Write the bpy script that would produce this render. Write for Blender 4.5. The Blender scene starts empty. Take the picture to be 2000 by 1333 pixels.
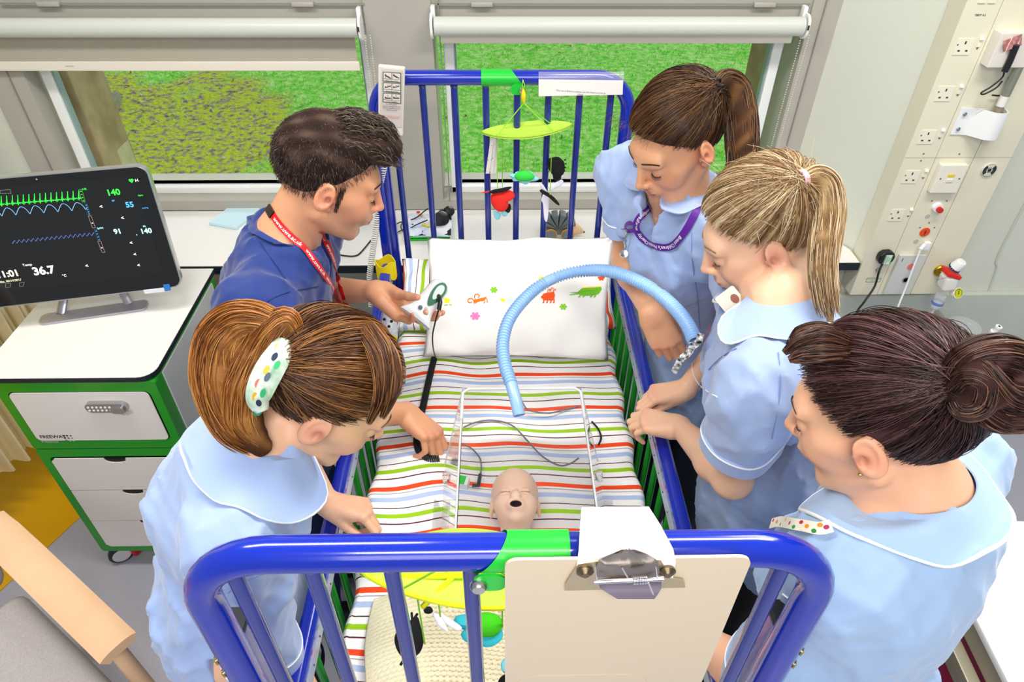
import bpy, bmesh, math, random
import numpy as np
from mathutils import Vector, Matrix, Quaternion
from mathutils.bvhtree import BVHTree
try:
    import openvdb as vdb
except ImportError:
    import pyopenvdb as vdb
rnd = random.Random(7)
nrs = np.random.RandomState(7)
R = math.radians
scn = bpy.context.scene
col = scn.collection

# ---------------------------------------------------------------- camera
CAM_LOC = Vector((0, 0, 2.2))
CAM_ROT = Matrix.Rotation(R(-1.3), 3, 'Z') @ Matrix.Rotation(R(50.0), 3, 'X') @ Matrix.Rotation(R(0.4), 3, 'Z')
FPX = 1333.0
cam_d = bpy.data.cameras.new('camera')
cam_d.sensor_width = 36.0
cam_d.lens = FPX / 2000.0 * 36.0
cam_d.clip_start = 0.05
cam_d.clip_end = 200
cam = bpy.data.objects.new('camera', cam_d)
cam.matrix_world = Matrix.Translation(CAM_LOC) @ CAM_ROT.to_4x4()
col.objects.link(cam)
scn.camera = cam

def P(u, v, x=None, y=None, z=None, t=None):
    """point of the room seen at photo position (u, v) and lying at the given world x, y or z"""
    d = CAM_ROT @ Vector(((u - 1000) / FPX, (666.5 - v) / FPX, -1.0))
    if x is not None: t = (x - CAM_LOC.x) / d.x
    elif y is not None: t = (y - CAM_LOC.y) / d.y
    elif z is not None: t = (z - CAM_LOC.z) / d.z
    return CAM_LOC + d * t

# ---------------------------------------------------------------- world, lights, exposure
world = bpy.data.worlds.new('world')
scn.world = world
world.use_nodes = True
wn = world.node_tree
wn.nodes.clear()
wo = wn.nodes.new('ShaderNodeOutputWorld')
wb = wn.nodes.new('ShaderNodeBackground')
wb.inputs['Color'].default_value = (0.86, 0.93, 1.0, 1)
wb.inputs['Strength'].default_value = 0.36
wn.links.new(wb.outputs[0], wo.inputs[0])

def area(name, loc, size, power, color=(1, 1, 1), rot=(0, 0, 0)):
    l = bpy.data.lights.new(name, 'AREA')
    l.shape = 'RECTANGLE'
    l.size, l.size_y = size
    l.energy = power
    l.color = color
    o = bpy.data.objects.new(name, l)
    o.location = loc
    o.rotation_euler = rot
    col.objects.link(o)
    return o
area('ceiling_light', (-0.9, 1.1, 2.95), (1.2, 0.3), 27, (1, 0.96, 0.90))
area('ceiling_light', (0.9, 1.1, 2.95), (1.2, 0.3), 30, (1, 0.96, 0.9))
area('ceiling_light', (0.0, -0.5, 2.95), (1.2, 0.3), 28, (1, 0.97, 0.93))
area('ceiling_light', (0.0, -1.6, 2.6), (1.6, 1.0), 26, (1, 0.98, 0.96), (R(50), 0, 0))
sun_d = bpy.data.lights.new('sun', 'SUN')
sun_d.energy = 1.5
sun_d.angle = R(24)
sun = bpy.data.objects.new('sun', sun_d)
sun.rotation_euler = (R(-35), R(42), 0)
sun.location = (0, 6, 5)
col.objects.link(sun)
scn.view_settings.view_transform = 'Standard'
scn.view_settings.look = 'None'
scn.view_settings.gamma = 1
scn.view_settings.exposure = 0.0
scn.view_settings.use_curve_mapping = False

# ---------------------------------------------------------------- materials
def srgb(h):
    if isinstance(h, str):
        c = [int(h[i:i + 2], 16) / 255 for i in (0, 2, 4)]
    else:
        c = h
    return tuple((x / 12.92 if x <= 0.04045 else ((x + 0.055) / 1.055) ** 2.4) for x in c)
MATS = {}
def mat(name, color='ffffff', rough=0.5, metal=0.0, bump=0.0, bscale=200.0, var=0.0, vscale=8.0, var2=None,
        trans=0.0, ior=1.45, alpha=1.0, coat=0.0, sss=0.0, emit=None, estr=0.0, attr=False, spec=0.5, aniso=None, sheen=0.0, tspace='Object'):
    if name in MATS: return MATS[name]
    m = bpy.data.materials.new(name)
    m.use_nodes = True
    nt = m.node_tree
    b = nt.nodes['Principled BSDF']
    c = srgb(color)
    b.inputs['Base Color'].default_value = (*c, 1)
    b.inputs['Roughness'].default_value = rough
    b.inputs['Metallic'].default_value = metal
    b.inputs['IOR'].default_value = ior
    b.inputs['Transmission Weight'].default_value = trans
    b.inputs['Alpha'].default_value = alpha
    b.inputs['Coat Weight'].default_value = coat
    b.inputs['Coat Roughness'].default_value = 0.08
    b.inputs['Specular IOR Level'].default_value = spec
    b.inputs['Sheen Weight'].default_value = sheen
    if sss:
        b.inputs['Subsurface Weight'].default_value = sss
        b.inputs['Subsurface Radius'].default_value = (1.0, 0.35, 0.2)
        b.inputs['Subsurface Scale'].default_value = 0.008
    if emit:
        b.inputs['Emission Color'].default_value = (*srgb(emit), 1)
        b.inputs['Emission Strength'].default_value = estr
    L = nt.links.new
    tc = nt.nodes.new('ShaderNodeTexCoord')
    mp = nt.nodes.new('ShaderNodeMapping')
    L(tc.outputs[tspace], mp.inputs[0])
    if aniso: mp.inputs['Scale'].default_value = aniso
    src = None
    if attr:
        at = nt.nodes.new('ShaderNodeAttribute')
        at.attribute_name = 'Col'
        src = at.outputs['Color']
    if var > 0:
        n = nt.nodes.new('ShaderNodeTexNoise')
        n.inputs['Scale'].default_value = vscale
        n.inputs['Detail'].default_value = 4
        L(mp.outputs[0], n.inputs['Vector'])
        mx = nt.nodes.new('ShaderNodeMix')
        mx.data_type = 'RGBA'
        if var2:
            mx.inputs[7].default_value = (*srgb(var2), 1)
        else:
            mx.inputs[7].default_value = (*[x * 0.6 for x in c], 1)
        if src: L(src, mx.inputs[6])
        else: mx.inputs[6].default_value = (*c, 1)
        rmp = nt.nodes.new('ShaderNodeMapRange')
        rmp.inputs[1].default_value = 0.35
        rmp.inputs[2].default_value = 0.65
        rmp.inputs[4].default_value = var
        L(n.outputs[0], rmp.inputs[0])
        L(rmp.outputs[0], mx.inputs[0])
        src = mx.outputs[2]
    if src: L(src, b.inputs['Base Color'])
    if bump > 0:
        n2 = nt.nodes.new('ShaderNodeTexNoise')
        n2.inputs['Scale'].default_value = bscale
        n2.inputs['Detail'].default_value = 3
        L(mp.outputs[0], n2.inputs['Vector'])
        bp = nt.nodes.new('ShaderNodeBump')
        bp.inputs['Strength'].default_value = bump
        bp.inputs['Distance'].default_value = 0.002
        L(n2.outputs[0], bp.inputs['Height'])
        L(bp.outputs[0], b.inputs['Normal'])
    MATS[name] = m
    return m

# ---------------------------------------------------------------- object helpers
def link(o, parent=None):
    col.objects.link(o)
    if parent is not None:
        o.parent = parent
        o.matrix_parent_inverse = Matrix.Identity(4)
    return o
def tag(o, label=None, cat=None, group=None, kind=None):
    if label: o['label'] = label
    if cat: o['category'] = cat
    if group: o['group'] = group
    if kind: o['kind'] = kind
    return o
def thing(name, label, cat, loc=(0, 0, 0), group=None):
    """an Empty at the base of a thing; its parts are built in world coordinates and hung on it"""
    o = bpy.data.objects.new(name, None)
    o.location = loc
    o.empty_display_size = 0.05
    col.objects.link(o)
    return tag(o, label, cat, group)
def ploc(parent):
    l = Vector((0, 0, 0))
    while parent is not None:
        l += parent.location
        parent = parent.parent
    return l
def make(name, verts, faces, m, parent=None, smooth=True, origin=None, wn=False, sharp=None, colors=None, uvs=None, kind=None, fmat=None):
    """ONE mesh object from world-space vertices (origin is moved to the middle of its base)"""
    v = np.asarray(verts, dtype=np.float64).reshape(-1, 3)
    if origin is None:
        lo, hi = v.min(0), v.max(0)
        origin = np.array([(lo[0] + hi[0]) / 2, (lo[1] + hi[1]) / 2, lo[2]])
    origin = np.asarray(origin, dtype=np.float64)
    me = bpy.data.meshes.new(name)
    if isinstance(faces, np.ndarray):
        k = faces.shape[1]
        me.vertices.add(len(v)); me.vertices.foreach_set('co', (v - origin).astype(np.float32).ravel())
        me.loops.add(faces.size); me.loops.foreach_set('vertex_index', faces.astype(np.int32).ravel())
        me.polygons.add(len(faces)); me.polygons.foreach_set('loop_start', np.arange(0, faces.size, k, dtype=np.int32))
        me.update(calc_edges=True)
    else:
        me.from_pydata((v - origin).tolist(), [], faces)
    for mm in (m if isinstance(m, (list, tuple)) else [m]): me.materials.append(mm)
    if fmat is not None: me.polygons.foreach_set('material_index', np.asarray(fmat, dtype=np.int32))
    if smooth: me.polygons.foreach_set('use_smooth', [True] * len(me.polygons))
    if smooth and sharp: me.set_sharp_from_angle(angle=R(sharp))
    if colors is not None:
        a = me.color_attributes.new('Col', 'FLOAT_COLOR', 'POINT')
        c = np.ones((len(v), 4), dtype=np.float32); c[:, :3] = colors
        a.data.foreach_set('color', c.ravel())
    if uvs is not None:
        ul = me.uv_layers.new(name='UVMap')
        li = np.empty(len(me.loops), dtype=np.int32); me.loops.foreach_get('vertex_index', li)
        ul.data.foreach_set('uv', np.asarray(uvs, dtype=np.float32)[li].ravel())
    me.update()
    o = bpy.data.objects.new(name, me)
    o.location = Vector(origin) - ploc(parent)
    link(o, parent)
    if wn:
        w = o.modifiers.new('wn', 'WEIGHTED_NORMAL'); w.keep_sharp = True
    if kind: o['kind'] = kind
    return o

def frames(pts, closed=False, up=None):
    pts = [Vector(p) for p in pts]
    n = len(pts)
    T = []
    for i in range(n):
        a = pts[(i - 1) % n] if (closed or i > 0) else pts[i]
        b = pts[(i + 1) % n] if (closed or i < n - 1) else pts[i]
        t = (b - a)
        T.append(t.normalized() if t.length > 1e-9 else Vector((0, 0, 1)))
    N = Vector(up) if up is not None else (Vector((0, 0, 1)) if abs(T[0].z) < 0.9 else Vector((1, 0, 0)))
    out = []
    N = (N - T[0] * N.dot(T[0])).normalized()
    for i in range(n):
        if up is not None:
            u = Vector(up)
            Ni = u - T[i] * u.dot(T[i])
            if Ni.length > 1e-4: N = Ni.normalized()
        else:
            N = (N - T[i] * N.dot(T[i])).normalized()
        out.append((pts[i], T[i], N, T[i].cross(N)))
    return out
def spline(ctrl, n=8, closed=False):
    """Catmull-Rom through the control points"""
    c = [Vector(p) for p in ctrl]
    m = len(c)
    out = []
    rng = m if closed else m - 1
    for i in range(rng):
        p0 = c[(i - 1) % m] if (closed or i > 0) else c[0] * 2 - c[1]
        p1, p2 = c[i], c[(i + 1) % m]
        p3 = c[(i + 2) % m] if (closed or i < m - 2) else c[m - 1] * 2 - c[m - 2]
        for k in range(n):
            t = k / n
            out.append(0.5 * ((2 * p1) + (p2 - p0) * t + (2 * p0 - 5 * p1 + 4 * p2 - p3) * t * t + (3 * p1 - p0 - 3 * p2 + p3) * t ** 3))
    if not closed: out.append(c[-1])
    return out
def lerp(a, b, t): return a + (b - a) * t

class G:
    """collects shapes that become one mesh object"""
    def __init__(s): s.v = []; s.f = []; s.fm = []; s.mi = 0
    def add(s, v, f):
        o = len(s.v)
        s.v += [tuple(p) for p in v]
        s.f += [tuple(i + o for i in q) for q in f]
        s.fm += [s.mi] * len(f)
        return s
    def box(s, c, size, r=0.0, n=2, M=None):
        c = Vector(c); h = Vector(size) / 2
        M = M or Matrix.Identity(3)
        r = min(r, h.x * .999, h.y * .999, h.z * .999)
        if r <= 0:
            v = [c + M @ Vector((sx * h.x, sy * h.y, sz * h.z)) for sz in (-1, 1) for sy in (-1, 1) for sx in (-1, 1)]
            return s.add(v, [(0, 2, 3, 1), (4, 5, 7, 6), (0, 1, 5, 4), (2, 6, 7, 3), (0, 4, 6, 2), (1, 3, 7, 5)])
        lon = [(q * 90 + 90 * k / n, (1 if q in (0, 3) else -1), (1 if q in (0, 1) else -1)) for q in range(4) for k in range(n + 1)]
        lat = [(-90 + 90 * k / n, -1) for k in range(n + 1)] + [(90 * k / n, 1) for k in range(n + 1)]
        lat = lat[0:]
        v = []; m = len(lon)
        for la, sz in lat:
            for lo, sx, sy in lon:
                d = Vector((math.cos(R(la)) * math.cos(R(lo)), math.cos(R(la)) * math.sin(R(lo)), math.sin(R(la))))
                v.append(c + M @ Vector((sx * (h.x - r) + d.x * r, sy * (h.y - r) + d.y * r, sz * (h.z - r) + d.z * r)))
        f = []
        k0, k1 = 0, len(lat) - 1
        # poles collapse to four corners: replace first/last rings by quads
        cor = [0, n + 1, 2 * (n + 1), 3 * (n + 1)]
        for j in range(len(lat) - 1):
            for i in range(m):
                a, b = j * m + i, j * m + (i + 1) % m
                q = (a, b, b + m, a + m)
                if (j == 0 or j == len(lat) - 2):
                    e = q[0] if j == 0 else q[3]
                    if (i % (n + 1)) < n:   # corner fan: degenerate edge at pole ring
                        q = (a, b + m, a + m) if j == 0 else (a, b, a + m)
                        # collapse
                        corner = (i // (n + 1)) * (n + 1) + (0 if j == 0 else (j + 1) * m)
                        q = (corner, b + m, a + m) if j == 0 else (a, b, corner)
                    else:
                        nxt = ((i // (n + 1)) + 1) % 4 * (n + 1)
                        cu = (i // (n + 1)) * (n + 1)
                        if j == 0: q = (cu, nxt, b + m, a + m)
                        else: q = (a, b, (j + 1) * m + nxt, (j + 1) * m + cu)
                f.append(q)
        f.append(tuple(reversed(cor)))
        f.append(tuple(k1 * m + i for i in cor))
        used = sorted({i for q in f for i in q}); mp = {a: b for b, a in enumerate(used)}
        return s.add([v[i] for i in used], [tuple(mp[i] for i in q) for q in f])
    def tube(s, pts, r, seg=10, closed=False, caps=True, up=None, flat=1.0, rs=None):
        fr = frames(pts, closed, up)
        n = len(fr); v = []
        for i, (p, t, a, b) in enumerate(fr):
            ri = rs[i] if rs is not None else r
            for k in range(seg):
                an = 2 * math.pi * k / seg
                v.append(p + a * (math.cos(an) * ri) + b * (math.sin(an) * ri * flat))
        f = []
        for i in range(n if closed else n - 1):
            for k in range(seg):
                a0 = i * seg + k; a1 = i * seg + (k + 1) % seg
                b0 = ((i + 1) % n) * seg + k; b1 = ((i + 1) % n) * seg + (k + 1) % seg
                f.append((a0, a1, b1, b0))
        if caps and not closed:
            f.append(tuple(reversed(range(seg)))); f.append(tuple((n - 1) * seg + k for k in range(seg)))
        return s.add(v, f)
    def lathe(s, prof, c, axis=(0, 0, 1), seg=24, cap=True):
        """prof: list of (radius, height) along axis from c"""
        c = Vector(c); q = Vector((0, 0, 1)).rotation_difference(Vector(axis).normalized())
        v = []
        for r, h in prof:
            for k in range(seg):
                a = 2 * math.pi * k / seg
                v.append(c + q @ Vector((r * math.cos(a), r * math.sin(a), h)))
        f = []
        for i in range(len(prof) - 1):
            for k in range(seg):
                a0 = i * seg + k; a1 = i * seg + (k + 1) % seg
                f.append((a0, a1, a1 + seg, a0 + seg))
        if cap:
            f.append(tuple(reversed(range(seg)))); f.append(tuple((len(prof) - 1) * seg + k for k in range(seg)))
        return s.add(v, f)
    def prism(s, poly, M, th, both=True):
        """2-D outline (counter-clockwise) placed by 4x4 M, extruded th along its z"""
        n = len(poly)
        v = [M @ Vector((x, y, 0)) for x, y in poly] + [M @ Vector((x, y, th)) for x, y in poly]
        f = [tuple(reversed(range(n))), tuple(range(n, 2 * n))]
        for i in range(n):
            j = (i + 1) % n
            f.append((i, j, j + n, i + n))
        return s.add(v, f)
    def sheet(s, grid, th=0.0, nrm=None):
        """grid[i][j] of points; th>0 gives it thickness downwards along the local normal"""
        a = np.array([[tuple(p) for p in row] for row in grid], dtype=float)
        ni, nj = a.shape[:2]
        du = np.gradient(a, axis=0); dv = np.gradient(a, axis=1)
        nn = np.cross(du, dv); nn /= np.linalg.norm(nn, axis=2, keepdims=True) + 1e-12
        f = []
        idx = lambda i, j, k=0: k * ni * nj + i * nj + j
        for i in range(ni - 1):
            for j in range(nj - 1):
                f.append((idx(i, j), idx(i + 1, j), idx(i + 1, j + 1), idx(i, j + 1)))
        v = a.reshape(-1, 3)
        if th:
            b = (a - nn * th).reshape(-1, 3)
            v = np.vstack([v, b])
            for i in range(ni - 1):
                for j in range(nj - 1):
                    f.append((idx(i, j, 1), idx(i, j + 1, 1), idx(i + 1, j + 1, 1), idx(i + 1, j, 1)))
            for i in range(ni - 1):
                f.append((idx(i, 0), idx(i, 0, 1), idx(i + 1, 0, 1), idx(i + 1, 0)))
                f.append((idx(i, nj - 1), idx(i + 1, nj - 1), idx(i + 1, nj - 1, 1), idx(i, nj - 1, 1)))
            for j in range(nj - 1):
                f.append((idx(0, j), idx(0, j + 1), idx(0, j + 1, 1), idx(0, j, 1)))
                f.append((idx(ni - 1, j), idx(ni - 1, j, 1), idx(ni - 1, j + 1, 1), idx(ni - 1, j + 1)))
        return s.add(v.tolist(), f)
    def build(s, name, m, parent=None, smooth=True, sharp=35, wn=False, **k):
        return make(name, s.v, s.f, m, parent, smooth=smooth, sharp=sharp, wn=wn, fmat=s.fm if isinstance(m, (list, tuple)) else None, **k)

def text(name, body, M, size, m, parent=None, align='CENTER', th=0.0, bold=0.0, shear=0.0):
    c = bpy.data.curves.new(name, 'FONT')
    c.body = body; c.size = size; c.align_x = align; c.align_y = 'CENTER'
    c.extrude = th; c.offset = bold; c.shear = shear; c.resolution_u = 3
    t = bpy.data.objects.new(name, c)
    col.objects.link(t)
    bpy.context.view_layer.update()
    me = bpy.data.meshes.new_from_object(t)
    bpy.data.objects.remove(t); bpy.data.curves.remove(c)
    vs = np.empty(len(me.vertices) * 3); me.vertices.foreach_get('co', vs)
    vs = vs.reshape(-1, 3)
    fs = [tuple(p.vertices) for p in me.polygons]
    bpy.data.meshes.remove(me)
    if not fs: return None
    w = [M @ Vector(p) for p in vs]
    return make(name, [tuple(p) for p in w], fs, m, parent, smooth=False)
def frame(origin, xa, ya):
    """4x4 with x axis xa, y axis ~ya at origin"""
    x = Vector(xa).normalized(); z = x.cross(Vector(ya)).normalized(); y = z.cross(x)
    M = Matrix((x, y, z)).transposed().to_4x4(); M.translation = Vector(origin)
    return M
def rrect(w, h, r, n=5, cx=0, cy=0):
    out = []
    for sx, sy, a0 in ((1, -1, -90), (1, 1, 0), (-1, 1, 90), (-1, -1, 180)):
        for k in range(n + 1):
            a = R(a0 + 90 * k / n)
            out.append((cx + sx * (w / 2 - r) + r * math.cos(a), cy + sy * (h / 2 - r) + r * math.sin(a)))
    return out
def circ(r, n=24, cx=0, cy=0, ry=None): return [(cx + r * math.cos(2 * math.pi * k / n), cy + (ry or r) * math.sin(2 * math.pi * k / n)) for k in range(n)]
# ---------------------------------------------------------------- smooth solid modelling on a grid
class SDF:
    def __init__(s, lo, hi, res):
        s.res = res; s.lo = np.array(lo, float); n = np.ceil((np.array(hi) - s.lo) / res).astype(int) + 1
        s.n = n; s.a = np.full(n, 0.05, dtype=np.float32)
    def win(s, lo, hi, pad):
        i0 = np.maximum(0, np.floor((np.array(lo) - pad - s.lo) / s.res).astype(int)); i1 = np.minimum(s.n, np.ceil((np.array(hi) + pad - s.lo) / s.res).astype(int) + 1)
        if np.any(i1 <= i0): return None
        ax = [(s.lo[k] + np.arange(i0[k], i1[k]) * s.res).astype(np.float32) for k in range(3)]
        return (slice(i0[0], i1[0]), slice(i0[1], i1[1]), slice(i0[2], i1[2])), ax[0][:, None, None], ax[1][None, :, None], ax[2][None, None, :]
    def comb(s, sl, d, k, op):
        c = s.a[sl]
        if op == 'sub': d = -d
        if op == 'add':
            if k > 0: h = np.maximum(k - np.abs(c - d), 0) / k; s.a[sl] = np.minimum(c, d) - h * h * k * 0.25
            else: s.a[sl] = np.minimum(c, d)
        else:
            if k > 0: h = np.maximum(k - np.abs(c - d), 0) / k; s.a[sl] = np.maximum(c, d) + h * h * k * 0.25
            else: s.a[sl] = np.maximum(c, d)
    def cap(s, p, q, r1, r2=None, k=0.01, op='add', flat=None):
        p = np.array(p, float); q = np.array(q, float); r2 = r1 if r2 is None else r2
        w = s.win(np.minimum(p, q), np.maximum(p, q), max(r1, r2) + k + 0.01)
        if w is None: return
        sl, X, Y, Z = w; ba = q - p; L2 = float(ba @ ba) + 1e-12
        px, py, pz = X - p[0], Y - p[1], Z - p[2]
        h = np.clip((px * ba[0] + py * ba[1] + pz * ba[2]) / L2, 0, 1)
        d = np.sqrt((px - ba[0] * h) ** 2 + (py - ba[1] * h) ** 2 + (pz - ba[2] * h) ** 2) - (r1 + (r2 - r1) * h)
        s.comb(sl, d, k, op)
    def ell(s, c, r, k=0.01, op='add', rot=None):
        c = np.array(c, float); r = np.array(r, float); m = r.max()
        w = s.win(c - m, c + m, k + 0.01)
        if w is None: return
        sl, X, Y, Z = w; x, y, z = X - c[0], Y - c[1], Z - c[2]
        if rot is not None:
            M = np.array(rot)      # columns = local axes in world
            x, y, z = (x * M[0, 0] + y * M[1, 0] + z * M[2, 0], x * M[0, 1] + y * M[1, 1] + z * M[2, 1], x * M[0, 2] + y * M[1, 2] + z * M[2, 2])
        k0 = np.sqrt((x / r[0]) ** 2 + (y / r[1]) ** 2 + (z / r[2]) ** 2); k1 = np.sqrt((x / r[0] ** 2) ** 2 + (y / r[1] ** 2) ** 2 + (z / r[2] ** 2) ** 2) + 1e-9
        s.comb(sl, k0 * (k0 - 1) / k1, k, op)
    def plane(s, p, n, k=0.0, lo=None, hi=None):
        """cut away everything on the side the normal points to (inside the window lo..hi)"""
        w = s.win(lo if lo is not None else s.lo, hi if hi is not None else s.lo + s.n * s.res, 0)
        if w is None: return
        sl, X, Y, Z = w; n = np.array(n, float); n /= np.linalg.norm(n)
        d = (X - p[0]) * n[0] + (Y - p[1]) * n[1] + (Z - p[2]) * n[2]
        c = s.a[sl]
        if k > 0: h = np.maximum(k - np.abs(c - d), 0) / k; s.a[sl] = np.maximum(c, d) + h * h * k * 0.25
        else: s.a[sl] = np.maximum(c, d)
    def noise(s, amp, freq, seed=0, n=10, aniso=(1, 1, 1), ridge=False):
        rs = np.random.RandomState(seed)
        X = (s.lo[0] + np.arange(s.n[0]) * s.res).astype(np.float32)[:, None, None]; Y = (s.lo[1] + np.arange(s.n[1]) * s.res).astype(np.float32)[None, :, None]; Z = (s.lo[2] + np.arange(s.n[2]) * s.res).astype(np.float32)[None, None, :]
        m = np.abs(s.a) < 0.03
        idx = np.nonzero(m); x, y, z = X[idx[0], 0, 0], Y[0, idx[1], 0], Z[0, 0, idx[2]]
        t = np.zeros(len(x), dtype=np.float32)
        wx = 0.15 * np.sin(9 * y + 5 * z) / 6; 
        for i in range(n):
            d = rs.normal(size=3); d /= np.linalg.norm(d); f = freq * rs.uniform(0.6, 1.7); ph = rs.uniform(0, 6.28)
            v = np.sin(f * ((x + wx) * d[0] * aniso[0] + y * d[1] * aniso[1] + z * d[2] * aniso[2]) + ph + 1.5 * np.sin(f * 0.4 * (x * d[1] + y * d[2] + z * d[0])))
            t += (1 - np.abs(v)) ** 2 - 0.3 if ridge else v
        s.a[idx] -= amp * t / n * 2
    def mesh(s):
        g = vdb.FloatGrid(0.05); g.copyFromArray(s.a); g.transform = vdb.createLinearTransform(voxelSize=s.res)
        P_, T_, Q_ = g.convertToPolygons(isovalue=0.0, adaptivity=0.0)
        P_ = np.asarray(P_, dtype=np.float64) + s.lo
        Q_ = np.asarray(Q_, dtype=np.int64)[:, ::-1]
        # keep the large connected pieces only is not needed: shapes are solid
        return P_, Q_
def largest(v, f):
    """drop loose scraps, keep the biggest connected piece"""
    lab = np.arange(len(v))
    for _ in range(400):
        m = lab[f].min(1); new = lab.copy()
        for k in range(4): np.minimum.at(new, f[:, k], m)
        new = new[new]
        if (new == lab).all(): break
        lab = new
    u, c = np.unique(lab, return_counts=True); keep = lab == u[c.argmax()]; mp = np.cumsum(keep) - 1
    return v[keep], mp[f[keep[f[:, 0]]]]
def join(meshes):
    V, Fq, o = [], [], 0
    for v, f in meshes: V.append(v); Fq.append(f + o); o += len(v)
    return np.vstack(V), np.vstack(Fq)
def relax(v, f, it=2, w=0.5):
    """light smoothing of a quad mesh"""
    e = np.vstack([f[:, [0, 1]], f[:, [1, 2]], f[:, [2, 3]], f[:, [3, 0]]])
    for _ in range(it):
        acc = np.zeros_like(v); cnt = np.zeros(len(v))
        np.add.at(acc, e[:, 0], v[e[:, 1]]); np.add.at(acc, e[:, 1], v[e[:, 0]]); np.add.at(cnt, e[:, 0], 1); np.add.at(cnt, e[:, 1], 1)
        v = v + w * (acc / np.maximum(cnt, 1)[:, None] - v)
    return v
# ================================================================ the room
M_WALL = mat('wall_paint', 'dfe2d2', 0.55, bump=0.05, bscale=300, var=0.15, vscale=1.5, var2='d8dcca')
M_FRAME = mat('window_grey_paint', 'b3afa5', 0.4, var=0.12, vscale=3)
M_UPVC = mat('white_plastic', 'f4f6f4', 0.3)
M_BLACKEDGE = mat('dark_laminate_edge', '16222a', 0.5)
M_WORKTOP = mat('white_laminate', 'f3f1ec', 0.25)
WY = 2.38     # room face of the window wall
FZ = 0.0
# floor
fm = mat('grey_lino', 'b9b8c6', 0.28, bump=0.04, bscale=60, var=0.25, vscale=90, var2='c8c7d2')
ym = mat('yellow_lino', 'f2b400', 0.3, var=0.2, vscale=90, var2='f6bf1c')
g = G(); g.box((0, 1.0, -0.05), (7, 6, 0.1)); fl = g.build('floor', fm, smooth=False); fl['kind'] = 'structure'
# yellow inlay of the floor, under the curtain on the left
e0 = P(75, 1087, z=0.0); e1 = P(155, 1013, z=0.0)
dv_ = (e1 - e0).normalized(); nv_ = Vector((-dv_.y, dv_.x, 0))
a = e0 - dv_ * 2.2; b = e0 + dv_ * 1.2
pl = [a, b, b + nv_ * 1.8, a + nv_ * 1.8]
g = G(); n = len(pl)
g.add([(p.x, p.y, 0.0005) for p in pl] + [(p.x, p.y, 0.003) for p in pl], [(3, 2, 1, 0), (4, 5, 6, 7), (0, 1, 5, 4), (1, 2, 6, 5), (2, 3, 7, 6), (3, 0, 4, 7)])
yo = g.build('floor_inlay', ym, fl, smooth=False); yo['label'] = 'yellow lino inlay'

def wall_boxes(name, boxes, m):
    g = G()
    for c, s in boxes: g.box(c, s)
    o = g.build(name, m, smooth=False); o['kind'] = 'structure'; return o
W1 = (-1.60, -0.43); W2 = (-0.215, 1.02); ZB, ZT = 0.925, 1.585
wt = 0.16
# window wall: built around the two openings
g = G()
def bx(x0, x1, z0, z1, y0=WY, y1=WY + wt): g.box(((x0 + x1) / 2, (y0 + y1) / 2, (z0 + z1) / 2), (x1 - x0, y1 - y0, z1 - z0))
bx(-3.4, W1[0] - 0.13, 0, 2.7); bx(W1[0] - 0.13, 1.13, 0, 0.9); bx(W1[0] - 0.13, 1.13, 2.3, 2.7)
o = g.build('wall_back', M_WALL, smooth=False); o['kind'] = 'structure'
# painted grey frame post between the windows and surrounds
g = G()
bx(W1[0] - 0.13, W1[0], 0.9, 2.3, WY - 0.01, WY + wt); bx(W1[1], W2[0], 0.9, 2.3, WY - 0.01, WY + wt); bx(W2[1], 1.13, 0.9, 2.3, WY - 0.01, WY + wt)
bx(W1[0] - 0.13, 1.13, 0.885, ZB, WY - 0.012, WY + wt - 0.03)
bx(W1[0], W1[1], 1.56, 2.3, WY + 0.0, WY + wt); bx(W2[0], W2[1], 1.56, 2.3, WY + 0.0, WY + wt)
o = g.build('trim_1', M_FRAME, smooth=False, ); o['kind'] = 'structure'; o['label'] = 'grey painted window surround'
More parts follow.
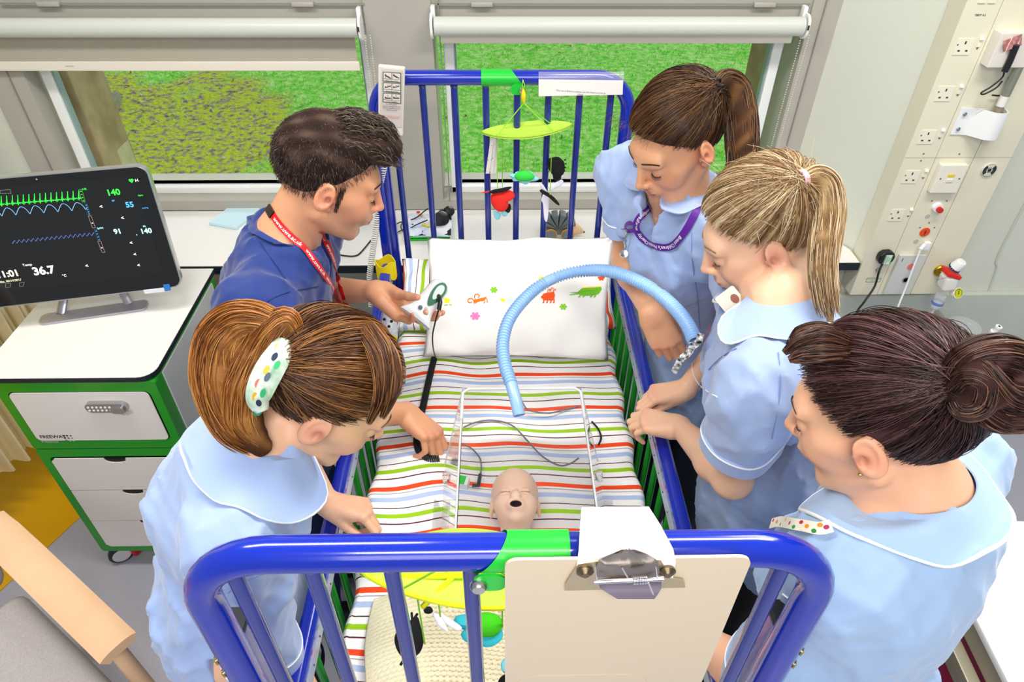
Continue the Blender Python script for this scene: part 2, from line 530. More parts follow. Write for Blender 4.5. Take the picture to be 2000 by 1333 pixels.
# joint lines of the surround
g = G()
for x in (-0.19, W1[0] - 0.05, 1.06): g.box((x, WY - 0.012, 1.6), (0.004, 0.006, 1.36))
g.box((-1.0, WY - 0.012, 1.622), (1.15, 0.006, 0.004)); g.box((0.4, WY - 0.012, 1.622), (1.22, 0.006, 0.004))
g.build('joint_line', mat('joint_shadow_gap', '8d8a80', 0.6), o, smooth=False)
g = G()
for x in (-1.42, -0.62, -0.05, 0.86): g.box((x, WY - 0.012, 1.622), (0.07, 0.02, 0.014), 0.003)
g.build('hinge', M_FRAME, o)
M_GLASS = mat('window_glass', 'ffffff', 0.0, trans=1.0, ior=1.01, spec=0.3)
def window(n, x0, x1):
    r = bpy.data.objects.new('window_%d' % n, None); r.location = ((x0 + x1) / 2, WY, ZB); col.objects.link(r); r['kind'] = 'structure'
    y = WY + 0.07
    g = G()
    w = 0.035
    g.box(((x0 + x1) / 2, y, ZB + 0.014), (x1 - x0, 0.05, 0.028), 0.004)
    g.box(((x0 + x1) / 2, y, ZT), (x1 - x0, 0.05, w), 0.004)
    g.box((x0 + w / 2, y, (ZB + ZT) / 2), (w, 0.05, ZT - ZB), 0.004)
    g.box((x1 - w / 2, y, (ZB + ZT) / 2), (w, 0.05, ZT - ZB), 0.004)
    g.build('window_frame', M_UPVC, r, wn=True)
    g = G()
    for k in (0, 1):
        g.box(((x0 + x1) / 2, y + 0.012, ZB + 0.033), (x1 - x0 - 2 * w, 0.012, 0.007))
    g.box((x0 + w + 0.003, y + 0.0, (ZB + ZT) / 2), (0.006, 0.03, ZT - ZB)); g.box((x1 - w - 0.003, y, (ZB + ZT) / 2), (0.006, 0.03, ZT - ZB))
    g.build('gasket', mat('grey_gasket', '8fa3a3', 0.4), r, smooth=False)
    g = G(); g.box(((x0 + x1) / 2, y, (ZB + .0375 + ZT - .019) / 2), (x1 - x0 - 0.084, 0.006, ZT - .019 - ZB - .0375))
    g.build('pane', M_GLASS, r, smooth=False)
    return r
window(1, W1[0] + 0.02, W1[1]); window(2, W2[0] + 0.03, W2[1] - 0.04)
# outside: stone reveals, lawn and mossy bank
ms = mat('reveal_stone', 'b3a27c', 0.8, bump=0.4, bscale=40, var=0.7, vscale=9, var2='8d7b52')
def reveal(x, w):
    g = G(); g.box((x, WY + wt + 0.13, 1.2), (w, 0.24, 2.2), 0.01); o = g.build('trim_2', ms, wn=True); o['kind'] = 'structure'; o['label'] = 'stone outer window reveal'
reveal(W1[0] - 0.01, 0.1); reveal(W2[1] + 0.025, 0.1)
reveal(-0.33, 0.16)
# slabs where the reveal meets the ground
g = G(); g.box((P(245, 345, y=2.72).x - 0.06, 2.72, 0.75), (0.2, 0.12, 0.5), 0.01); o = g.build('trim_3', mat('pale_sill_stone', 'c9c49c', 0.8, var=0.4, vscale=20), wn=True); o['kind'] = 'structure'; o['label'] = 'pale stone outer sill block'

# right: angled wall, then the wall that carries the services panel
WA = (1.11, WY); WB = (1.275, 2.06); WR = 2.06
def wallseg(name, p0, p1, th=0.1, z1=2.7):
    d = Vector((p1[0] - p0[0], p1[1] - p0[1], 0)).normalized(); nn = Vector((-d.y, d.x, 0))
    a, b = Vector((p0[0], p0[1], 0)), Vector((p1[0], p1[1], 0))
    c, e = b + nn * th, a + nn * th
    q = [a, b, c, e]
    g = G(); g.add([(p.x, p.y, 0) for p in q] + [(p.x, p.y, z1) for p in q], [(3, 2, 1, 0), (4, 5, 6, 7), (0, 1, 5, 4), (1, 2, 6, 5), (2, 3, 7, 6), (3, 0, 4, 7)])
    o = g.build(name, M_WALL, smooth=False); o['kind'] = 'structure'; return o
wallseg('wall_right_angled', WA, WB)
wallseg('wall_right', WB, (3.4, WR))
# skirting band under the services panel
g = G(); g.box((2.3, WR - 0.012, 0.35), (2.1, 0.024, 0.7), 0.004); o = g.build('trim_4', mat('grey_green_dado', 'ccd2c6', 0.45, var=0.2, vscale=4), wn=True); o['kind'] = 'structure'; o['label'] = 'grey green protection board below the services panel'
g = G(); g.box((2.3, WR - 0.02, 0.055), (2.1, 0.03, 0.11), 0.004); o = g.build('baseboard_right', M_FRAME, wn=True); o['kind'] = 'structure'

# worktop below the windows
sh = thing('window_shelf', 'long white laminate worktop under the windows with dark edge', 'shelf', (0, 2.18, 0.85))
g = G(); x0 = -2.6
pl = [(x0, 1.985), (1.262, 1.985), (1.262, 2.07), (1.112, 2.372), (x0, 2.372)]
g.prism(pl, Matrix.Translation((0, 0, 0.853)), 0.027)
g.build('top', M_WORKTOP, sh, smooth=False)
g = G(); g.box(((x0 + 1.262) / 2, 1.982, 0.8665), (1.262 - x0, 0.006, 0.028))
g.build('edge_strip', M_BLACKEDGE, sh, smooth=False)
g = G(); g.box(((x0 + 1.2) / 2, 2.35, 0.79), (1.2 - x0, 0.04, 0.10)); g.build('support_rail', M_FRAME, sh, smooth=False)
mb = mat('grey_shelf_bracket', 'b9c2bd', 0.4)
for x in (-2.2, -1.15, -0.2, 1.225):
    g = G()
    g.add([(x, 2.0, 0.852), (x, 2.37, 0.852), (x, 2.37, 0.60), (x, 2.34, 0.60), (x, 2.02, 0.83), (x + .02, 2.0, 0.852), (x + .02, 2.37, 0.852), (x + .02, 2.37, 0.60), (x + .02, 2.34, 0.60), (x + .02, 2.02, 0.83)],
          [(0, 1, 2, 3, 4), (9, 8, 7, 6, 5), (0, 5, 6, 1), (1, 6, 7, 2), (2, 7, 8, 3), (3, 8, 9, 4), (4, 9, 5, 0)])
    g.build('bracket', mb, sh, smooth=False)

# ---------------------------------------------------------------- roller blinds
def blind(x0, x1, z, drop, label, cx):
    r = thing('roller_blind', label, 'blind', ((x0 + x1) / 2, WY - 0.05, z), 'roller blinds over the windows')
    y = WY - 0.055
    g = G(); g.lathe([(0.0, 0), (0.029, 0), (0.029, x1 - x0), (0.0, x1 - x0)], (x0, y, z), (1, 0, 0), 32, cap=False)
    g.build('roller', mat('blind_tube', 'd2d5cc', 0.35), r, sharp=40)
    g = G()
    g.sheet([[(x, y - 0.0 + 0.027 - 0.001, zz) for zz in np.linspace(z - 0.0, z - drop, 6)] for x in np.linspace(x0 + 0.02, x1 - 0.02, 12)], 0.001)
    g.build('blind_fabric', mat('blind_cloth', 'b3ac9c', 0.8, bump=0.1, bscale=900), r)
    g = G(); g.box(((x0 + x1) / 2, y + 0.026, z - drop - 0.012), (x1 - x0 - 0.03, 0.012, 0.03), 0.003)
    bb = g.build('bottom_bar', mat('blind_bar', 'ece5d6', 0.35), r, wn=True)
    for xe, s in ((x0, -1), (x1, 1)):
        g = G()
        g.prism(rrect(0.07, 0.075, 0.03), frame((xe + s * 0.004 + (0 if s > 0 else -0.008), y + 0.005, z), (0, 1, 0), (0, 0, 1)), 0.008)
        g.box((xe + s * 0.004, y + 0.03, z + 0.035), (0.014, 0.03, 0.04), 0.003)
        g.build('end_bracket', M_UPVC, r, sharp=30)
    g = G(); g.box((cx[0], y - 0.035, z + 0.005), (0.005, 0.004, 0.014)); g.build('sticker', mat('black_red_sticker', '402018', 0.5), r, smooth=False)
    # bead chain
    return r, y
r1, yb = blind(-1.72, -0.447, 1.562, 0.115, 'white roller blind pulled part way down over the left window', (-0.44, 0))
text('lettering', 'roller blinds', frame((-1.42, yb + 0.019, 1.437), (1, 0, 0), (0, 0, 1)), 0.006, mat('small_red_print', 'd05a40', 0.5), r1)
r2, yb = blind(-0.203, 0.985, 1.567, 0.032, 'white roller blind rolled up above the right window', (0.99, 0))
def chain(name, xs, top, bot, y, parent):
    g = G()
    for x in xs:
        zz = top
        while zz > bot:
            g.add(*_bead(x + 0.002 * math.sin(zz * 9), y, zz)); zz -= 0.008
    g.build(name, mat('bead_chain', 'd9d5c6', 0.35), parent)
def _bead(x, y, z, r=0.0024):
    v = [(x + r, y, z), (x, y + r, z), (x - r, y, z), (x, y - r, z), (x, y, z + r * 1.2), (x, y, z - r * 1.2)]
    return v, [(0, 1, 4), (1, 2, 4), (2, 3, 4), (3, 0, 4), (1, 0, 5), (2, 1, 5), (3, 2, 5), (0, 3, 5)]
chain('bead_chain', (-0.43, -0.412), 1.54, 0.92, WY - 0.06, r1)
chain('bead_chain', (0.985, 1.01), 1.54, 0.95, WY - 0.06, r2)
# ---------------------------------------------------------------- lawn outside
def ground_z(x, y): return 0.5 + 0.02 * (y - 2.6) + 0.012 * math.sin(x * 3.1 + y) + 0.01 * math.sin(y * 4.3)
gm = bpy.data.materials.new('lawn'); gm.use_nodes = True
nt = gm.node_tree; bs = nt.nodes['Principled BSDF']; bs.inputs['Roughness'].default_value = 0.9
tc = nt.nodes.new('ShaderNodeTexCoord'); L = nt.links.new
def noise(scale, detail=4, dist=0.0):
    n = nt.nodes.new('ShaderNodeTexNoise'); n.inputs['Scale'].default_value = scale; n.inputs['Detail'].default_value = detail; n.inputs['Distortion'].default_value = dist
    L(tc.outputs['Object'], n.inputs['Vector']); return n.outputs[0]
def ramp(src, stops):
    r = nt.nodes.new('ShaderNodeValToRGB'); e = r.color_ramp.elements
    e[0].position, e[0].color = stops[0][0], (*srgb(stops[0][1]), 1); e[1].position, e[1].color = stops[-1][0], (*srgb(stops[-1][1]), 1)
    for p, c in stops[1:-1]:
        k = e.new(p); k.color = (*srgb(c), 1)
    L(src, r.inputs[0]); return r.outputs[0]
def mixc(f, a, b):
    m = nt.nodes.new('ShaderNodeMix'); m.data_type = 'RGBA'; L(f, m.inputs[0]); L(a, m.inputs[6]); L(b, m.inputs[7]); return m.outputs[2]
grass = ramp(noise(22, 8), [(0.3, '5fd42a'), (0.5, '98f45e'), (0.68, 'd2fba4')])
soil = ramp(noise(27, 9, 0.25), [(0.3, '6c6a4c'), (0.43, 'b0ab90'), (0.50, 'bfd61c'), (0.60, 'cfe83a'), (0.70, 'a8b470'), (0.8,'8f8c70')])
at = nt.nodes.new('ShaderNodeAttribute'); at.attribute_name = 'Col'
L(mixc(at.outputs['Fac'], grass, soil), bs.inputs['Base Color'])
bp = nt.nodes.new('ShaderNodeBump'); bp.inputs['Strength'].default_value = 0.8; bp.inputs['Distance'].default_value = 0.02; L(noise(40, 6), bp.inputs['Height']); L(bp.outputs[0], bs.inputs['Normal'])
def soilmask(x, y):
    # bare mossy earth near the left window
    d = math.hypot((x + 2.3) / 1.25, (y - 3.5) / 1.5) + 0.12 * math.sin(x * 7 + y * 5) + 0.08 * math.sin(x * 13 - y * 9)
    return min(1, max(0, (1.05 - d) / 0.2))
nx, ny = 150, 110
xs = np.linspace(-4.5, 4.5, nx); ys = np.linspace(2.55, 9.5, ny)
V = [(x, y, ground_z(x, y)) for x in xs for y in ys]
cols = [[soilmask(x, y)] * 3 for x in xs for y in ys]
idx = np.arange(nx * ny).reshape(nx, ny)
Fq = np.stack([idx[:-1, :-1], idx[1:, :-1], idx[1:, 1:], idx[:-1, 1:]], -1).reshape(-1, 4)
o = make('lawn', V, Fq, gm, colors=cols); o['kind'] = 'structure'; o['label'] = 'lawn and mossy earth outside the windows'
# grass blades and fallen leaves as stuff
v = []; f = []; cc = []
N = 30000
for i in range(N):
    x = rnd.uniform(-3.2, 3.2); y = 2.6 + 5.0 * rnd.random() ** 1.5
    s = soilmask(x, y)
    if rnd.random() < s * 0.93: continue
    z = ground_z(x, y); h = rnd.uniform(0.012, 0.035); a = rnd.uniform(0, 6.28); w = rnd.uniform(0.002, 0.004)
    dx, dy = math.cos(a), math.sin(a); l = rnd.uniform(0.2, 1.0) * h
    k = len(v)
    v += [(x - dy * w, y + dx * w, z), (x + dy * w, y - dx * w, z), (x + dx * l, y + dy * l, z + h)]
    f.append((k, k + 1, k + 2))
    t = rnd.random(); c = srgb((0.52 + 0.3 * t, 0.93 + 0.07 * t, 0.3 + 0.3 * t)); cc += [c] * 3
o2 = make('grass', v, np.array(f), mat('grass_blades', 'ffffff', 0.7, attr=True), colors=cc)
tag(o2, 'short bright green grass growing outside the windows', 'grass', kind='stuff')
v = []; f = []; cc = []
for i in range(420):
    inside = i < 260
    x = rnd.uniform(-3.4, -1.0) if inside else rnd.uniform(-1.5, 2.5)
    y = rnd.uniform(2.75, 5.0) if inside else rnd.uniform(2.7, 6.5)
    if inside and soilmask(x, y) < 0.3: continue
    z = ground_z(x, y) + 0.008; a = rnd.uniform(0, 6.28); s = rnd.uniform(0.006, 0.02)
    k = len(v)
    for q in range(6):
        an = a + q * math.pi / 3; rr = s * (1.0 if q % 3 == 0 else 0.45)
        v.append((x + rr * math.cos(an), y + rr * math.sin(an), z + 0.006 * math.sin(q * 2)))
    v.append((x, y, z + 0.008))
    for q in range(6): f.append((k + q, k + (q + 1) % 6, k + 6))
    cc += [srgb(rnd.choice(['d9cfae', 'c9a477', 'e8e4d2', 'a5835a', 'cfd0c4']))] * 7
o3 = make('fallen_leaves', v, np.array(f), mat('dry_leaf', 'ffffff', 0.8, attr=True), colors=cc)
tag(o3, 'scattered dry leaves and chips lying on the moss and grass', 'leaves', kind='stuff')
g = G(); c0 = P(212, 196, z=0.58); g.box((c0.x - 0.08, c0.y, 0.55), (0.26, 0.17, 0.09), 0.008, M=Matrix.Rotation(R(12), 3, 'Z'))
tag(g.build('paving_slab', mat('slab_stone', '9a9f86', 0.9, bump=0.3, bscale=60, var=0.5, vscale=25), wn=True), 'square grey stone slab on the mossy ground outside the left window', 'paving slab')

g = G(); g.box((-0.2, 2.533, 0.655), (3.2, 0.114, 0.55)); o = g.build('trim_5', mat('outer_sill', 'd8dccb', 0.7), smooth=False); o['kind'] = 'structure'; o['label'] = 'pale outer window sill'
# ================================================================ the cot
CX = 0.011; HW = 0.356; ZR = 1.55; YN = 0.42; YF = 1.90; TR = 0.0205
M_BLUE = mat('blue_enamel', '0f2aa8', 0.18, coat=0.6, var=0.06, vscale=10)
M_BLUESHADE = mat('blue_bar_shaded', '1c2f88', 0.16, coat=0.5)  # cot blue made darker and greyer: shade on the bars put into the colour
M_GREEN = mat('green_enamel', '1fae28', 0.3, coat=0.3)
M_GREENCL = mat('green_plastic', '18c034', 0.35, coat=0.3)
M_STEEL = mat('steel', 'd4d2c8', 0.25, metal=1.0)
cot = thing('hospital_cot', 'blue and green tubular metal hospital cot in the middle of the group', 'cot', (CX, 1.16, 0))
def end(y, s):
    """s=+1 far end, -1 near end"""
    rc = 0.095
    pts = []
    zb = 0.42
    pts.append((CX - HW, y, zb)); pts.append((CX - HW, y, ZR - rc - 0.01))
    for k in range(0, 9):
        a = R(180 - 90 * k / 8); pts.append((CX - HW + rc + rc * math.cos(a), y, ZR - rc + rc * math.sin(a)))
    for k in range(0, 9):
        a = R(90 - 90 * k / 8); pts.append((CX + HW - rc + rc * math.cos(a), y, ZR - rc + rc * math.sin(a)))
    pts.append((CX + HW, y, ZR - rc - 0.01)); pts.append((CX + HW, y, zb))
    g = G(); g.tube(pts, TR, 20, up=(0, 1, 0)); g.build('end_hoop', M_BLUE, cot, sharp=60)
    for k in range(8):
        x = CX - 0.0875 * 3.5 + 0.0875 * k - 0.002
        g = G(); g.tube([(x, y, 0.80), (x, y, ZR - TR + 0.004)], 0.0098, 12)
        g.lathe([(0.0098, 0), (0.0125, 0.007)], (x, y, ZR - TR - 0.006), seg=12)
        b = g.build('end_bar', M_BLUESHADE, cot, sharp=60)
    g = G(); g.box((CX, y, 0.79), (2 * HW, 0.035, 0.035), 0.006); g.build('cross_rail', M_BLUE, cot, wn=True)
    # slim inner posts that guide the side rails
    for sx in (-1, 1):
        x = CX + sx * (HW + 0.012)
        g = G(); g.box((x, y - s * 0.045, 0.86), (0.03, 0.034, 0.92), 0.006)
        gp = g.build('guide_post', M_BLUE, cot, wn=True)
        g = G(); g.box((x, y - s * 0.045, 1.324), (0.032, 0.036, 0.012), 0.003); g.build('post_cap', mat('black_rubber', '181a1c', 0.6), gp, wn=True)
        for zz in (1.335, 1.30):
            g = G(); g.lathe([(0.0, 0.0), (0.0055, 0.001), (0.006, 0.003), (0.0, 0.005)], (CX + sx * (HW + TR - 0.006), y + (-0.012 if s < 0 else 0.012), zz), (sx, 0 + s * 0.7, 0), 12, cap=False)
            g.build('screw', mat('brass_screw', 'cdbb6a', 0.3, metal=1.0), cot)
    # green plastic sleeve with a cut edge and knob
    gx0, gx1 = (CX - 0.042, CX + 0.062) if s > 0 else (CX - 0.042, CX + 0.062)
    return
end(YF, 1); end(YN, -1)
def clamp(y, xa, xb, side):
    """green sleeve wrapped round the rail; side = x direction of the ear that carries the screw"""
    g = G(); n = 28; L_ = xb - xa; r = TR + 0.0022
    grid = []
    for i in range(n + 1):
        a = 2 * math.pi * i / n     # around the tube; 0 = towards -z front bottom
        row = []
        fr = 0.5 + 0.5 * math.cos(a)     # 1 at the bottom/front where the ear is
        for j in range(9):
            t = j / 8
            x0 = xa + 0.0; x1 = xb
            cut = 0.030 * (1 - fr) ** 0.8
            if side < 0: x = lerp(xa - 0.012 + cut * 1.3, xb, t)
            else: x = lerp(xa, xb + 0.012 - cut * 1.3, t)
            ca = a + R(205)
            row.append((x, y + r * math.sin(ca), ZR + r * math.cos(ca)))
        grid.append(row)
    g.sheet(grid, 0.0)
    xe = xa - 0.004 if side < 0 else xb + 0.004
    g.prism(rrect(0.035, 0.03, 0.012), frame((xe + 0.012 * -side, y - 0.021, ZR - 0.024), (1, 0, 0), (0, 0, 1)), 0.003)
    c = g.build('rail_sleeve', M_GREENCL, cot, sharp=60)
    g = G(); g.lathe([(0.0095, 0), (0.0095, 0.004), (0.007, 0.008), (0.0, 0.009)], (xe, y - 0.0235, ZR - 0.026), (0, -1, 0), 20, cap=False)
    g.build('knob', M_STEEL, c)
p = P(940, 150, y=YF); q = P(1016, 150, y=YF); clamp(YF, p.x, q.x, 1)
p = P(940, 1075, y=YN - .02); q = P(1117, 1075, y=YN - .02); clamp(YN, p.x, q.x, -1)
# side rails (lowered) with green bars
for sx in (-1, 1):
    x = CX + sx * 0.372; y0, y1 = YN + 0.07, YF - 0.06
    g = G(); g.box((x, (y0 + y1) / 2, 0.975), (0.03, y1 - y0, 0.036), 0.012, 4)
    g.box((x - sx * 0.012, (y0 + y1) / 2, 0.964), (0.014, y1 - y0, 0.05), 0.004)
    sr = g.build('side_rail', M_BLUE, cot, wn=True)
    g = G(); g.box((x - sx * 0.0195, (y0 + y1) / 2, 0.958), (0.002, y1 - y0, 0.032)); g.build('guide_strip', mat('aluminium_strip', 'c9d2e6', 0.35, metal=0.6), sr, smooth=False)
    for k in range(26):
        yy = y0 + 0.03 + k * 0.0535
        if yy > y1: break
        g = G(); g.lathe([(0.0018, 0), (0.0018, 0.0014)], (x - sx * 0.0204, yy, 0.958), (-sx, 0, 0), 6); g.build('hole', mat('dark_hole', '20203a', 0.6), sr)
    g = G(); g.box((x, (y0 + y1) / 2, 0.40), (0.026, y1 - y0, 0.026), 0.006); g.build('lower_rail', M_BLUE, cot, wn=True)
    for k in range(17):
        yy = y0 + 0.055 + k * (y1 - y0 - 0.11) / 16
        g = G(); g.tube([(x, yy, 0.40), (x, yy, 0.96)], 0.0085, 10); g.build('side_bar', M_GREEN, cot, sharp=60)
# base, legs, castors
g = G(); g.box((CX, 1.16, 0.70), (0.66, 1.42, 0.04), 0.01); g.box((CX, 1.16, 0.40), (0.5, 1.2, 0.06), 0.01)
g.build('base_frame', M_BLUE, cot, wn=True)
for sx in (-1, 1):
    for yy in (0.5, 1.82):
        g = G(); g.box((CX + sx * 0.27, yy, 0.28), (0.045, 0.045, 0.34), 0.008); lg = g.build('leg', M_BLUE, cot, wn=True)
        g = G(); g.lathe([(0.02, -0.014), (0.055, -0.012), (0.062, 0), (0.055, 0.012), (0.02, 0.014)], (CX + sx * 0.27, yy, 0.062), (1, 0, 0), 24); g.build('castor', mat('grey_rubber', '3a3d42', 0.6), lg)
g = G(); g.box((CX, 1.16, 0.55), (0.08, 0.9, 0.25), 0.01); g.build('lift_column', mat('cot_grey', '9aa0a8', 0.5), cot, wn=True)

# ---------------------------------------------------------------- mattress and striped sheet
MZ = 0.872
STR = [  # stripe repeat in metres along the cot: (start, end, colour)
]
sm = bpy.data.materials.new('striped_cotton'); sm.use_nodes = True
nt = sm.node_tree; bs = nt.nodes['Principled BSDF']; bs.inputs['Roughness'].default_value = 0.8
L = nt.links.new
tc = nt.nodes.new('ShaderNodeUVMap'); sp = nt.nodes.new('ShaderNodeSeparateXYZ')
L(tc.outputs[0], sp.inputs[0])
PERIOD = 0.131
fr = nt.nodes.new('ShaderNodeMath'); fr.operation = 'FRACT'; L(sp.outputs[1], fr.inputs[0])
rp = nt.nodes.new('ShaderNodeValToRGB'); rp.color_ramp.interpolation = 'CONSTANT'
W_ = 'fbfaf8'
stops = [(0.0, 'f5480c'), (0.095, W_), (0.14, 'a9a7b2'), (0.16, W_), (0.235, 'b4c8ee'), (0.335, W_), (0.465, '3c0c18'), (0.488, W_), (0.60, '9bcb0c'), (0.69, W_), (0.80, '640c3c'), (0.826, W_)]
e = rp.color_ramp.elements
e[0].position = 0.0; e[0].color = (*srgb(stops[0][1]), 1); e[1].position = stops[1][0]; e[1].color = (*srgb(W_), 1)
for p_, c_ in stops[2:]:
    k = e.new(p_); k.color = (*srgb(c_), 1)
L(fr.outputs[0], rp.inputs[0]); L(rp.outputs[0], bs.inputs['Base Color'])
nz = nt.nodes.new('ShaderNodeTexNoise'); nz.inputs['Scale'].default_value = 14; nz.inputs['Detail'].default_value = 3; tco = nt.nodes.new('ShaderNodeTexCoord'); L(tco.outputs['Object'], nz.inputs['Vector'])
bp = nt.nodes.new('ShaderNodeBump'); bp.inputs['Strength'].default_value = 0.35; bp.inputs['Distance'].default_value = 0.01; L(nz.outputs[0], bp.inputs['Height']); L(bp.outputs[0], bs.inputs['Normal'])
M_STRIPE = sm
def wavy(x, y):
    return (0.0035 * math.sin(x * 14 + y * 3) + 0.0025 * math.sin(x * 31 + 2 * math.sin(y * 6)) + 0.004 * math.sin(y * 9 + x * 4) )
m0 = thing('cot_mattress', 'white cot mattress inside the blue cot', 'mattress', (CX, 1.16, 0.725))
g = G(); g.box((CX, 1.163, 0.79), (0.63, 1.40, 0.14), 0.03, 3); g.build('mattress_body', mat('mattress_cover', 'e9ecf2', 0.6), m0, wn=True)
# sheet: one cloth draped over the mattress, with soft wrinkles
xs = []
prof = []     # across the mattress (x, z) from left hem to right hem
hw = 0.325
for k in range(6): prof.append((-hw - 0.006 + 0.0005 * k, 0.74 + 0.02 * k))
for k in range(7):
    a = R(180 - 90 * k / 6); prof.append((-hw + 0.02 + 0.024 * math.cos(a), MZ - 0.022 + 0.024 * math.sin(a)))
for k in range(1, 48): prof.append((-hw + 0.02 + (2 * hw - 0.04) * k / 48, MZ + 0.002))
for k in range(7):
    a = R(90 - 90 * k / 6); prof.append((hw - 0.02 + 0.024 * math.cos(a), MZ - 0.022 + 0.024 * math.sin(a)))
for k in range(6): prof.append((hw + 0.0035 + 0.0005 * k, 0.84 - 0.02 * k))
ysn = 150
V = []; UV = []
for j in range(ysn):
    y = 0.455 + (1.872 - 0.455) * j / (ysn - 1)
    for i, (px, pz) in enumerate(prof):
        top = 1.0 if abs(px) < hw - 0.01 else 0.3
        w = wavy(px, y) * top
        edge = 0.006 * math.sin(y * 37 + px * 5) * (1 if abs(px) > hw - 0.03 else 0)
        V.append((CX + px + edge, y, pz + w + (0.004 * math.sin(px * 22 + y * 17) * top)))
        vy = (1.305 - y) / PERIOD + 0.035 * math.sin(px * 9 + y * 2) + 0.02 * math.sin(px * 23 + 1 + y * 4)
        UV.append((px, -vy if False else vy))
np_ = len(prof)
idx = np.arange(ysn * np_).reshape(ysn, np_)
Fq = np.stack([idx[:-1, :-1], idx[:-1, 1:], idx[1:, 1:], idx[1:, :-1]], -1).reshape(-1, 4)
s_ = make('striped_sheet', V, Fq, M_STRIPE, uvs=UV)
tag(s_, 'white sheet with orange, lime, purple and blue stripes covering the cot mattress', 'sheet')
so = s_.modifiers.new('th', 'SOLIDIFY'); so.thickness = 0.002; so.offset = -1
# ================================================================ things in and on the cot
def bvh_of(o):
    me = o.data
    mw = Matrix.Translation(ploc(o))
    vs = [mw @ v.co for v in me.vertices]
    return BVHTree.FromPolygons(vs, [tuple(p.vertices) for p in me.polygons])
def hit(u, v, bvh, off=0.001):
    """where the sight line of photo position (u, v) meets a real surface"""
    d = (CAM_ROT @ Vector(((u - 1000) / FPX, (666.5 - v) / FPX, -1.0))).normalized()
    h = bvh.ray_cast(CAM_LOC, d)
    if h[0] is None: return None
    return h[0] + (h[1] if h[1].dot(d) < 0 else -h[1]) * off
M_COTTON = mat('white_cotton', 'f7f5f1', 0.85, bump=0.25, bscale=18)
def pillow(name, c4, th, m, n=40, wr=0.006, uvscale=None):
    """c4: near-left, near-right, far-right, far-left corners"""
    a, b, c, d = [Vector(q) for q in c4]
    nn = (b - a).cross(d - a).normalized()
    V = []; UV = []
    for side in (1, -1):
        for i in range(n + 1):
            for j in range(n + 1):
                s, t = i / n, j / n
                p = a.lerp(b, s).lerp(d.lerp(c, s), t)
                e = (1 - abs(2 * s - 1) ** 3.2) * (1 - abs(2 * t - 1) ** 2.6)
                w = wr * (math.sin(s * 21 + 5 * t) * math.sin(t * 9 + 1) + 0.6 * math.sin(s * 9 - t * 17)) * (0.4 + 0.9 * (1 - e)) * (1 if 0 < i < n and 0 < j < n else 0)
                cen = (a + b + c + d) / 4
                pinch = 0.035 * (1 - abs(2 * s - 1)) * abs(2 * t - 1) ** 6 + 0.0
                p2 = p.lerp(cen, 0.0)
                p2 = p2 - (p - cen) * (0.10 * ((1 - abs(2 * s - 1) ** 2) * abs(2 * t - 1) ** 8 + (1 - abs(2 * t - 1) ** 2) * abs(2 * s - 1) ** 8) * 0.5)
                V.append(p2 + nn * (side * th * 0.5 * e ** 0.6 + (w if side > 0 else 0)))
                UV.append(((p - a).dot((d - a).normalized()), (p - a).dot((b - a).normalized()) / PERIOD))
    m1 = (n + 1) ** 2; f = []
    for k in (0, 1):
        for i in range(n):
            for j in range(n):
                q = [k * m1 + i * (n + 1) + j, k * m1 + (i + 1) * (n + 1) + j, k * m1 + (i + 1) * (n + 1) + j + 1, k * m1 + i * (n + 1) + j + 1]
                f.append(tuple(q) if k == 0 else tuple(reversed(q)))
    o = make(name, [tuple(p) for p in V], f, m, uvs=UV)
    bm = bmesh.new(); bm.from_mesh(o.data); bmesh.ops.remove_doubles(bm, verts=bm.verts, dist=0.0004); bm.to_mesh(o.data); bm.free()
    return o
pb = pillow('striped_pillow', [(-0.325, 1.60, 0.90), (0.355, 1.60, 0.90), (0.375, 1.865, 0.985), (-0.315, 1.865, 0.985)], 0.085, M_STRIPE, wr=0.012)
tag(pb, 'striped cotton pillow pressed under the white printed pillow at the head end', 'pillow')
pw = pillow('printed_pillow', [(-0.222, 1.475, 0.905), (0.309, 1.452, 0.905), (0.365, 1.862, 1.065), (-0.228, 1.862, 1.065)], 0.085, M_COTTON, wr=0.009)
tag(pw, 'white pillow printed with small animals and flowers, propped at the head end', 'pillow')
bp_ = bvh_of(pw)
def decal(name, poly, m, bvh, parent, off=0.0012):
    """flat print on a curved surface: the outline is filled with triangles that follow the surface"""
    from mathutils.geometry import tessellate_polygon
    pts = [Vector((x, y, 0)) for x, y in poly]
    tris = tessellate_polygon([pts])
    v = []
    for p in pts:
        h = hit(p.x, p.y, bvh, off)
        if h is None: return None
        v.append(tuple(h))
    return make(name, v, [tuple(t) for t in tris], m, parent, smooth=False)
def flower(cx, cy, r, m, sq=0.85):
    poly = []
    for k in range(72):
        a = 2 * math.pi * k / 72; rr = r * (0.72 + 0.30 * abs(math.cos(a * 3)) ** 0.6 if True else 1)
        rr = r * (0.45 + 0.55 * abs(math.cos(3 * a)) ** 0.5)
        poly.append((cx + rr * math.cos(a), cy + rr * math.sin(a) * sq))
    decal('printed_flower', poly, m, bp_, pw)
POR = mat('print_orange', 'f2780e', 0.8); PRE = mat('print_red_orange', 'f2541a', 0.8); PGR = mat('print_green', '86cf2e', 0.8)
PYE = mat('print_yellow', 'fdee1e', 0.8); PPK = mat('print_pink', 'f57fbe', 0.8); PBL = mat('print_pale_blue', 'd8ecf6', 0.8); PDG = mat('print_leaf_green', '74bf28', 0.8)
flower(964.5, 567, 7.5, PGR); flower(1100, 600, 7.5, PGR); flower(928, 618, 10, PPK); flower(1058, 546, 7, PYE); flower(1174, 543, 7, PRE)
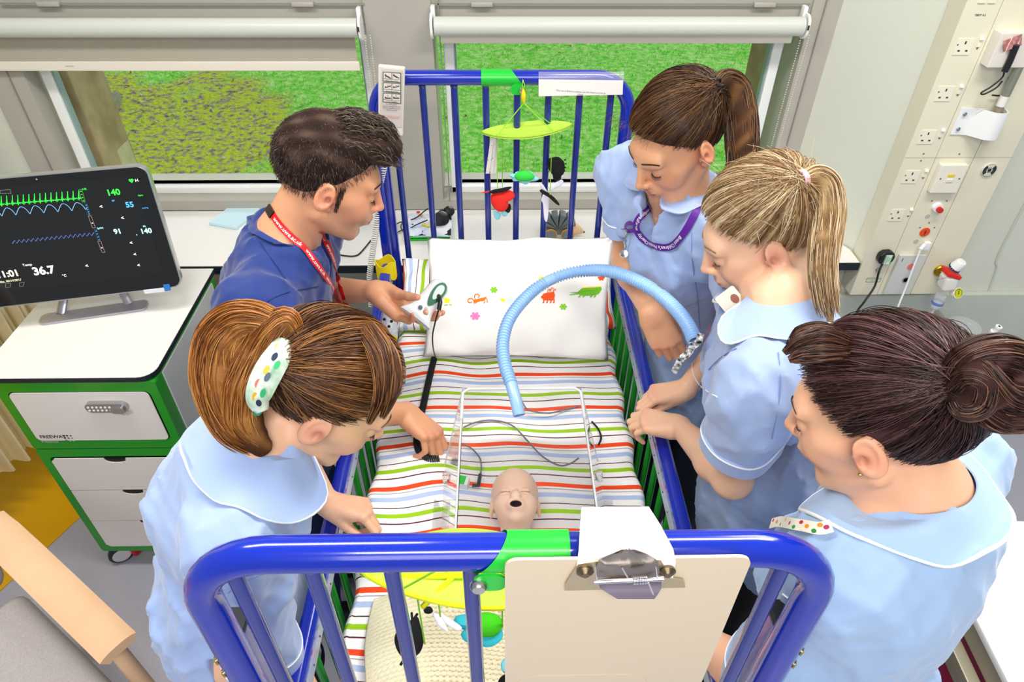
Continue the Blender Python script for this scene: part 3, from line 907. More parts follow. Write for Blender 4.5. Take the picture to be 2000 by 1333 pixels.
def stroke(pts, w, m, name='print_stroke'):
    pts = [Vector((x, y, 0)) for x, y in pts]
    sp_ = spline(pts, 5) if len(pts) > 2 else pts
    L_, R_ = [], []
    for i, p in enumerate(sp_):
        t = (sp_[min(i + 1, len(sp_) - 1)] - sp_[max(i - 1, 0)]).normalized(); nn = Vector((-t.y, t.x, 0)) * w / 2
        L_.append((p.x + nn.x, p.y + nn.y)); R_.append((p.x - nn.x, p.y - nn.y))
    decal(name, L_ + R_[::-1], m, bp_, pw, 0.0015)
# orange long-tailed animal
decal('printed_animal', [(924, 587), (935, 584), (944, 582), (950, 580), (950, 583), (946, 588), (938, 589), (930, 592), (925, 592)], POR, bp_, pw)
stroke([(950, 583), (952, 588), (951, 592)], 1.6, POR); stroke([(945, 586), (947, 590), (945, 593)], 1.6, POR); stroke([(931, 590), (929, 594)], 1.4, POR); stroke([(927, 590), (926, 595)], 1.4, POR)
stroke([(926, 588), (921, 584), (915, 585), (914, 590), (918, 592), (922, 590)], 2.0, POR); stroke([(928, 587), (927, 579), (931, 575), (936, 578), (934, 583)], 2.0, POR)
# pale blue animal with a yellow beak, red crested animal, green crocodile
decal('printed_animal', [(986, 588), (992, 582), (1004, 582), (1016, 579), (1026, 582), (1030, 590), (1022, 597), (1008, 599), (996, 597)], PBL, bp_, pw)
decal('printed_beak', [(977, 584), (982, 583), (987, 586), (985, 591), (978, 588)], PYE, bp_, pw)
decal('printed_animal', [(1056, 581), (1062, 574), (1072, 572), (1082, 570), (1084, 578), (1082, 586), (1078, 588), (1062, 587)], PRE, bp_, pw)
for x in (1062, 1069, 1076, 1082): stroke([(x, 585), (x, 591), (x - 2, 592)], 2.2, PRE)
for x, y in ((1072, 570), (1078, 567), (1083, 570)): stroke([(x - 3, y + 3), (x - 1, y - 4), (x + 2, y - 5), (x + 1, y - 1)], 1.5, PRE)
decal('printed_animal', [(1112, 573), (1128, 571), (1136, 564), (1160, 563), (1174, 561), (1175, 566), (1170, 574), (1164, 577), (1136, 578), (1130, 575.5), (1112, 577.5), (1112, 576), (1128, 574)], PDG, bp_, pw)
decal('printed_crest', [(1137, 563.5), (1138, 561.5), (1156, 560.5), (1174, 559.5), (1174, 561.5)], PYE, bp_, pw)
for x in (1133, 1141, 1156, 1163): stroke([(x, 576), (x - 1, 580), (x - 4, 581)], 2, PDG)
decal('printed_animal', [(867, 584), (872, 582), (880, 587), (877, 592), (869, 592)], PYE, bp_, pw); stroke([(868, 597), (875, 596)], 1.6, PGR); stroke([(878, 595), (882, 597)], 1.6, PGR)

# ---------------------------------------------------------------- clear acrylic head box
M_ACR = mat('clear_acrylic', 'ffffff', 0.02, trans=1.0, ior=1.25, spec=0.6)
hb = thing('acrylic_head_box', 'clear acrylic head box standing on the striped sheet over the doll head', 'head box', (0.045, 0.97, MZ + 0.01))
zb, zt = MZ + 0.012, 1.062
TL, TRr = -0.090, 0.192; BL, BR = -0.138, 0.240
yf, yn = 1.178, 0.745
def slab(name, q, th, m, parent):
    """q: 4 corners of the outer face"""
    q = [Vector(p) for p in q]; nn = (q[1] - q[0]).cross(q[3] - q[0]).normalized() * th
    v = [tuple(p) for p in q] + [tuple(p - nn) for p in q]
    return make(name, v, [(0, 1, 2, 3), (7, 6, 5, 4), (0, 4, 5, 1), (1, 5, 6, 2), (2, 6, 7, 3), (3, 7, 4, 0)], m, parent, smooth=False)
slab('top_panel', [(TL, yn, zt), (TRr, yn, zt), (TRr, yf, zt), (TL, yf, zt)], 0.004, M_ACR, hb)
slab('side_panel', [(BL, yn, zb), (TL - 0.001, yn, zt), (TL - 0.001, yf, zt), (BL, 1.10, zb)], 0.0045, M_ACR, hb)
slab('side_panel', [(BR, 1.10, zb), (TRr + 0.001, yf, zt), (TRr + 0.001, yn, zt), (BR, yn, zb)], 0.0045, M_ACR, hb)
M_ACE = mat('acrylic_bright_edge', 'f3f6f7', 0.12, alpha=0.72, trans=0.0, coat=1.0)
def rod(name, pts, r, m, parent, seg=8, **k):
    g = G(); g.tube(pts, r, seg, **k); return g.build(name, m, parent, sharp=60)
rod('top_edge', [(TL, yf - 0.10, zt), (TL, yf - 0.014, zt), (TL + 0.014, yf, zt), (TRr - 0.014, yf, zt), (TRr, yf - 0.014, zt), (TRr, yf - 0.10, zt)], 0.0042, M_ACE, hb)
for x in (TL, TRr):
    rod('corner_edge', [(x, yf - 0.10, zt), (x, yn, zt)], 0.0024, M_ACE, hb)
for x, xb, s in ((TL, BL, -1), (TRr, BR, 1)):
    rod('corner_edge', [(x, yf, zt), (xb, 1.10, zb)], 0.0018, mat('acrylic_side_edge', 'e4e6ea', 0.12, alpha=0.5, coat=1.0), hb)
    slab('foot_panel', [(xb if s > 0 else xb - 0.02, yn, zb), (xb + 0.02 if s > 0 else xb, yn, zb), (xb + 0.02 if s > 0 else xb, 0.99, zb), (xb if s > 0 else xb - 0.02, 0.99, zb)], 0.003, M_ACR, hb)
    g = G(); g.box((xb - s * 0.006, 1.03, zb + 0.03), (0.012, 0.022, 0.02), 0.003); g.build('catch', M_ACR, hb)

# ---------------------------------------------------------------- cables on the sheet
def cable(name, px, r, m, z, parent=None, n=8, seg=8, label=None, cat=None, lift=None):
    pts = [P(u, v, z=z + (lift[i] if lift else 0)) for i, (u, v) in enumerate(px)]
    o = rod(name, spline(pts, n), r, m, parent, seg)
    if label: tag(o, label, cat)
    return o
M_CBL = mat('grey_cable', '6f757b', 0.45); M_BLK = mat('black_rubber_cable', '15161a', 0.4); M_BLKP = mat('black_plastic', '1b1c20', 0.35)
cz = MZ + 0.010
cable('sensor_cable', [(905, 836), (930, 826), (962, 822), (1000, 832), (1030, 862), (1060, 893), (1092, 910), (1115, 906), (1130, 896)], 0.0022, M_CBL, cz, label='thin grey cable curving across the sheet inside the acrylic box', cat='cable')
cable('sensor_cable', [(1012, 765), (1022, 790), (1035, 803), (1070, 808), (1100, 802), (1130, 795)], 0.0022, M_CBL, cz, label='short grey cable behind the end of the blue hose', cat='cable')
cable('sensor_cable', [(1156, 824), (1168, 838), (1174, 855), (1169, 870)], 0.0026, M_BLK, cz + 0.004, label='short black cable piece on the sheet right of the acrylic box', cat='cable')
sc_ = thing('oxygen_sensor', 'small white and green sensor with an angled grey plug beside the doll head', 'sensor', P(905, 945, z=cz))
c0 = P(905, 944, z=cz + 0.010)
g = G(); g.box(c0, (0.028, 0.026, 0.022), 0.004, M=Matrix.Rotation(R(-12), 3, 'Z')); g.build('sensor_body', M_UPVC, sc_, wn=True)
g = G(); g.box(c0 + Vector((-0.004, 0, 0.0115)), (0.018, 0.024, 0.001), 0.0, M=Matrix.Rotation(R(-12), 3, 'Z')); g.build('green_label', M_GREENCL, sc_, smooth=False)
cable('cord', [(903, 868), (922, 878), (937, 896), (940, 915), (938, 930)], 0.0020, M_CBL, cz, sc_)
rod('plug', [P(938, 928, z=cz + .004), P(934, 950, z=cz + .006), P(922, 949, z=cz + .008)], 0.0045, mat('dark_grey_plastic', '3c4147', 0.4), sc_)

# ---------------------------------------------------------------- blue breathing hose
M_HOSE = mat('blue_hose_plastic', '9cc6f4', 0.22, coat=0.5)
hp = [(1014, 812, 1.50), (1008, 785, 1.51), (998, 750, 1.53), (986, 712, 1.56), (982, 672, 1.59), (992, 630, 1.62), (1015, 595, 1.65), (1050, 562, 1.68), (1095, 539, 1.69), (1145, 529, 1.68), (1195, 531, 1.63), (1245, 549, 1.57), (1290, 577, 1.51), (1325, 610, 1.45), (1347, 642, 1.40), (1357, 668, 1.37)]
path = spline([P(u, v, t=t) for u, v, t in hp], 40)
rs = []; acc = 0
for i, p in enumerate(path):
    if i: acc += (p - path[i - 1]).length
    smooth_cuff = acc < 0.085 or (0.40 < acc < 0.43) or (0.74 < acc < 0.765) or (1.0 < acc < 1.02)
    rs.append(0.0148 if smooth_cuff else 0.0142 + 0.0012 * math.sin(acc * 2 * math.pi / 0.0068))
# resample finely so that every corrugation is real
fine = []; 
for i in range(len(path) - 1):
    for k in range(3): fine.append(path[i].lerp(path[i + 1], k / 3))
rs = []; acc = 0
for i, p in enumerate(fine):
    if i: acc += (p - fine[i - 1]).length
    sc2 = acc < 0.075 or (0.40 < acc < 0.425) or (0.72 < acc < 0.745)
    rs.append(0.0136 if sc2 else 0.0134 + 0.0021 * math.sin(acc * 2 * math.pi / 0.0078))
g = G(); g.tube(fine, 0, 18, rs=rs, caps=False)
# open mouth
t0 = (fine[0] - fine[3]).normalized()
g.lathe([(0.0138, -0.002), (0.0138, 0.0), (0.0112, 0.0), (0.0112, -0.03), (0.0, -0.03)], fine[0], t0, 18, cap=False)
hs = g.build('breathing_hose', M_HOSE, sharp=80); tag(hs, 'light blue corrugated breathing hose arching over the pillow', 'hose')

# ---------------------------------------------------------------- cream cellular blanket
V = []; KC = []; n = 220; m_ = 180
for i in range(n):
    for j in range(m_):
        s, t = i / (n - 1), j / (m_ - 1)
        x = lerp(-0.262, 0.27, s) + 0.01 * math.sin(t * 6); y = lerp(0.455, 0.755, t) - 0.012 * abs(2 * s - 1) ** 4 + 0.012 * math.sin(s * 7)
        e = (1 - abs(2 * s - 1) ** 6) * (1 - abs(2 * t - 1) ** 8)
        z = MZ + 0.012 + 0.035 * e + 0.006 * math.sin(s * 9 + t * 5) + 0.004 * math.sin(t * 14 + s * 4)
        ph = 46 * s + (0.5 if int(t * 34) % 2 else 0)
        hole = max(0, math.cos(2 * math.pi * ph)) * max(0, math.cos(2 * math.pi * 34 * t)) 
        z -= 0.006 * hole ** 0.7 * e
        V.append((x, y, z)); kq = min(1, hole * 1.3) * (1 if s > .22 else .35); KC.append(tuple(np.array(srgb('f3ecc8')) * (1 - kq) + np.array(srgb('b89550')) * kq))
idx = np.arange(n * m_).reshape(n, m_)
Fq = np.stack([idx[:-1, :-1], idx[1:, :-1], idx[1:, 1:], idx[:-1, 1:]], -1).reshape(-1, 4)
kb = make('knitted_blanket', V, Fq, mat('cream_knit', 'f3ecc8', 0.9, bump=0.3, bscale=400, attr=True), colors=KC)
tag(kb, 'cream knitted cellular blanket folded at the foot end of the cot', 'blanket')
kb.modifiers.new('th', 'SOLIDIFY').thickness = 0.004

# ---------------------------------------------------------------- clipboard on the near end
cb = thing('clipboard', 'beige plastic clipboard with a metal clip hung on the near cot rail', 'clipboard', (0.13, 0.388, 1.24))
M_CB = mat('beige_plastic', 'dccaae', 0.3, coat=0.2)
yb_ = 0.388
g = G(); g.prism(rrect(0.252, 0.345, 0.014, cx=0.129, cy=1.416), frame((0, yb_, 0), (1, 0, 0), (0, 0, 1)), 0.0035)
g.build('board', M_CB, cb, sharp=30)
g = G(); g.prism(rrect(0.17, 0.10, 0.03, cx=0.10, cy=1.28), frame((0, yb_ - 0.0036, 0), (1, 0, 0), (0, 0, 1)), 0.0006); g.build('raised_pad', M_CB, cb, sharp=30)
M_WP = mat('white_hook_plastic', 'fbfbfb', 0.3)
g = G(); rows = []
for (y, z, xa, xb) in [(0.3835, 1.552, 0.074, 0.178), (0.3835, 1.585, 0.076, 0.176), (0.392, 1.592, 0.078, 0.174), (0.42, 1.593, 0.082, 0.166), (0.448, 1.585, 0.087, 0.160), (0.452, 1.56, 0.087, 0.160)]:
    rows.append([(lerp(xa, xb, k / 8), y, z) for k in range(9)])
g.sheet(rows, 0.002); g.build('hook', M_WP, cb)
M_CLIP = mat('clip_steel', 'a79f92', 0.22, metal=1.0)
def cq(u, v, y): 
    p = P(u, v, y=y); return (p.x, p.z)
yc = yb_ - 0.006
# wings, lever plate, jaw plate, spring rod
g = G(); F_ = frame((0, yc, 0), (1, 0, 0), (0, 0, 1))
g.prism([cq(*p, yc) for p in ((1103, 1152), (1338, 1146), (1335, 1132), (1310, 1128), (1290, 1092), (1175, 1094), (1130, 1100), (1104, 1140))], F_, 0.0015)
g.build('wing_plate', mat('clip_wing', 'c7b896', 0.3, metal=0.7), cb, sharp=30)
g = G(); rows = []
for v, w0, w1, yo in ((1074, 1215, 1240, 0.022), (1082, 1196, 1262, 0.02), (1094, 1170, 1282, 0.017), (1112, 1164, 1288, 0.013), (1128, 1166, 1290, 0.008)):
    row = []
    for k in range(9):
        p = P(lerp(w0, w1, k / 8), v, y=yc - yo + 0.006 * abs(k / 4 - 1) ** 2); row.append(p)
    rows.append(row)
g.sheet(rows, 0.0015); g.build('lever_plate', M_CLIP, cb)
g = G(); rows = []
for v, w0, w1, yo in ((1136, 1168, 1292, 0.010), (1150, 1172, 1292, 0.013), (1160, 1188, 1286, 0.012), (1171, 1206, 1278, 0.008)):
    rows.append([P(lerp(w0, w1, k / 6), v, y=yc - yo) for k in range(7)])
g.sheet(rows, 0.0015); g.build('jaw_plate', mat('jaw_steel', 'b7aab5', 0.25, metal=1.0), cb)
rod('pivot_rod', [P(1160, 1137, y=yc - 0.02), P(1296, 1131, y=yc - 0.02)], 0.0026, mat('bright_steel', 'efeaf0', 0.15, metal=1.0), cb, 12)
coil = []
pa, pb2 = P(1236, 1134, y=yc - 0.02), P(1264, 1132.5, y=yc - 0.02)
for k in range(100):
    t = k / 99; a = t * 2 * math.pi * 9; coil.append(pa.lerp(pb2, t) + Vector((0, 0.0042 * math.cos(a), 0.0042 * math.sin(a))))
rod('spring', coil, 0.0007, mat('bright_steel'), cb, 6)
for u0, u1, v0, v1 in ((1163, 1166, 1108, 1134), (1281, 1284, 1108, 1130), (1214, 1226, 1108, 1128), (1266, 1276, 1138, 1162)):
    rod('wire', [P(u0, v0, y=yc - 0.019), P(u1, v1, y=yc - 0.021)], 0.0009, mat('bright_steel'), cb, 6)
for u, v in ((1142, 1112), (1302, 1112)):
    g = G(); g.lathe([(0.0, 0), (0.008, 0.0), (0.009, 0.004), (0.004, 0.008), (0.0, 0.008)], P(u, v, y=yc), (0, -1, 0), 16, cap=False); g.build('shoulder', mat('clip_shadow_steel', '8c7a60', 0.3, metal=1.0), cb)

# ---------------------------------------------------------------- hand control and paper sign on the far end
hc = thing('hand_control', 'white hand control with tilt pictograms hooked over the far cot rail', 'hand control', (-0.29, 1.868, 1.40))
ya = YF - 0.034
F_ = frame((0, ya, 0), (1, 0, 0), (0, 0, 1))
g = G(); g.prism([cq(740, 124, ya), cq(740, 256, ya), cq(788, 262, ya), cq(792, 129, ya)], F_, 0.016)
o = g.build('control_body', mat('ivory_plastic', 'e2ddcf', 0.35), hc, smooth=False); bv = o.modifiers.new('b', 'BEVEL'); bv.width = 0.003; bv.segments = 2
def bp2(u, v): return P(u, v, y=ya - 0.0165)
def cd(u, v): # position on the 952x1333 close-up of the control
    return (720 + u / 9.52, 120 + v / 9.52)
def quadpoly(name, pts, m, parent, y=None, th=0.0006, crop=True):
    y = ya - 0.0166 if y is None else y
    q = [cq(*(cd(*p) if crop else p), y) for p in pts]
    g = G(); g.prism(q[::-1] if sum((q[i][0] * q[(i + 1) % len(q)][1] - q[(i + 1) % len(q)][0] * q[i][1]) for i in range(len(q))) < 0 else q, frame((0, y, 0), (1, 0, 0), (0, 0, 1)), th)
    return g.build(name, m, parent, smooth=False)
quadpoly('label_panel', [(235, 130), (640, 165), (620, 1230), (215, 1195)], mat('grey_label', 'cfc8c2', 0.5), hc)
M_LBL = mat('dark_print', '23262a', 0.6); M_LBW = mat('pictogram_ground', 'ded6ce', 0.6); M_RDP = mat('red_print', 'd86a5c', 0.6); M_GYB = mat('grey_green_border', '6d786f', 0.6)
y2 = ya - 0.0176
for k, v0 in enumerate((190, 385, 580)):
    quadpoly('pictogram_border', [(260, v0), (608, v0 + 20), (605, v0 + 210), (258, v0 + 175)], M_GYB, hc, y2)
    quadpoly('pictogram', [(280, v0 + 20), (425, v0 + 28), (425, v0 + 135), (278, v0 + 125)], M_LBW, hc, y2 - 0.0008)
    quadpoly('pictogram', [(440, v0 + 30), (588, v0 + 40), (586, v0 + 150), (440, v0 + 138)], M_LBW, hc, y2 - 0.0008)
    quadpoly('caption_strip', [(278, v0 + 138), (588, v0 + 160), (586, v0 + 192), (278, v0 + 165)], M_LBW, hc, y2 - 0.0008)
    tilt = (60, -25, 10)[k]
    for x0 in (300, 455):
        yy = v0 + (60 if k == 0 else 90)
        quadpoly('bed_symbol', [(x0, yy), (x0 + 18, yy - 22), (x0 + 22, yy + 4), (x0 + 115, yy + tilt - 4), (x0 + 115, yy + tilt + 12), (x0 + 5, yy + 20)], M_LBL, hc, y2 - 0.0016)
        quadpoly('arrow', [(x0 + (0 if k == 0 and x0 < 400 else 50), yy + (52 if k < 1 else -25)), (x0 + (0 if k == 0 and x0 < 400 else 50) + 16, yy + (52 if k < 1 else -25)), (x0 + (0 if k == 0 and x0 < 400 else 50) + 8, yy + (35 if k < 1 else -42))], M_LBL, hc, y2 - 0.0016)
def ctext(body, u, v, size, m, y=None, parent=hc, crop=True):
    p = P(*(cd(u, v) if crop else (u, v)), y=y or (y2 - 0.002))
    return text('lettering', body, frame(p, (1, 0, -0.06), (0, 0, 1)), size, m, parent)
ctext('Head End Tilt', 430, 368, 0.0058, M_LBL); ctext('Foot End Tilt', 432, 562, 0.0058, M_LBL); ctext('Cot Height', 430, 750, 0.0062, M_LBL)
ctext('Tilt Operation\nBefore raising foot end\nensure backrest area is\nfully lowered', 425, 855, 0.0052, M_LBL)
ctext('Ensure Brakes Locked\nBefore Operating', 425, 1035, 0.0052, M_RDP)
quadpoly('logo', [(402, 1130), (448, 1134), (447, 1176), (401, 1172)], M_LBL, hc, y2)
# coiled white cord hanging from the control
M_CORD = mat('white_cord', 'ecebe6', 0.4)
cpx = [(752, 258, ya + 0.004), (752, 300, ya), (751, 320, ya - 0.002), (741, 370, ya - 0.01), (738, 420, ya - 0.02), (731, 470, ya - 0.03), (724, 520, ya - 0.04), (722, 560, ya - 0.05), (726, 600, ya - 0.05)]
cen = spline([P(u, v, y=y) for u, v, y in cpx], 14)
L_ = [0]
for i in range(1, len(cen)): L_.append(L_[-1] + (cen[i] - cen[i - 1]).length)
fr_ = frames(cen); tot = L_[-1]; coil = []
turns = tot / 0.0075
for k in range(int(turns * 12)):
    s = k / (turns * 12) * tot
    i = max(0, min(len(L_) - 2, int(np.searchsorted(L_, s)) - 1)); t = (s - L_[i]) / max(1e-6, L_[i + 1] - L_[i])
    p = fr_[i][0].lerp(fr_[i + 1][0], t); rr = 0.0085 * min(1, max(0.15, (s - 0.04) / 0.03)); a = k / 12 * 2 * math.pi
    coil.append(p + fr_[i][2] * math.cos(a) * rr + fr_[i][3] * math.sin(a) * rr)
rod('coiled_cord', coil, 0.0019, M_CORD, hc, 6)
# paper sign
sg = thing('paper_sign', 'white paper sign taped to the far cot rail', 'sign', (0.225, 1.87, 1.51))
ys = YF - 0.024
quadpoly('paper', [(1052, 155), (1217, 157), (1216, 185), (1052, 188)], mat('white_paper', 'f2ece8', 0.7), sg, ys, 0.0006, crop=False)
g = G(); a = P(1052, 154, y=ys - 0.001); b = P(1219, 156, y=ys - 0.001)
g.sheet([[(x, YF - (TR + 0.002) * math.cos(t), ZR + (TR + 0.002) * math.sin(t)) for x in (a.x, b.x)] for t in np.linspace(R(-35), R(60), 8)], 0.0)
g.build('clear_tape', mat('clear_tape_film', 'e8e4f4', 0.08, alpha=0.25, coat=1.0), sg)
ctext('This cot is Electric; please use the hand control to\nadjust', 1134, 182, 0.0068, mat('grey_print', '6a6660', 0.7), y=ys - 0.0012, parent=sg, crop=False)

# ---------------------------------------------------------------- soft mobiles
M_LIME = mat('lime_felt', 'b6de4c', 0.85, bump=0.2, bscale=300); M_GRIB = mat('green_ribbon', '8fd628', 0.6); M_REDF = mat('red_felt', 'ee2a22', 0.85); M_BLKF = mat('black_felt', '0f0e10', 0.9)
M_AQF = mat('aqua_felt', '8fdcec', 0.85); M_GRF = mat('green_felt', '35cf45', 0.85); M_WHF = mat('white_felt', 'e9e6f4', 0.85); M_YEF = mat('yellow_felt', 'f0dc1e', 0.85); M_TAG = mat('care_label_satin', 'e6e2dc', 0.6)
def puff(name, poly, y, th, m, parent, n=5):
    """stuffed felt shape from its outline (x, z), rounded to the rim"""
    c = (sum(p[0] for p in poly) / len(poly), sum(p[1] for p in poly) / len(poly)); v = []; f = []; k = len(poly)
    for sgn in (1, -1):
        for i in range(n):
            t = math.cos(math.pi / 2 * i / n); h = math.sin(math.pi / 2 * i / n)
            for p in poly: v.append((c[0] + (p[0] - c[0]) * t, y + sgn * th / 2 * h, c[1] + (p[1] - c[1]) * t))
        v.append((c[0], y + sgn * th / 2, c[1]))
    m1 = n * k + 1
    for q in (0, 1):
        for i in range(n - 1):
            for j in range(k):
                a, b = q * m1 + i * k + j, q * m1 + i * k + (j + 1) % k
                f.append((a, b, b + k, a + k) if q == 0 else (a + k, b + k, b, a))
        for j in range(k):
            a, b = q * m1 + (n - 1) * k + j, q * m1 + (n - 1) * k + (j + 1) % k
            f.append((a, b, q * m1 + n * k) if q == 0 else (b, a, q * m1 + n * k))
    return make(name, v, f, m, parent)
def pxpuff(name, pts, y, th, m, parent): return puff(name, [cq(u, v, y) for u, v in [tuple(q[:2]) for q in spline([(a, b, 0) for a, b in pts], 4, True)]], y, th, m, parent)
def mq(u, v): return (930 + u / 4.445, 140 + v / 4.445)
def mobile_far():
    r = thing('cot_mobile', 'lime leaf cot mobile with hanging felt insects on the far rail', 'mobile', (0.06, 1.84, 1.2))
    y = YF - 0.04
    k1 = P(*mq(405, 70), y=YF - 0.03)
    for dx in (-10, 12): rod('ribbon', [k1, P(*mq(410 + dx, 120), y=y), P(*mq(410, 155), y=y)], 0.0012, M_GRIB, r, 6)
    g = G(); a, b = P(*mq(410, 150), y=y), P(*mq(412, 275), y=y); g.tube([a.lerp(b, t) for t in np.linspace(0, 1, 9)], 0, 12, rs=[0.002 + 0.0045 * math.sin(math.pi * t) for t in np.linspace(0, 1, 9)]); g.build('toggle', M_YEF, r)
    for u, v, dy in ((195, 540, -.012), (240, 480, .03), (650, 455, .03), (665, 515, -.012)): rod('ribbon', [b, P(*mq(u, v), y=y + dy)], 0.0013, M_GRIB, r, 6)
    # leaf canopy: a long curved leaf lying almost level
    g = G(); rows = []
    n = 26
    for i in range(n + 1):
        t = i / n; u = lerp(45, 835, t); v = 520 + 30 * math.sin(t * 3.3) - 62 * t ** 1.2 + (0 if t < .75 else 0)
        c = P(*mq(u, v), y=y); w = 0.055 * math.sin(math.pi * min(1, max(0, t))) ** 0.65 + 0.001
        rows.append([(c.x, c.y + w * s, c.z + 0.014 * (s * s) * math.sin(math.pi * t) * 1.0 - 0.006 * math.sin(math.pi * t)) for s in np.linspace(-1, 1, 13)])
    g.sheet(rows, 0.004); lf = g.build('leaf_canopy', M_LIME, r)
    rod('leaf_seam', [Vector(q[0]) for q in rows], 0.0016, mat('leaf_dark_seam', '8fae2a', 0.8), lf, 6)
    for (u0, v0, u1, v1, dy) in ((180, 545, 185, 1020, -.02), (226, 585, 228, 1000, .01), (418, 585, 414, 885, 0), (662, 510, 640, 1070, -.02), (688, 540, 694, 750, .01)):
        rod('ribbon', [P(*mq(u0, v0), y=y + dy), P(*mq(u1, v1), y=y + dy)], 0.0011, M_GRIB, r, 6)
    T = lambda name, pts, m, dy=0, th=0.012: pxpuff(name, [mq(*p) for p in pts], y + dy, th, m, r)
    for k, x in enumerate((0, 22, 42)): 
        g = G(); g.sheet([[P(*mq(125 + x * .9 + a, 575), y=y - .01 + .003 * k), P(*mq(105 + x * 1.2 + a, 720), y=y - .012 + .003 * k), P(*mq(82 + x * 1.5 + a, 885), y=y - .008 + .003 * k)] for a in (0, 30)], 0.0004); cl = g.build('care_label', M_TAG, r)
    for u, v in ((137, 645), (105, 768), (130, 760), (145, 752), (92, 868), (122, 874)): 
        g = G(); g.lathe([(0.0012, 0), (0.0012, .0006)], P(*mq(u, v), y=y - .0135), (0, -1, 0), 8); g.build('printed_mark', M_LBL, r)
    T('flower_petals', [(285, 895), (330, 888), (350, 870), (420, 862), (480, 870), (510, 905), (548, 930), (520, 948), (470, 955), (440, 978), (400, 970), (370, 948), (320, 948), (310, 925)], M_AQF, 0, .02)
    T('flower_heart', [(330, 910), (360, 875), (420, 862), (480, 880), (508, 915), (480, 940), (430, 950), (360, 942)], M_GRF, -.006, .028)
    T('ladybird_wings', [(130, 1075), (160, 1050), (230, 1040), (285, 1030), (325, 1050), (335, 1085), (310, 1108), (280, 1104), (275, 1130), (280, 1170), (245, 1210), (195, 1215), (150, 1180), (128, 1125)], M_REDF, -.01, .03)
    T('ladybird_body', [(110, 1050), (140, 1030), (220, 1015), (290, 1000), (310, 1003), (285, 1025), (220, 1045), (130, 1058)], M_BLKF, -.02, .014)
    T('antenna', [(38, 1050), (75, 1045), (112, 1035), (112, 1045), (75, 1055)], M_REDF, -.02, .004)
    T('bee_body', [(255, 1185), (285, 1150), (302, 1165), (300, 1200), (280, 1225), (240, 1205)], M_BLKF, .01, .02)
    T('bee_wing', [(150, 1210), (190, 1215), (217, 1240), (205, 1280), (180, 1288), (155, 1260)], M_AQF, .004, .006); T('bee_wing', [(220, 1205), (260, 1200), (278, 1235), (250, 1260), (222, 1245)], M_AQF, .006, .006)
    T('spider_body', [(625, 760), (670, 745), (715, 742), (745, 765), (765, 790), (770, 850), (760, 885), (740, 905), (735, 935), (700, 948), (670, 935), (662, 895), (640, 870), (625, 830)], M_BLKF, .006, .03)
    for (u, v, du, dv) in ((765, 770, 14, -6), (770, 800, 14, 0), (768, 830, 12, 4), (765, 860, 10, 6), (630, 770, -10, -8), (622, 810, -12, 0), (622, 840, -12, 6), (630, 868, -10, 10)):
        rod('leg', [P(*mq(u, v), y=y + .006), P(*mq(u + du, v + dv), y=y + .004)], 0.0016, M_BLKF, r, 6)
    T('dragonfly_wing', [(552, 975), (575, 975), (605, 1020), (625, 1060), (590, 1040), (560, 1005)], M_WHF, 0, .005); T('dragonfly_wing', [(640, 1020), (680, 970), (735, 938), (757, 955), (740, 990), (690, 1015), (650, 1035)], M_WHF, .004, .005)
    T('dragonfly_wing', [(585, 1060), (615, 1045), (630, 1120), (628, 1230), (612, 1305), (590, 1270), (580, 1150), (565, 1115)], M_WHF, .002, .006)
    T('dragonfly_body', [(552, 1030), (575, 1025), (640, 1062), (690, 1105), (722, 1148), (718, 1162), (690, 1145), (640, 1100), (590, 1060), (560, 1048)], M_BLKF, -.012, .012)
    return r
mobile_far()
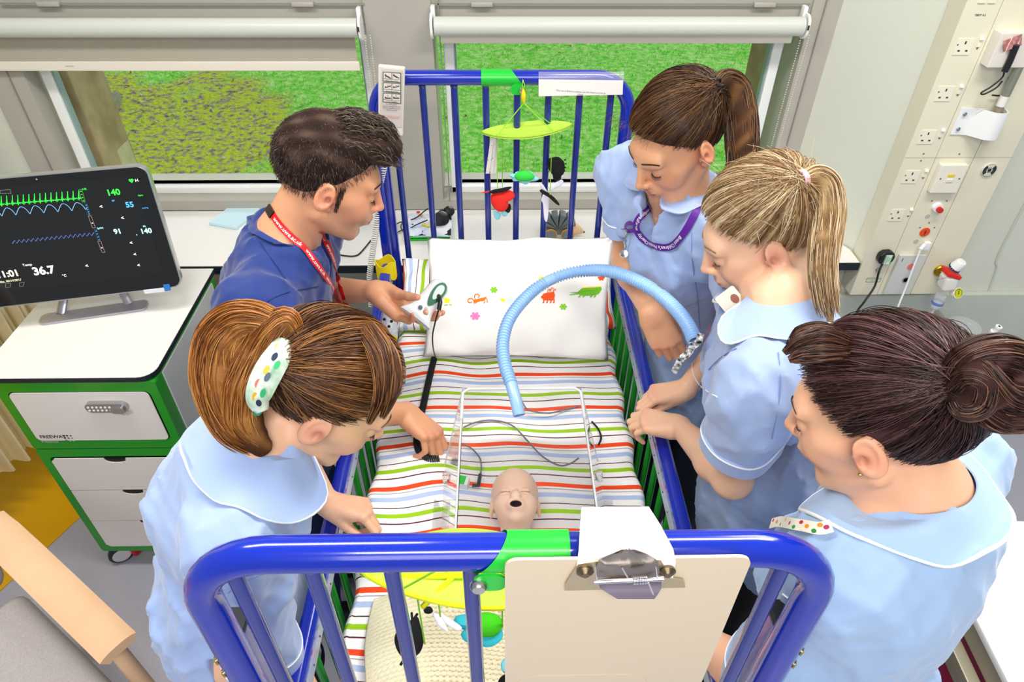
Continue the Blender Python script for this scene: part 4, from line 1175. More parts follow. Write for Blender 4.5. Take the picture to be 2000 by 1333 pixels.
def mobile_near():
    r = thing('cot_mobile', 'lime leaf cot mobile seen through the near cot bars', 'mobile', (-0.1, 0.52, 1.1))
    r['label'] = 'lime leaf mobile hanging inside the near end of the cot'
    kn = P(905, 1107, y=YN - .03); z0 = 1.33
    # leaf canopy hanging under the rail
    c = Vector((-0.075, 0.545, 1.335))
    g = G(); rows = []
    for i in range(25):
        t = i / 24; x = lerp(-0.20, 0.125, t); w = 0.062 * math.sin(math.pi * t) ** 0.7 + 0.001
        rows.append([(x, 0.535 + w * s + 0.008 * math.sin(t * 5), 1.318 + 0.022 * s * s - 0.012 * math.sin(math.pi * t)) for s in np.linspace(-1, 1, 15)])
    g.sheet(rows, 0.004); lf = g.build('leaf_canopy', M_LIME, r)
    rod('leaf_seam', [Vector(q[0]) for q in rows], 0.003, mat('leaf_yellow_seam', 'ecec10', 0.8), lf, 8)
    M_YV = mat('leaf_vein', 'eeea08', 0.8)
    for a, b in (((-0.19, .535), (0.10, .535)), ((-0.07, .535), (-0.11, .485)), ((-0.07, .535), (-0.10, .58)), ((0.02, .535), (0.0, .485))):
        rod('vein', [Vector((a[0], a[1], 1.309)), Vector((b[0], b[1], 1.316))], 0.004, M_YV, lf, 6)
    for (x, yy) in ((-0.155, .50), (-0.155, .56), (0.05, .50), (0.05, .56)):
        rod('ribbon', [Vector((kn.x, YN + .03, 1.50)), Vector((x, yy, 1.322))], 0.0017, M_GRIB, r, 6)
    zz = 1.12
    for x, yy, zb2 in ((-0.125, .53, 1.12), (-0.04, .54, 1.15), (0.0, .55, 1.13), (0.05, .53, 1.02), (-0.1, .56, 1.15)):
        rod('ribbon', [Vector((x, yy, 1.308)), Vector((x, yy, zb2))], 0.0014, M_GRIB, r, 6)
    def T(name, pts, z, th, m):
        # lies level: outline given in photo positions at height z
        q = [P(a[0], a[1], z=z) for a in spline([(a, b, 0) for a, b in pts], 4, True)]
        cx, cy = sum(p.x for p in q) / len(q), sum(p.y for p in q) / len(q)
        k = len(q); n = 5; v = []; f = []
        for sg_ in (1, -1):
            for i in range(n):
                t = math.cos(math.pi / 2 * i / n); h = math.sin(math.pi / 2 * i / n)
                for p in q: v.append((cx + (p.x - cx) * t, cy + (p.y - cy) * t, z + sg_ * th / 2 * h))
            v.append((cx, cy, z + sg_ * th / 2))
        m1 = n * k + 1
        for qq in (0, 1):
            for i in range(n - 1):
                for j in range(k):
                    a, b = qq * m1 + i * k + j, qq * m1 + i * k + (j + 1) % k; f.append((a, b, b + k, a + k))
            for j in range(k): f.append((qq * m1 + (n - 1) * k + j, qq * m1 + (n - 1) * k + (j + 1) % k, qq * m1 + n * k))
        return make(name, v, f, m, r)
    T('spider_body', [(772, 1240), (800, 1215), (815, 1205), (822, 1225), (828, 1250), (820, 1275), (795, 1290), (775, 1270)], 1.12, .03, M_BLKF)
    for a, b in (((808, 1210), (815, 1200)), ((790, 1288), (782, 1300)), ((805, 1210), (804, 1198))): rod('leg', [P(*a, z=1.12), P(*b, z=1.115)], 0.0022, M_BLKF, r, 6)
    T('flower_petals', [(890, 1205), (915, 1200), (950, 1200), (975, 1215), (982, 1245), (965, 1262), (945, 1264), (935, 1250), (912, 1256), (900, 1240), (908, 1228), (888, 1222)], 1.12, .02, mat('teal_felt', '38c0d4', 0.85))
    T('flower_heart', [(915, 1212), (945, 1198), (975, 1205), (982, 1225), (965, 1242), (935, 1242), (918, 1230)], 1.135, .03, mat('bright_green_felt', '42cf0e', 0.85))
    T('dragonfly_wing', [(845, 1198), (860, 1205), (875, 1230), (872, 1234), (855, 1222)], 1.14, .006, M_WHF); T('dragonfly_wing', [(858, 1198), (880, 1210), (902, 1226), (892, 1232), (872, 1220)], 1.14, .006, M_WHF)
    T('bee_body', [(828, 1190), (840, 1186), (846, 1194), (838, 1199), (829, 1197)], 1.15, .012, M_BLKF)
    T('bee_wing', [(978, 1300), (986, 1286), (1000, 1290), (1005, 1310), (985, 1316)], 1.08, .008, M_AQF); T('bee_body', [(972, 1335), (985, 1320), (1010, 1325), (1015, 1345), (985, 1350)], 1.08, .03, M_BLKF)
mobile_near()
# printed cloth toy tucked beside the left side rail, and yellow cloth tied round the corner post
M_TOY = mat('grey_white_cloth', 'dfe4ea', 0.85, var=0.6, vscale=40, var2='7b858f')
ct = thing('cloth_toy', 'soft cloth toy with a white spotted face and yellow belly by the left side rail', 'soft toy', P(760, 690, z=0.9))
g = G(); rows = []
for t in np.linspace(0, 1, 12):
    v = lerp(612, 700, t); w = 14 * math.sin(math.pi * min(1, t * 0.8 + 0.25)) ** 0.7
    rows.append([P(760 + 8 * t + w * s, v, z=1.0 - 0.1 * t) + Vector((0, 0, 0.012 * (1 - s * s))) for s in np.linspace(-1, 1, 7)])
g.sheet(rows[:7], 0.006); g.build('face', M_TOY, ct)
g = G(); g.sheet(rows[6:], 0.006); g.build('belly', mat('mustard_cloth', 'd8c010', 0.85, var=0.4, vscale=30), ct)
for u, v in ((751, 628), (765, 632), (760, 642)):
    g = G(); g.lathe([(0, 0), (0.0035, 0.001), (0.0045, -0.002)], P(u, v, z=1.0) + Vector((0, 0, 0.008)), (0, -0.5, 0.8), 10, cap=False); g.build('eye', M_BLKF, ct)
g = G(); p0 = P(757, 545, z=1.0)
for a, b in ((0, 0), ):
    rows = []
    for t in np.linspace(0, 1, 9):
        rows.append([(CX - HW - 0.012 + 0.03 * math.cos(a) , 1.80 + 0.0 + 0.026 * math.sin(a), 0.965 + 0.055 * t + 0.008 * math.sin(a * 3 + t * 4)) for a in np.linspace(0, 2 * math.pi, 20)])
    g.sheet(rows, 0.002)
tag(g.build('tied_cloth', mat('yellow_cloth', 'f4dc0c', 0.85)), 'bright yellow cloth wrapped round the far left cot corner', 'cloth')
# ================================================================ left side: cabinet, monitor, chair, curtain
M_CABG = mat('cabinet_green', '1c9a1c', 0.32, coat=0.3); M_CABW = mat('cabinet_white', 'eee8e2', 0.4); M_DARK = mat('dark_gap', '0e1512', 0.6)
cab = thing('bedside_cabinet', 'green framed bedside cabinet with white door and three drawers on castors', 'cabinet', (-1.17, 1.64, 0))
cx0, cx1, cy0, cy1, cz0, cz1 = -1.392, -0.948, 1.378, 1.885, 0.10, 0.908
F_ = frame((0, cy0, 0), (1, 0, 0), (0, 0, 1))      # local x = world x, local y = world z, +z = towards the camera
# green frame: outer rounded ring and the middle rail, with real openings
g = G()
def ring(ox0, ox1, oz0, oz1, ro, ix0, ix1, iz0, iz1, ri, y0, y1):
    a = rrect(ox1 - ox0, oz1 - oz0, ro, 6, (ox0 + ox1) / 2, (oz0 + oz1) / 2); b = rrect(ix1 - ix0, iz1 - iz0, ri, 6, (ix0 + ix1) / 2, (iz0 + iz1) / 2); n = len(a)
    v = [(x, y0, z) for x, z in a] + [(x, y0, z) for x, z in b] + [(x, y1, z) for x, z in a] + [(x, y1, z) for x, z in b]; f = []
    for i in range(n):
        j = (i + 1) % n
        f += [(i, j, n + j, n + i), (2 * n + i, 3 * n + i, 3 * n + j, 2 * n + j), (i, 2 * n + i, 2 * n + j, j), (n + i, n + j, 3 * n + j, 3 * n + i)]
    g.add(v, f)
ring(cx0, cx1, 0.635, cz1, 0.012, cx0 + 0.026, cx1 - 0.026, 0.672, cz1 - 0.036, 0.018, cy0, cy1)
ring(cx0, cx1, cz0, 0.637, 0.012, cx0 + 0.026, cx1 - 0.026, cz0 + 0.026, 0.600, 0.018, cy0, cy1)
g.build('green_frame', M_CABG, cab, sharp=30)
g = G(); g.box(((cx0 + cx1) / 2, (cy0 + cy1) / 2 + 0.01, 0.5), (cx1 - cx0 - 0.05, cy1 - cy0 - 0.03, 0.77)); g.build('carcass', M_DARK, cab, smooth=False)
g = G(); g.box((cx1 + 0.0015, (cy0 + cy1) / 2 + 0.01, 0.5), (0.004, cy1 - cy0 - 0.075, 0.80), 0.0); g.build('side_panel', mat('cabinet_side_grey', 'dcdedd', 0.35), cab, smooth=False)
g = G(); g.box((cx0 - 0.0015, (cy0 + cy1) / 2 + 0.01, 0.5), (0.004, cy1 - cy0 - 0.075, 0.80), 0.0); g.build('side_panel', mat('cabinet_side_grey'), cab, smooth=False)
dx0, dx1 = cx0 + 0.030, cx1 - 0.030
g = G(); g.prism(rrect(dx1 - dx0, 0.194, 0.016, 5, (dx0 + dx1) / 2, 0.773), F_, 0.003); dr = g.build('door', M_CABW, cab, smooth=False)
lk = G(); 
cxl, czl = P(212, 790, y=cy0).x, P(212, 790, y=cy0).z
lk.prism(rrect(0.115, 0.034, 0.016, 8, cxl, czl), frame((0, cy0 - 0.003, 0), (1, 0, 0), (0, 0, 1)), 0.014); lko = lk.build('keypad_lock', mat('satin_silver', 'b5b3b4', 0.3, metal=0.8), dr, sharp=30)
g = G(); g.prism(rrect(0.036, 0.022, 0.009, 6, cxl + 0.033, czl - 0.003), frame((0, cy0 - 0.017, 0), (1, 0, 0), (0, 0, 1)), 0.008); g.build('lock_knob', mat('satin_silver'), lko if False else dr, sharp=30)
for i in range(6):
    for j in range(2):
        g = G(); g.lathe([(0.0034, 0), (0.0034, 0.001), (0.0016, 0.0012), (0.0016, 0.0002)], (cxl - 0.048 + i * 0.0118, cy0 - 0.017, czl + 0.004 - j * 0.0115), (0, -1, 0), 12); g.build('key_button', M_UPVC, dr)
FT = frame((cxl + 0.035, cy0 - 0.0045, czl - 0.030), (1, 0, 0), (0, 0, 1))
text('lettering', 'Private user: enter code, turn\nthe knob. Blue light will flash\nto the left if incorrect then turn\nknob back 90 degrees\nanticlockwise', FT, 0.0042, mat('tiny_grey_print', '8b857c', 0.7), dr)
FT = frame((P(79, 852, y=cy0).x, cy0 - 0.0045, P(79, 852, y=cy0).z), (1, 0, 0), (0, 0, 1))
text('lettering', 'FREEWAY', FT, 0.0175, mat('logo_dark', '3b3837', 0.6), dr, align='LEFT', bold=0.0003)
FT = frame((P(82, 860, y=cy0).x, cy0 - 0.0045, P(82, 861, y=cy0).z), (1, 0, 0), (0, 0, 1))
text('lettering', 'Medical', FT, 0.016, mat('logo_grey', 'cfc9c4', 0.6), dr, align='LEFT')
for r_ in range(3):
    for c_ in range(3):
        k = ('2a2827', '2a2827', '6d6866', '2a2827', '6d6866', 'a7a29e', '6d6866', 'c3beba', 'd2cdc9')[r_ * 3 + c_]
        q = P(125 + c_ * 7 + r_ * 3, 850 + r_ * 4.7, y=cy0)
        g = G(); g.lathe([(0.0031, 0), (0.0031, 0.0006)], (q.x, cy0 - 0.003, q.z), (0, -1, 0), 14); g.build('logo_dot', mat('logo_dot_' + k, k, 0.6), dr)
zs = [0.596, 0.441, 0.279, 0.130]
for k in range(3):
    zt_, zb_ = zs[k] - 0.002, zs[k + 1] + 0.002
    n = 10; cxh = -1.17
    poly = []
    x0_, x1_ = dx0, dx1; rr_ = 0.012
    poly = [(x0_ + (rr_ if k == 2 else 0), zb_), (x1_ - (rr_ if k == 2 else 0), zb_), (x1_, zb_ + (rr_ if k == 2 else 0)), (x1_, zt_ - (rr_ if k == 0 else 0)), (x1_ - (rr_ if k == 0 else 0), zt_)]
    poly += [(cxh + 0.033 * math.cos(a), zt_ - 0.020 * math.sin(a) ** 0.6) for a in np.linspace(0.001, math.pi - 0.001, n)]
    poly += [(x0_ + (rr_ if k == 0 else 0), zt_), (x0_, zt_ - (rr_ if k == 0 else 0)), (x0_, zb_ + (rr_ if k == 2 else 0))]
    g = G(); g.prism(poly, F_, 0.003); d_ = g.build('drawer', M_CABW, cab, smooth=False)
    g = G(); g.prism([(cxh + 0.033 * math.cos(a), zt_ - 0.020 * math.sin(a) ** 0.6) for a in np.linspace(0, math.pi, n)][::-1], frame((0, cy0 + 0.001, 0), (1, 0, 0), (0, 0, 1)), 0.0008); g.build('finger_slot', M_DARK, d_, smooth=False)
# top with rounded front corners and dark edge
g = G()
def toppoly(e): return [(cx0 - 0.03 - e, cy1 + 0.012), (cx0 - 0.03 - e, cy0 - 0.006 + 0.045)] + [(cx0 - 0.03 - e + 0.045 - 0.045 * math.cos(R(a)), cy0 - 0.006 + 0.045 - 0.045 * math.sin(R(a)) - e) for a in (15, 30, 45, 60, 75, 90)] + \
    [(cx1 - 0.045 + e + 0.045 * math.cos(R(a)) + 0.004, cy0 - 0.006 + 0.045 - 0.045 * math.sin(R(a)) - e) for a in (90, 75, 60, 45, 30, 15, 0)] + [(cx1 + 0.004 + e, cy1 + 0.012)]
tp = toppoly(0); tp = tp[::-1] if sum(tp[i][0] * tp[(i + 1) % len(tp)][1] - tp[(i + 1) % len(tp)][0] * tp[i][1] for i in range(len(tp))) < 0 else tp
g.prism(tp, Matrix.Translation((0, 0, 0.9285)), 0.0015); g.build('top', M_WORKTOP, cab, smooth=False)
g = G(); g.prism(tp, Matrix.Translation((0, 0, 0.912)), 0.0165); g.build('top_edge', M_BLACKEDGE, cab, smooth=False)
for x in (cx0 + 0.05, cx1 - 0.05):
    for y in (cy0 + 0.035, cy1 - 0.05):
        g = G(); q = Vector((x - 0.02, y - 0.005, 0.041))
        ax = Vector((0.55, -0.83, 0))
        g.lathe([(0.02, -0.012), (0.036, -0.012), (0.041, -0.007), (0.041, 0.007), (0.036, 0.012), (0.031, 0.013)], q, ax, 28); w = g.build('castor', mat('castor_rubber', '26303a', 0.5), cab, sharp=40)
        g = G(); g.lathe([(0.0, 0.0155), (0.028, 0.0145), (0.031, 0.012)], q, ax, 28, cap=False); g.build('hub_cap', mat('castor_white', 'dddbe0', 0.4), w)
        g = G(); g.box(q + Vector((0.034, 0.02, 0.0)), (0.05, 0.03, 0.045), 0.008, M=Matrix.Rotation(R(-30), 3, 'Z')); g.build('castor_brake', mat('red_plastic', 'c01026', 0.35), w, wn=True)

# ---------------------------------------------------------------- patient monitor
zbm = 1.022
br, bl = P(358, 560, z=zbm), P(0, 602, z=zbm)
xa = (br - bl).normalized()
best = None
for k in range(600):
    z_ = 1.1 + k * 0.001; q = P(285, 322, z=z_); e = abs((q - br).normalized().dot(xa))
    if best is None or e < best[0]: best = (e, q)
tr = best[1]; ya_ = (tr - br).normalized(); Hm = (tr - br).length; Wm = Hm * 1.66
MM = frame(br - xa * Wm, xa, ya_)          # local origin = bottom-left of the face, z towards the viewer
mon = thing('patient_monitor', 'large black touch screen monitor showing patient readings on the cabinet', 'monitor', (-1.22, 1.68, 0.93))
def ml(x, y, z=0): return MM @ Vector((x * Hm, y * Hm, z))
def mprism(name, poly, z0, th, m, parent=mon, **k):
    g = G(); M2 = MM.copy(); M2.translation = MM @ Vector((0, 0, z0)); g.prism([(x * Hm, y * Hm) for x, y in poly], M2, th); return g.build(name, m, parent, **k)
Wn = 1.66
mprism('casing', rrect(Wn, 1.0, 0.075, 8, Wn / 2, 0.5), -0.024, 0.022, mat('silver_casing', 'cfd0cc', 0.25, metal=0.7), sharp=30)
glass = mprism('screen_glass', rrect(Wn - 0.022, 1.0 - 0.022, 0.066, 8, Wn / 2, 0.5), -0.002, 0.0025, mat('black_glass', '060606', 0.04, coat=1.0), sharp=30)
scr = mprism('screen', rrect(Wn - 0.24, 0.80, 0.002, 1, Wn / 2 + 0.01, 0.535), 0.0006, 0.0004, mat('screen_off_black', '0d0d0e', 0.06, coat=1.0), smooth=False)
def em(name, c, s=1.3): return mat(name, c, 0.5, emit=c, estr=s)
EG, EB, EW, EC, EY = em('screen_green', '30e83c'), em('screen_blue', '4aa0e8'), em('screen_white', 'f0f4ee'), em('screen_cyan', 'a8f0ea'), em('screen_cream', 'f2ecc0')
# photo position -> on the monitor face
nm = MM.to_3x3() @ Vector((0, 0, 1)); pm = MM @ Vector((0, 0, 0.0016))
def onm(u, v):
    d = CAM_ROT @ Vector(((u - 1000) / FPX, (666.5 - v) / FPX, -1.0)); t = (pm - CAM_LOC).dot(nm) / d.dot(nm); return CAM_LOC + d * t
def crop1(x, y): return onm(x / 4.165, 300 + y / 4.165)
def trace(name, pts, r, m):
    g = G(); v = []; f = []
    for i, p in enumerate(pts):
        t = (pts[min(i + 1, len(pts) - 1)] - pts[max(0, i - 1)]).normalized(); s = nm.cross(t) * r
        v += [p + s, p - s]
        if i: f.append((2 * i - 2, 2 * i - 1, 2 * i + 1, 2 * i))
    g.add([tuple(q) for q in v], f); return g.build(name, m, scr, smooth=False)
base = lambda x: 415 - x * 0.079      # ECG base line in close-up coordinates
pts = []
x = -60.0
while x < 660:
    b = base(x)
    for dx, dy in ((0, 0), (8, -4), (12, 2), (20, 4), (24, -70 + (x * 0.01)), (29, 14), (32, 2), (38, -9), (43, 3)): pts.append(crop1(x + dx, b + dy))
    x += 45
trace('ecg_trace', pts, 0.0009, EG)
pts = [];
for k in range(0, 160):
    x = -50 + k * 4.75; ph = ((x - 15) / 114.0) % 1
    w = (1 - ph / 0.3) if False else (math.sin(math.pi * ph / 0.32 / 2) if ph < 0.32 else math.cos(math.pi * (ph - 0.32) / 0.68 / 2) ** 0.8 if ph < 1 else 0)
    pts.append(crop1(x, 515 - x * 0.075 - 68 * max(0, w)))
trace('pleth_trace', pts, 0.0007, em('screen_steel_blue', '6a9ec8'))
pts = []
for k in range(0, 36): pts.append(crop1(100 + k * 19, 722 - k * 19 * 0.1 + (-14 if k % 2 else 12)))
trace('resp_trace', pts, 0.0006, em('screen_violet_blue', '6078c0'))
def mtext(body, x, y, size, m, bold=0.0, al='CENTER'):
    p = crop1(x, y); return text('lettering', body, frame(p + nm * 0.0003, xa, ya_), size, m, scr, al, bold=bold)
mtext('140', 922, 318, 0.023, EG, 0.0006); mtext('55', 1055, 418, 0.021, EB, 0.0006); mtext('91', 957, 636, 0.020, EC, 0.0006); mtext('140', 1188, 632, 0.020, EC, 0.0006)
mtext('36.7', 355, 955, 0.032, EW, 0.001); mtext('11:01', 62, 982, 0.026, EY, 0.0008); mtext('Temp', 222, 907, 0.010, EW); mtext('Tuesday, 02/14/2017', 60, 1040, 0.0085, EY); mtext('\u00b0C', 523, 994, 0.010, EW)
mtext('H', 1112, 220, 0.012, EW); mtext('HR', 688, 290, 0.008, EG); mtext('bpm', 1143, 340, 0.007, EG); mtext('BP', 922, 385, 0.007, EB); mtext('mmHg', 1180, 443, 0.006, EB); mtext('SpO2', 815, 608, 0.007, EC); mtext('PR', 1175, 594, 0.007, EC); mtext(',', 1108, 650, 0.016, EC)
for x, y in ((823, 433), (997, 525), (1067, 728), (1097, 822), (1128, 911), (706, 915)): mtext('<', x, y, 0.013, EW, 0.0003)
g = G(); q = crop1(1068, 222); g.add([tuple(q + xa * a * 0.006 + ya_ * b * 0.006) for a, b in ((0, -1), (1, .1), (.9, .7), (.4, .9), (0, .55), (-.4, .9), (-.9, .7), (-1, .1))], [tuple(range(8))]); g.build('heart_icon', EG, scr, smooth=False)
def scale_box(x0, y0, x1, y1, w, m, ticks, mt):
    a, b = crop1(x0, y0), crop1(x0 + w, y0); c, d = crop1(x1 + w, y1), crop1(x1, y1)
    for p, q in ((a, b), (b, c), (c, d), (d, a)): trace('scale_frame', [p, q], 0.0005, m)
    for k in range(ticks): trace('scale_tick', [crop1(lerp(x0, x1, (k + .6) / ticks) + w * .35, lerp(y0, y1, (k + .6) / ticks)), crop1(lerp(x0, x1, (k + .6) / ticks) + w * .7, lerp(y0, y1, (k + .6) / ticks))], 0.0012, mt)
scale_box(640, 293, 668, 395, 26, em('dim_green', '4a9a40', .7), 4, EG); scale_box(688, 410, 715, 500, 22, em('dim_blue', '204a60', .6), 5, EB); scale_box(718, 508, 752, 605, 24, em('dim_pink', 'a08078', .7), 1, EW)
scale_box(765, 618, 798, 712, 22, em('dim_blue', '204a60'), 4, EB); scale_box(795, 713, 830, 805, 24, em('dim_pink', 'a08078'), 1, EW)
for q in (((0, 325), (90, 325), (82, 293), (0, 300)), ((45, 1062), (88, 1056), (82, 1088), (45, 1090)), ((158, 1052), (196, 1048), (190, 1080), (160, 1084))):
    for i in range(4): trace('panel_outline', [crop1(*q[i]), crop1(*q[(i + 1) % 4])], 0.0004, em('dim_grey', '8a887c', .5))
g = G(); g.add([tuple(crop1(*q) + nm * .0005) for q in ((1165, 1110), (1332, 1090), (1340, 1125), (1180, 1142))], [(3, 2, 1, 0)]); g.build('white_sticker', mat('sticker_white', 'e6e4ee', .5), glass, smooth=False)
g = G(); g.add([tuple(crop1(*q) + nm * .0005) for q in ((1326, 1066), (1378, 1060), (1392, 1112), (1342, 1122))], [(3, 2, 1, 0)]); g.build('blue_sticker', mat('sticker_blue', '2a78c8', .5), glass, smooth=False)
g = G(); g.lathe([(0.0022, 0), (0.0022, 0.0004)], crop1(298, 210), nm, 12); g.build('webcam', mat('lens_glint', 'b9a890', .2), glass)
# stand: sloping metal foot with a window
sb = [P(75, 637, z=0.9315), P(287, 606, z=0.9315)]
dxs = (sb[1] - sb[0]).normalized(); dys = Vector((-dxs.y, dxs.x, 0))
MS = frame(sb[0], dxs, dys); Ls = (sb[1] - sb[0]).length
g = G(); g.prism(rrect(Ls, 0.05, 0.018, 5, Ls / 2, 0.025), MS, 0.006)
cmid = (br + bl) / 2
for xo in (0.03, Ls - 0.03):
    g.tube([MS @ Vector((xo * 0.8 + Ls * 0.1, 0.04, 0.004)), MS @ Vector((xo * 0.6 + Ls * 0.2, 0.09, 0.06)), MS @ Vector((Ls / 2 + (xo - Ls / 2) * 0.7, 0.14, 0.16))], 0.013, 10, flat=0.35, up=dxs)
g.box(MS @ Vector((Ls / 2, 0.145, 0.165)), (0.22, 0.02, 0.12), 0.006, M=MS.to_3x3()); g.build('stand', mat('brushed_aluminium', 'b8b6c2', 0.3, metal=0.75), mon, wn=True)
# ---------------------------------------------------------------- armchair
M_WOOD = mat('beech_wood', 'f0c8a0', 0.45, var=0.35, vscale=10, var2='e8b384', aniso=(1, 1, 1), bump=0.05, bscale=200)
M_TWEED = mat('grey_upholstery', 'c4bdbb', 0.9, bump=0.5, bscale=700, var=0.5, vscale=350, var2='a49c9a')
ac = thing('armchair', 'grey upholstered armchair with a wide beech arm in the lower left corner', 'armchair', (-1.35, 0.65, 0))
a0, a1 = Vector((-1.335, 1.085, 0.62)), Vector((-0.896, 0.775, 0.605))
dd = (a1 - a0).normalized(); side = Vector((dd.y, -dd.x, 0)).normalized()      # towards the seat
if side.y > 0: side = -side
a_back = a0 - dd * 0.06
g = G()
arm = []
for t, w in ((0, .030), (.05, .031), (.12, .036), (.3, .037), (.7, .036), (.92, .0345), (1.0, .0345)):
    p = a_back.lerp(a1, t); arm.append([p + side * s * w * .88 + Vector((0, 0, -0.003 - 0.006 * s ** 4)) for s in np.linspace(-1, 1, 9)])
g.sheet(arm, 0.032); o = g.build('arm', M_WOOD, ac, sharp=40)
arm2 = [[p + side * 0.56 for p in row] for row in arm]; g = G(); g.sheet(arm2, 0.032); g.build('arm', M_WOOD, ac, sharp=40)
for off in (0, 0.56):
    for t, zt2 in ((0.93, 0.575), (0.12, 0.59)):
        p = a_back.lerp(a1, t) + side * off
        g = G(); g.tube([Vector((p.x, p.y, zt2)) , Vector((p.x + dd.x * 0.02, p.y + dd.y * 0.02, 0.3)), Vector((p.x + dd.x * 0.03, p.y + dd.y * 0.03, 0.0))], 0.02, 14, rs=[0.019, 0.022, 0.016]); g.build('leg', M_WOOD, ac, sharp=60)
seatc = a_back.lerp(a1, 0.55) + side * 0.28
MR = Matrix((dd, -side, Vector((0, 0, 1)))).transposed()
MR = Matrix((Vector((dd.x, dd.y, 0)).normalized(), Vector((-side.x, -side.y, 0)), Vector((0, 0, 1)))).transposed()
g = G(); g.box((seatc.x + dd.x * .05, seatc.y + dd.y * .05, 0.40), (0.56, 0.47, 0.13), 0.03, 4, M=MR); g.build('seat', M_TWEED, ac, wn=True)
g = G(); g.box((seatc.x, seatc.y, 0.315), (0.5, 0.46, 0.04), 0.01, M=MR); g.build('seat_frame', M_WOOD, ac, wn=True)
bc = a_back + side * 0.28 - dd * 0.0
MB = MR @ Matrix.Rotation(R(-14), 3, 'Y')
g = G(); g.box((bc.x - dd.x * .09, bc.y - dd.y * .09, 0.72), (0.13, 0.48, 0.62), 0.045, 4, M=MB); g.build('backrest', M_TWEED, ac, wn=True)
# ---------------------------------------------------------------- curtain
M_CUR = mat('cream_curtain', 'efe0b4', 0.8, bump=0.1, bscale=500)
p0, p1 = P(64, 884, z=0.24), P(20, 935, z=0.24)
g = G(); rows = []
k0 = Vector((p0.x + 0.10, p0.y + 0.28, 0)); k1 = Vector((p1.x - 0.15, p1.y - 0.22, 0)); dk = (k1 - k0); nk = Vector((-dk.y, dk.x, 0)).normalized()
for i in range(160):
    t = i / 159; p = k0 + dk * t; s = 0.028 * math.sin(t * 2 * math.pi * 11) + 0.012 * math.sin(t * 2 * math.pi * 23 + 1)
    rows.append([Vector((p.x + nk.x * s * (1 - .3 * h), p.y + nk.y * s * (1 - .3 * h), 0.24 + 1.9 * h + (0.01 * math.sin(t * 60) if h == 0 else 0))) for h in (0, .15, .4, .7, 1)])
g.sheet(rows, 0.0015); tag(g.build('curtain', M_CUR), 'cream pleated curtain hanging left of the green cabinet', 'curtain')
# ---------------------------------------------------------------- white trolley lower right
tw = thing('white_trolley', 'white topped trolley with grey frame and dark red tray, lower right corner', 'trolley', (1.3, 0.6, 0))
A_ = P(1905, 1208, z=0.80); B_ = P(1968, 1333, z=0.80); dT = (B_ - A_).normalized(); nT = Vector((-dT.y, dT.x, 0)); 
if nT.x < 0: nT = -nT
def tq(a, b, z): p = A_ + dT * a + nT * b; return Vector((p.x, p.y, z))
MT = frame(tq(0, 0, 0), dT, nT); MTr = Matrix((dT, nT, Vector((0, 0, 1)))).transposed()
g = G(); c = tq(0.05, 0.27, 0.79); g.box(c, (0.62, 0.54, 0.022), 0.006, M=MTr); g.build('top', M_WORKTOP, tw, wn=True)
g = G(); c = tq(0.05, 0.012, 0.755); g.box(c, (0.60, 0.022, 0.05), 0.004, M=MTr); c = tq(0.05, -0.018, 0.70); g.box(c, (0.60, 0.03, 0.05), 0.004, M=MTr); g.build('frame_rail', mat('warm_grey_metal', 'a39c88', 0.4, metal=0.4), tw, wn=True)
g = G(); g.box(tq(0.05, 0.16, 0.48), (0.56, 0.46, 0.12), 0.01, M=MTr); g.build('tray', mat('dark_red_plastic', '8a0a3a', 0.3, coat=0.4), tw, wn=True)
g = G(); g.tube([tq(-0.2, -0.08, 0.545), tq(0.3, -0.08, 0.545)], 0.006, 10); g.build('tray_handle', M_STEEL, tw)
for a in (-0.22, 0.32):
    for b in (0.02, 0.5):
        g = G(); g.tube([tq(a, b, 0.06), tq(a, b, 0.78)], 0.014, 12); lg = g.build('leg', M_STEEL, tw); g = G(); g.lathe([(.01, -.012), (.03, -.012), (.03, .012), (.01, .012)], tq(a, b, 0.031), (1, 0, 0), 20); g.build('castor', mat('castor_rubber'), lg)
# ---------------------------------------------------------------- things on the window worktop
ZS = 0.881
bk = thing('picture_book', 'bright blue picture box book on the worktop behind the man', 'book', P(676, 440, z=ZS))
g = G(); q = P(668, 448, z=ZS); g.box(q + Vector((0.0, 0.02, 0.045)), (0.085, 0.06, 0.09), 0.003, M=Matrix.Rotation(R(12), 3, 'Z')); g.build('cover', mat('sky_blue_card', '3fb6e0', 0.4, var=0.2, vscale=12), bk, wn=True)
for u, v, s, c in ((672, 433, .014, 'e6dc2a'), (680, 438, .010, 'c98a5a'), (668, 428, .012, 'f2f2f2'), (676, 425, .007, '3a4a2a')):
    g = G(); e = P(u, v, y=q.y - 0.012); g.prism(circ(s, 12, e.x, e.z, s * .7), frame((0, q.y - 0.0165, 0), (1, 0, 0), (0, 0, 1)), 0.0006); g.build('printed_picture', mat('print_' + c, c, 0.5), bk, smooth=False)
g = G(); q = P(445, 425, z=ZS); g.box(q + Vector((0.03, 0.0, 0.006)), (0.12, 0.16, 0.012), 0.002, M=Matrix.Rotation(R(-18), 3, 'Z')); tag(g.build('folder', mat('pale_blue_folder', 'cfeef8', 0.4), wn=True), 'pale blue folder lying on the worktop behind the man in navy', 'folder')
cable('power_cord', [(722, 434), (700, 440), (681, 447), (668, 463), (652, 474), (645, 484), (652, 494), (675, 500), (697, 499), (712, 485), (724, 470)], 0.0026, M_BLK, ZS + .003, label='black cord looping across the worktop behind the man', cat='cord')
pc = thing('folded_clothes', 'folded baby clothes, light blue printed top over green striped fabric', 'clothes', P(838, 478, z=ZS))
g = G(); cc_ = P(838, 452, z=ZS)
M15 = Matrix.Rotation(R(2), 3, 'Z')
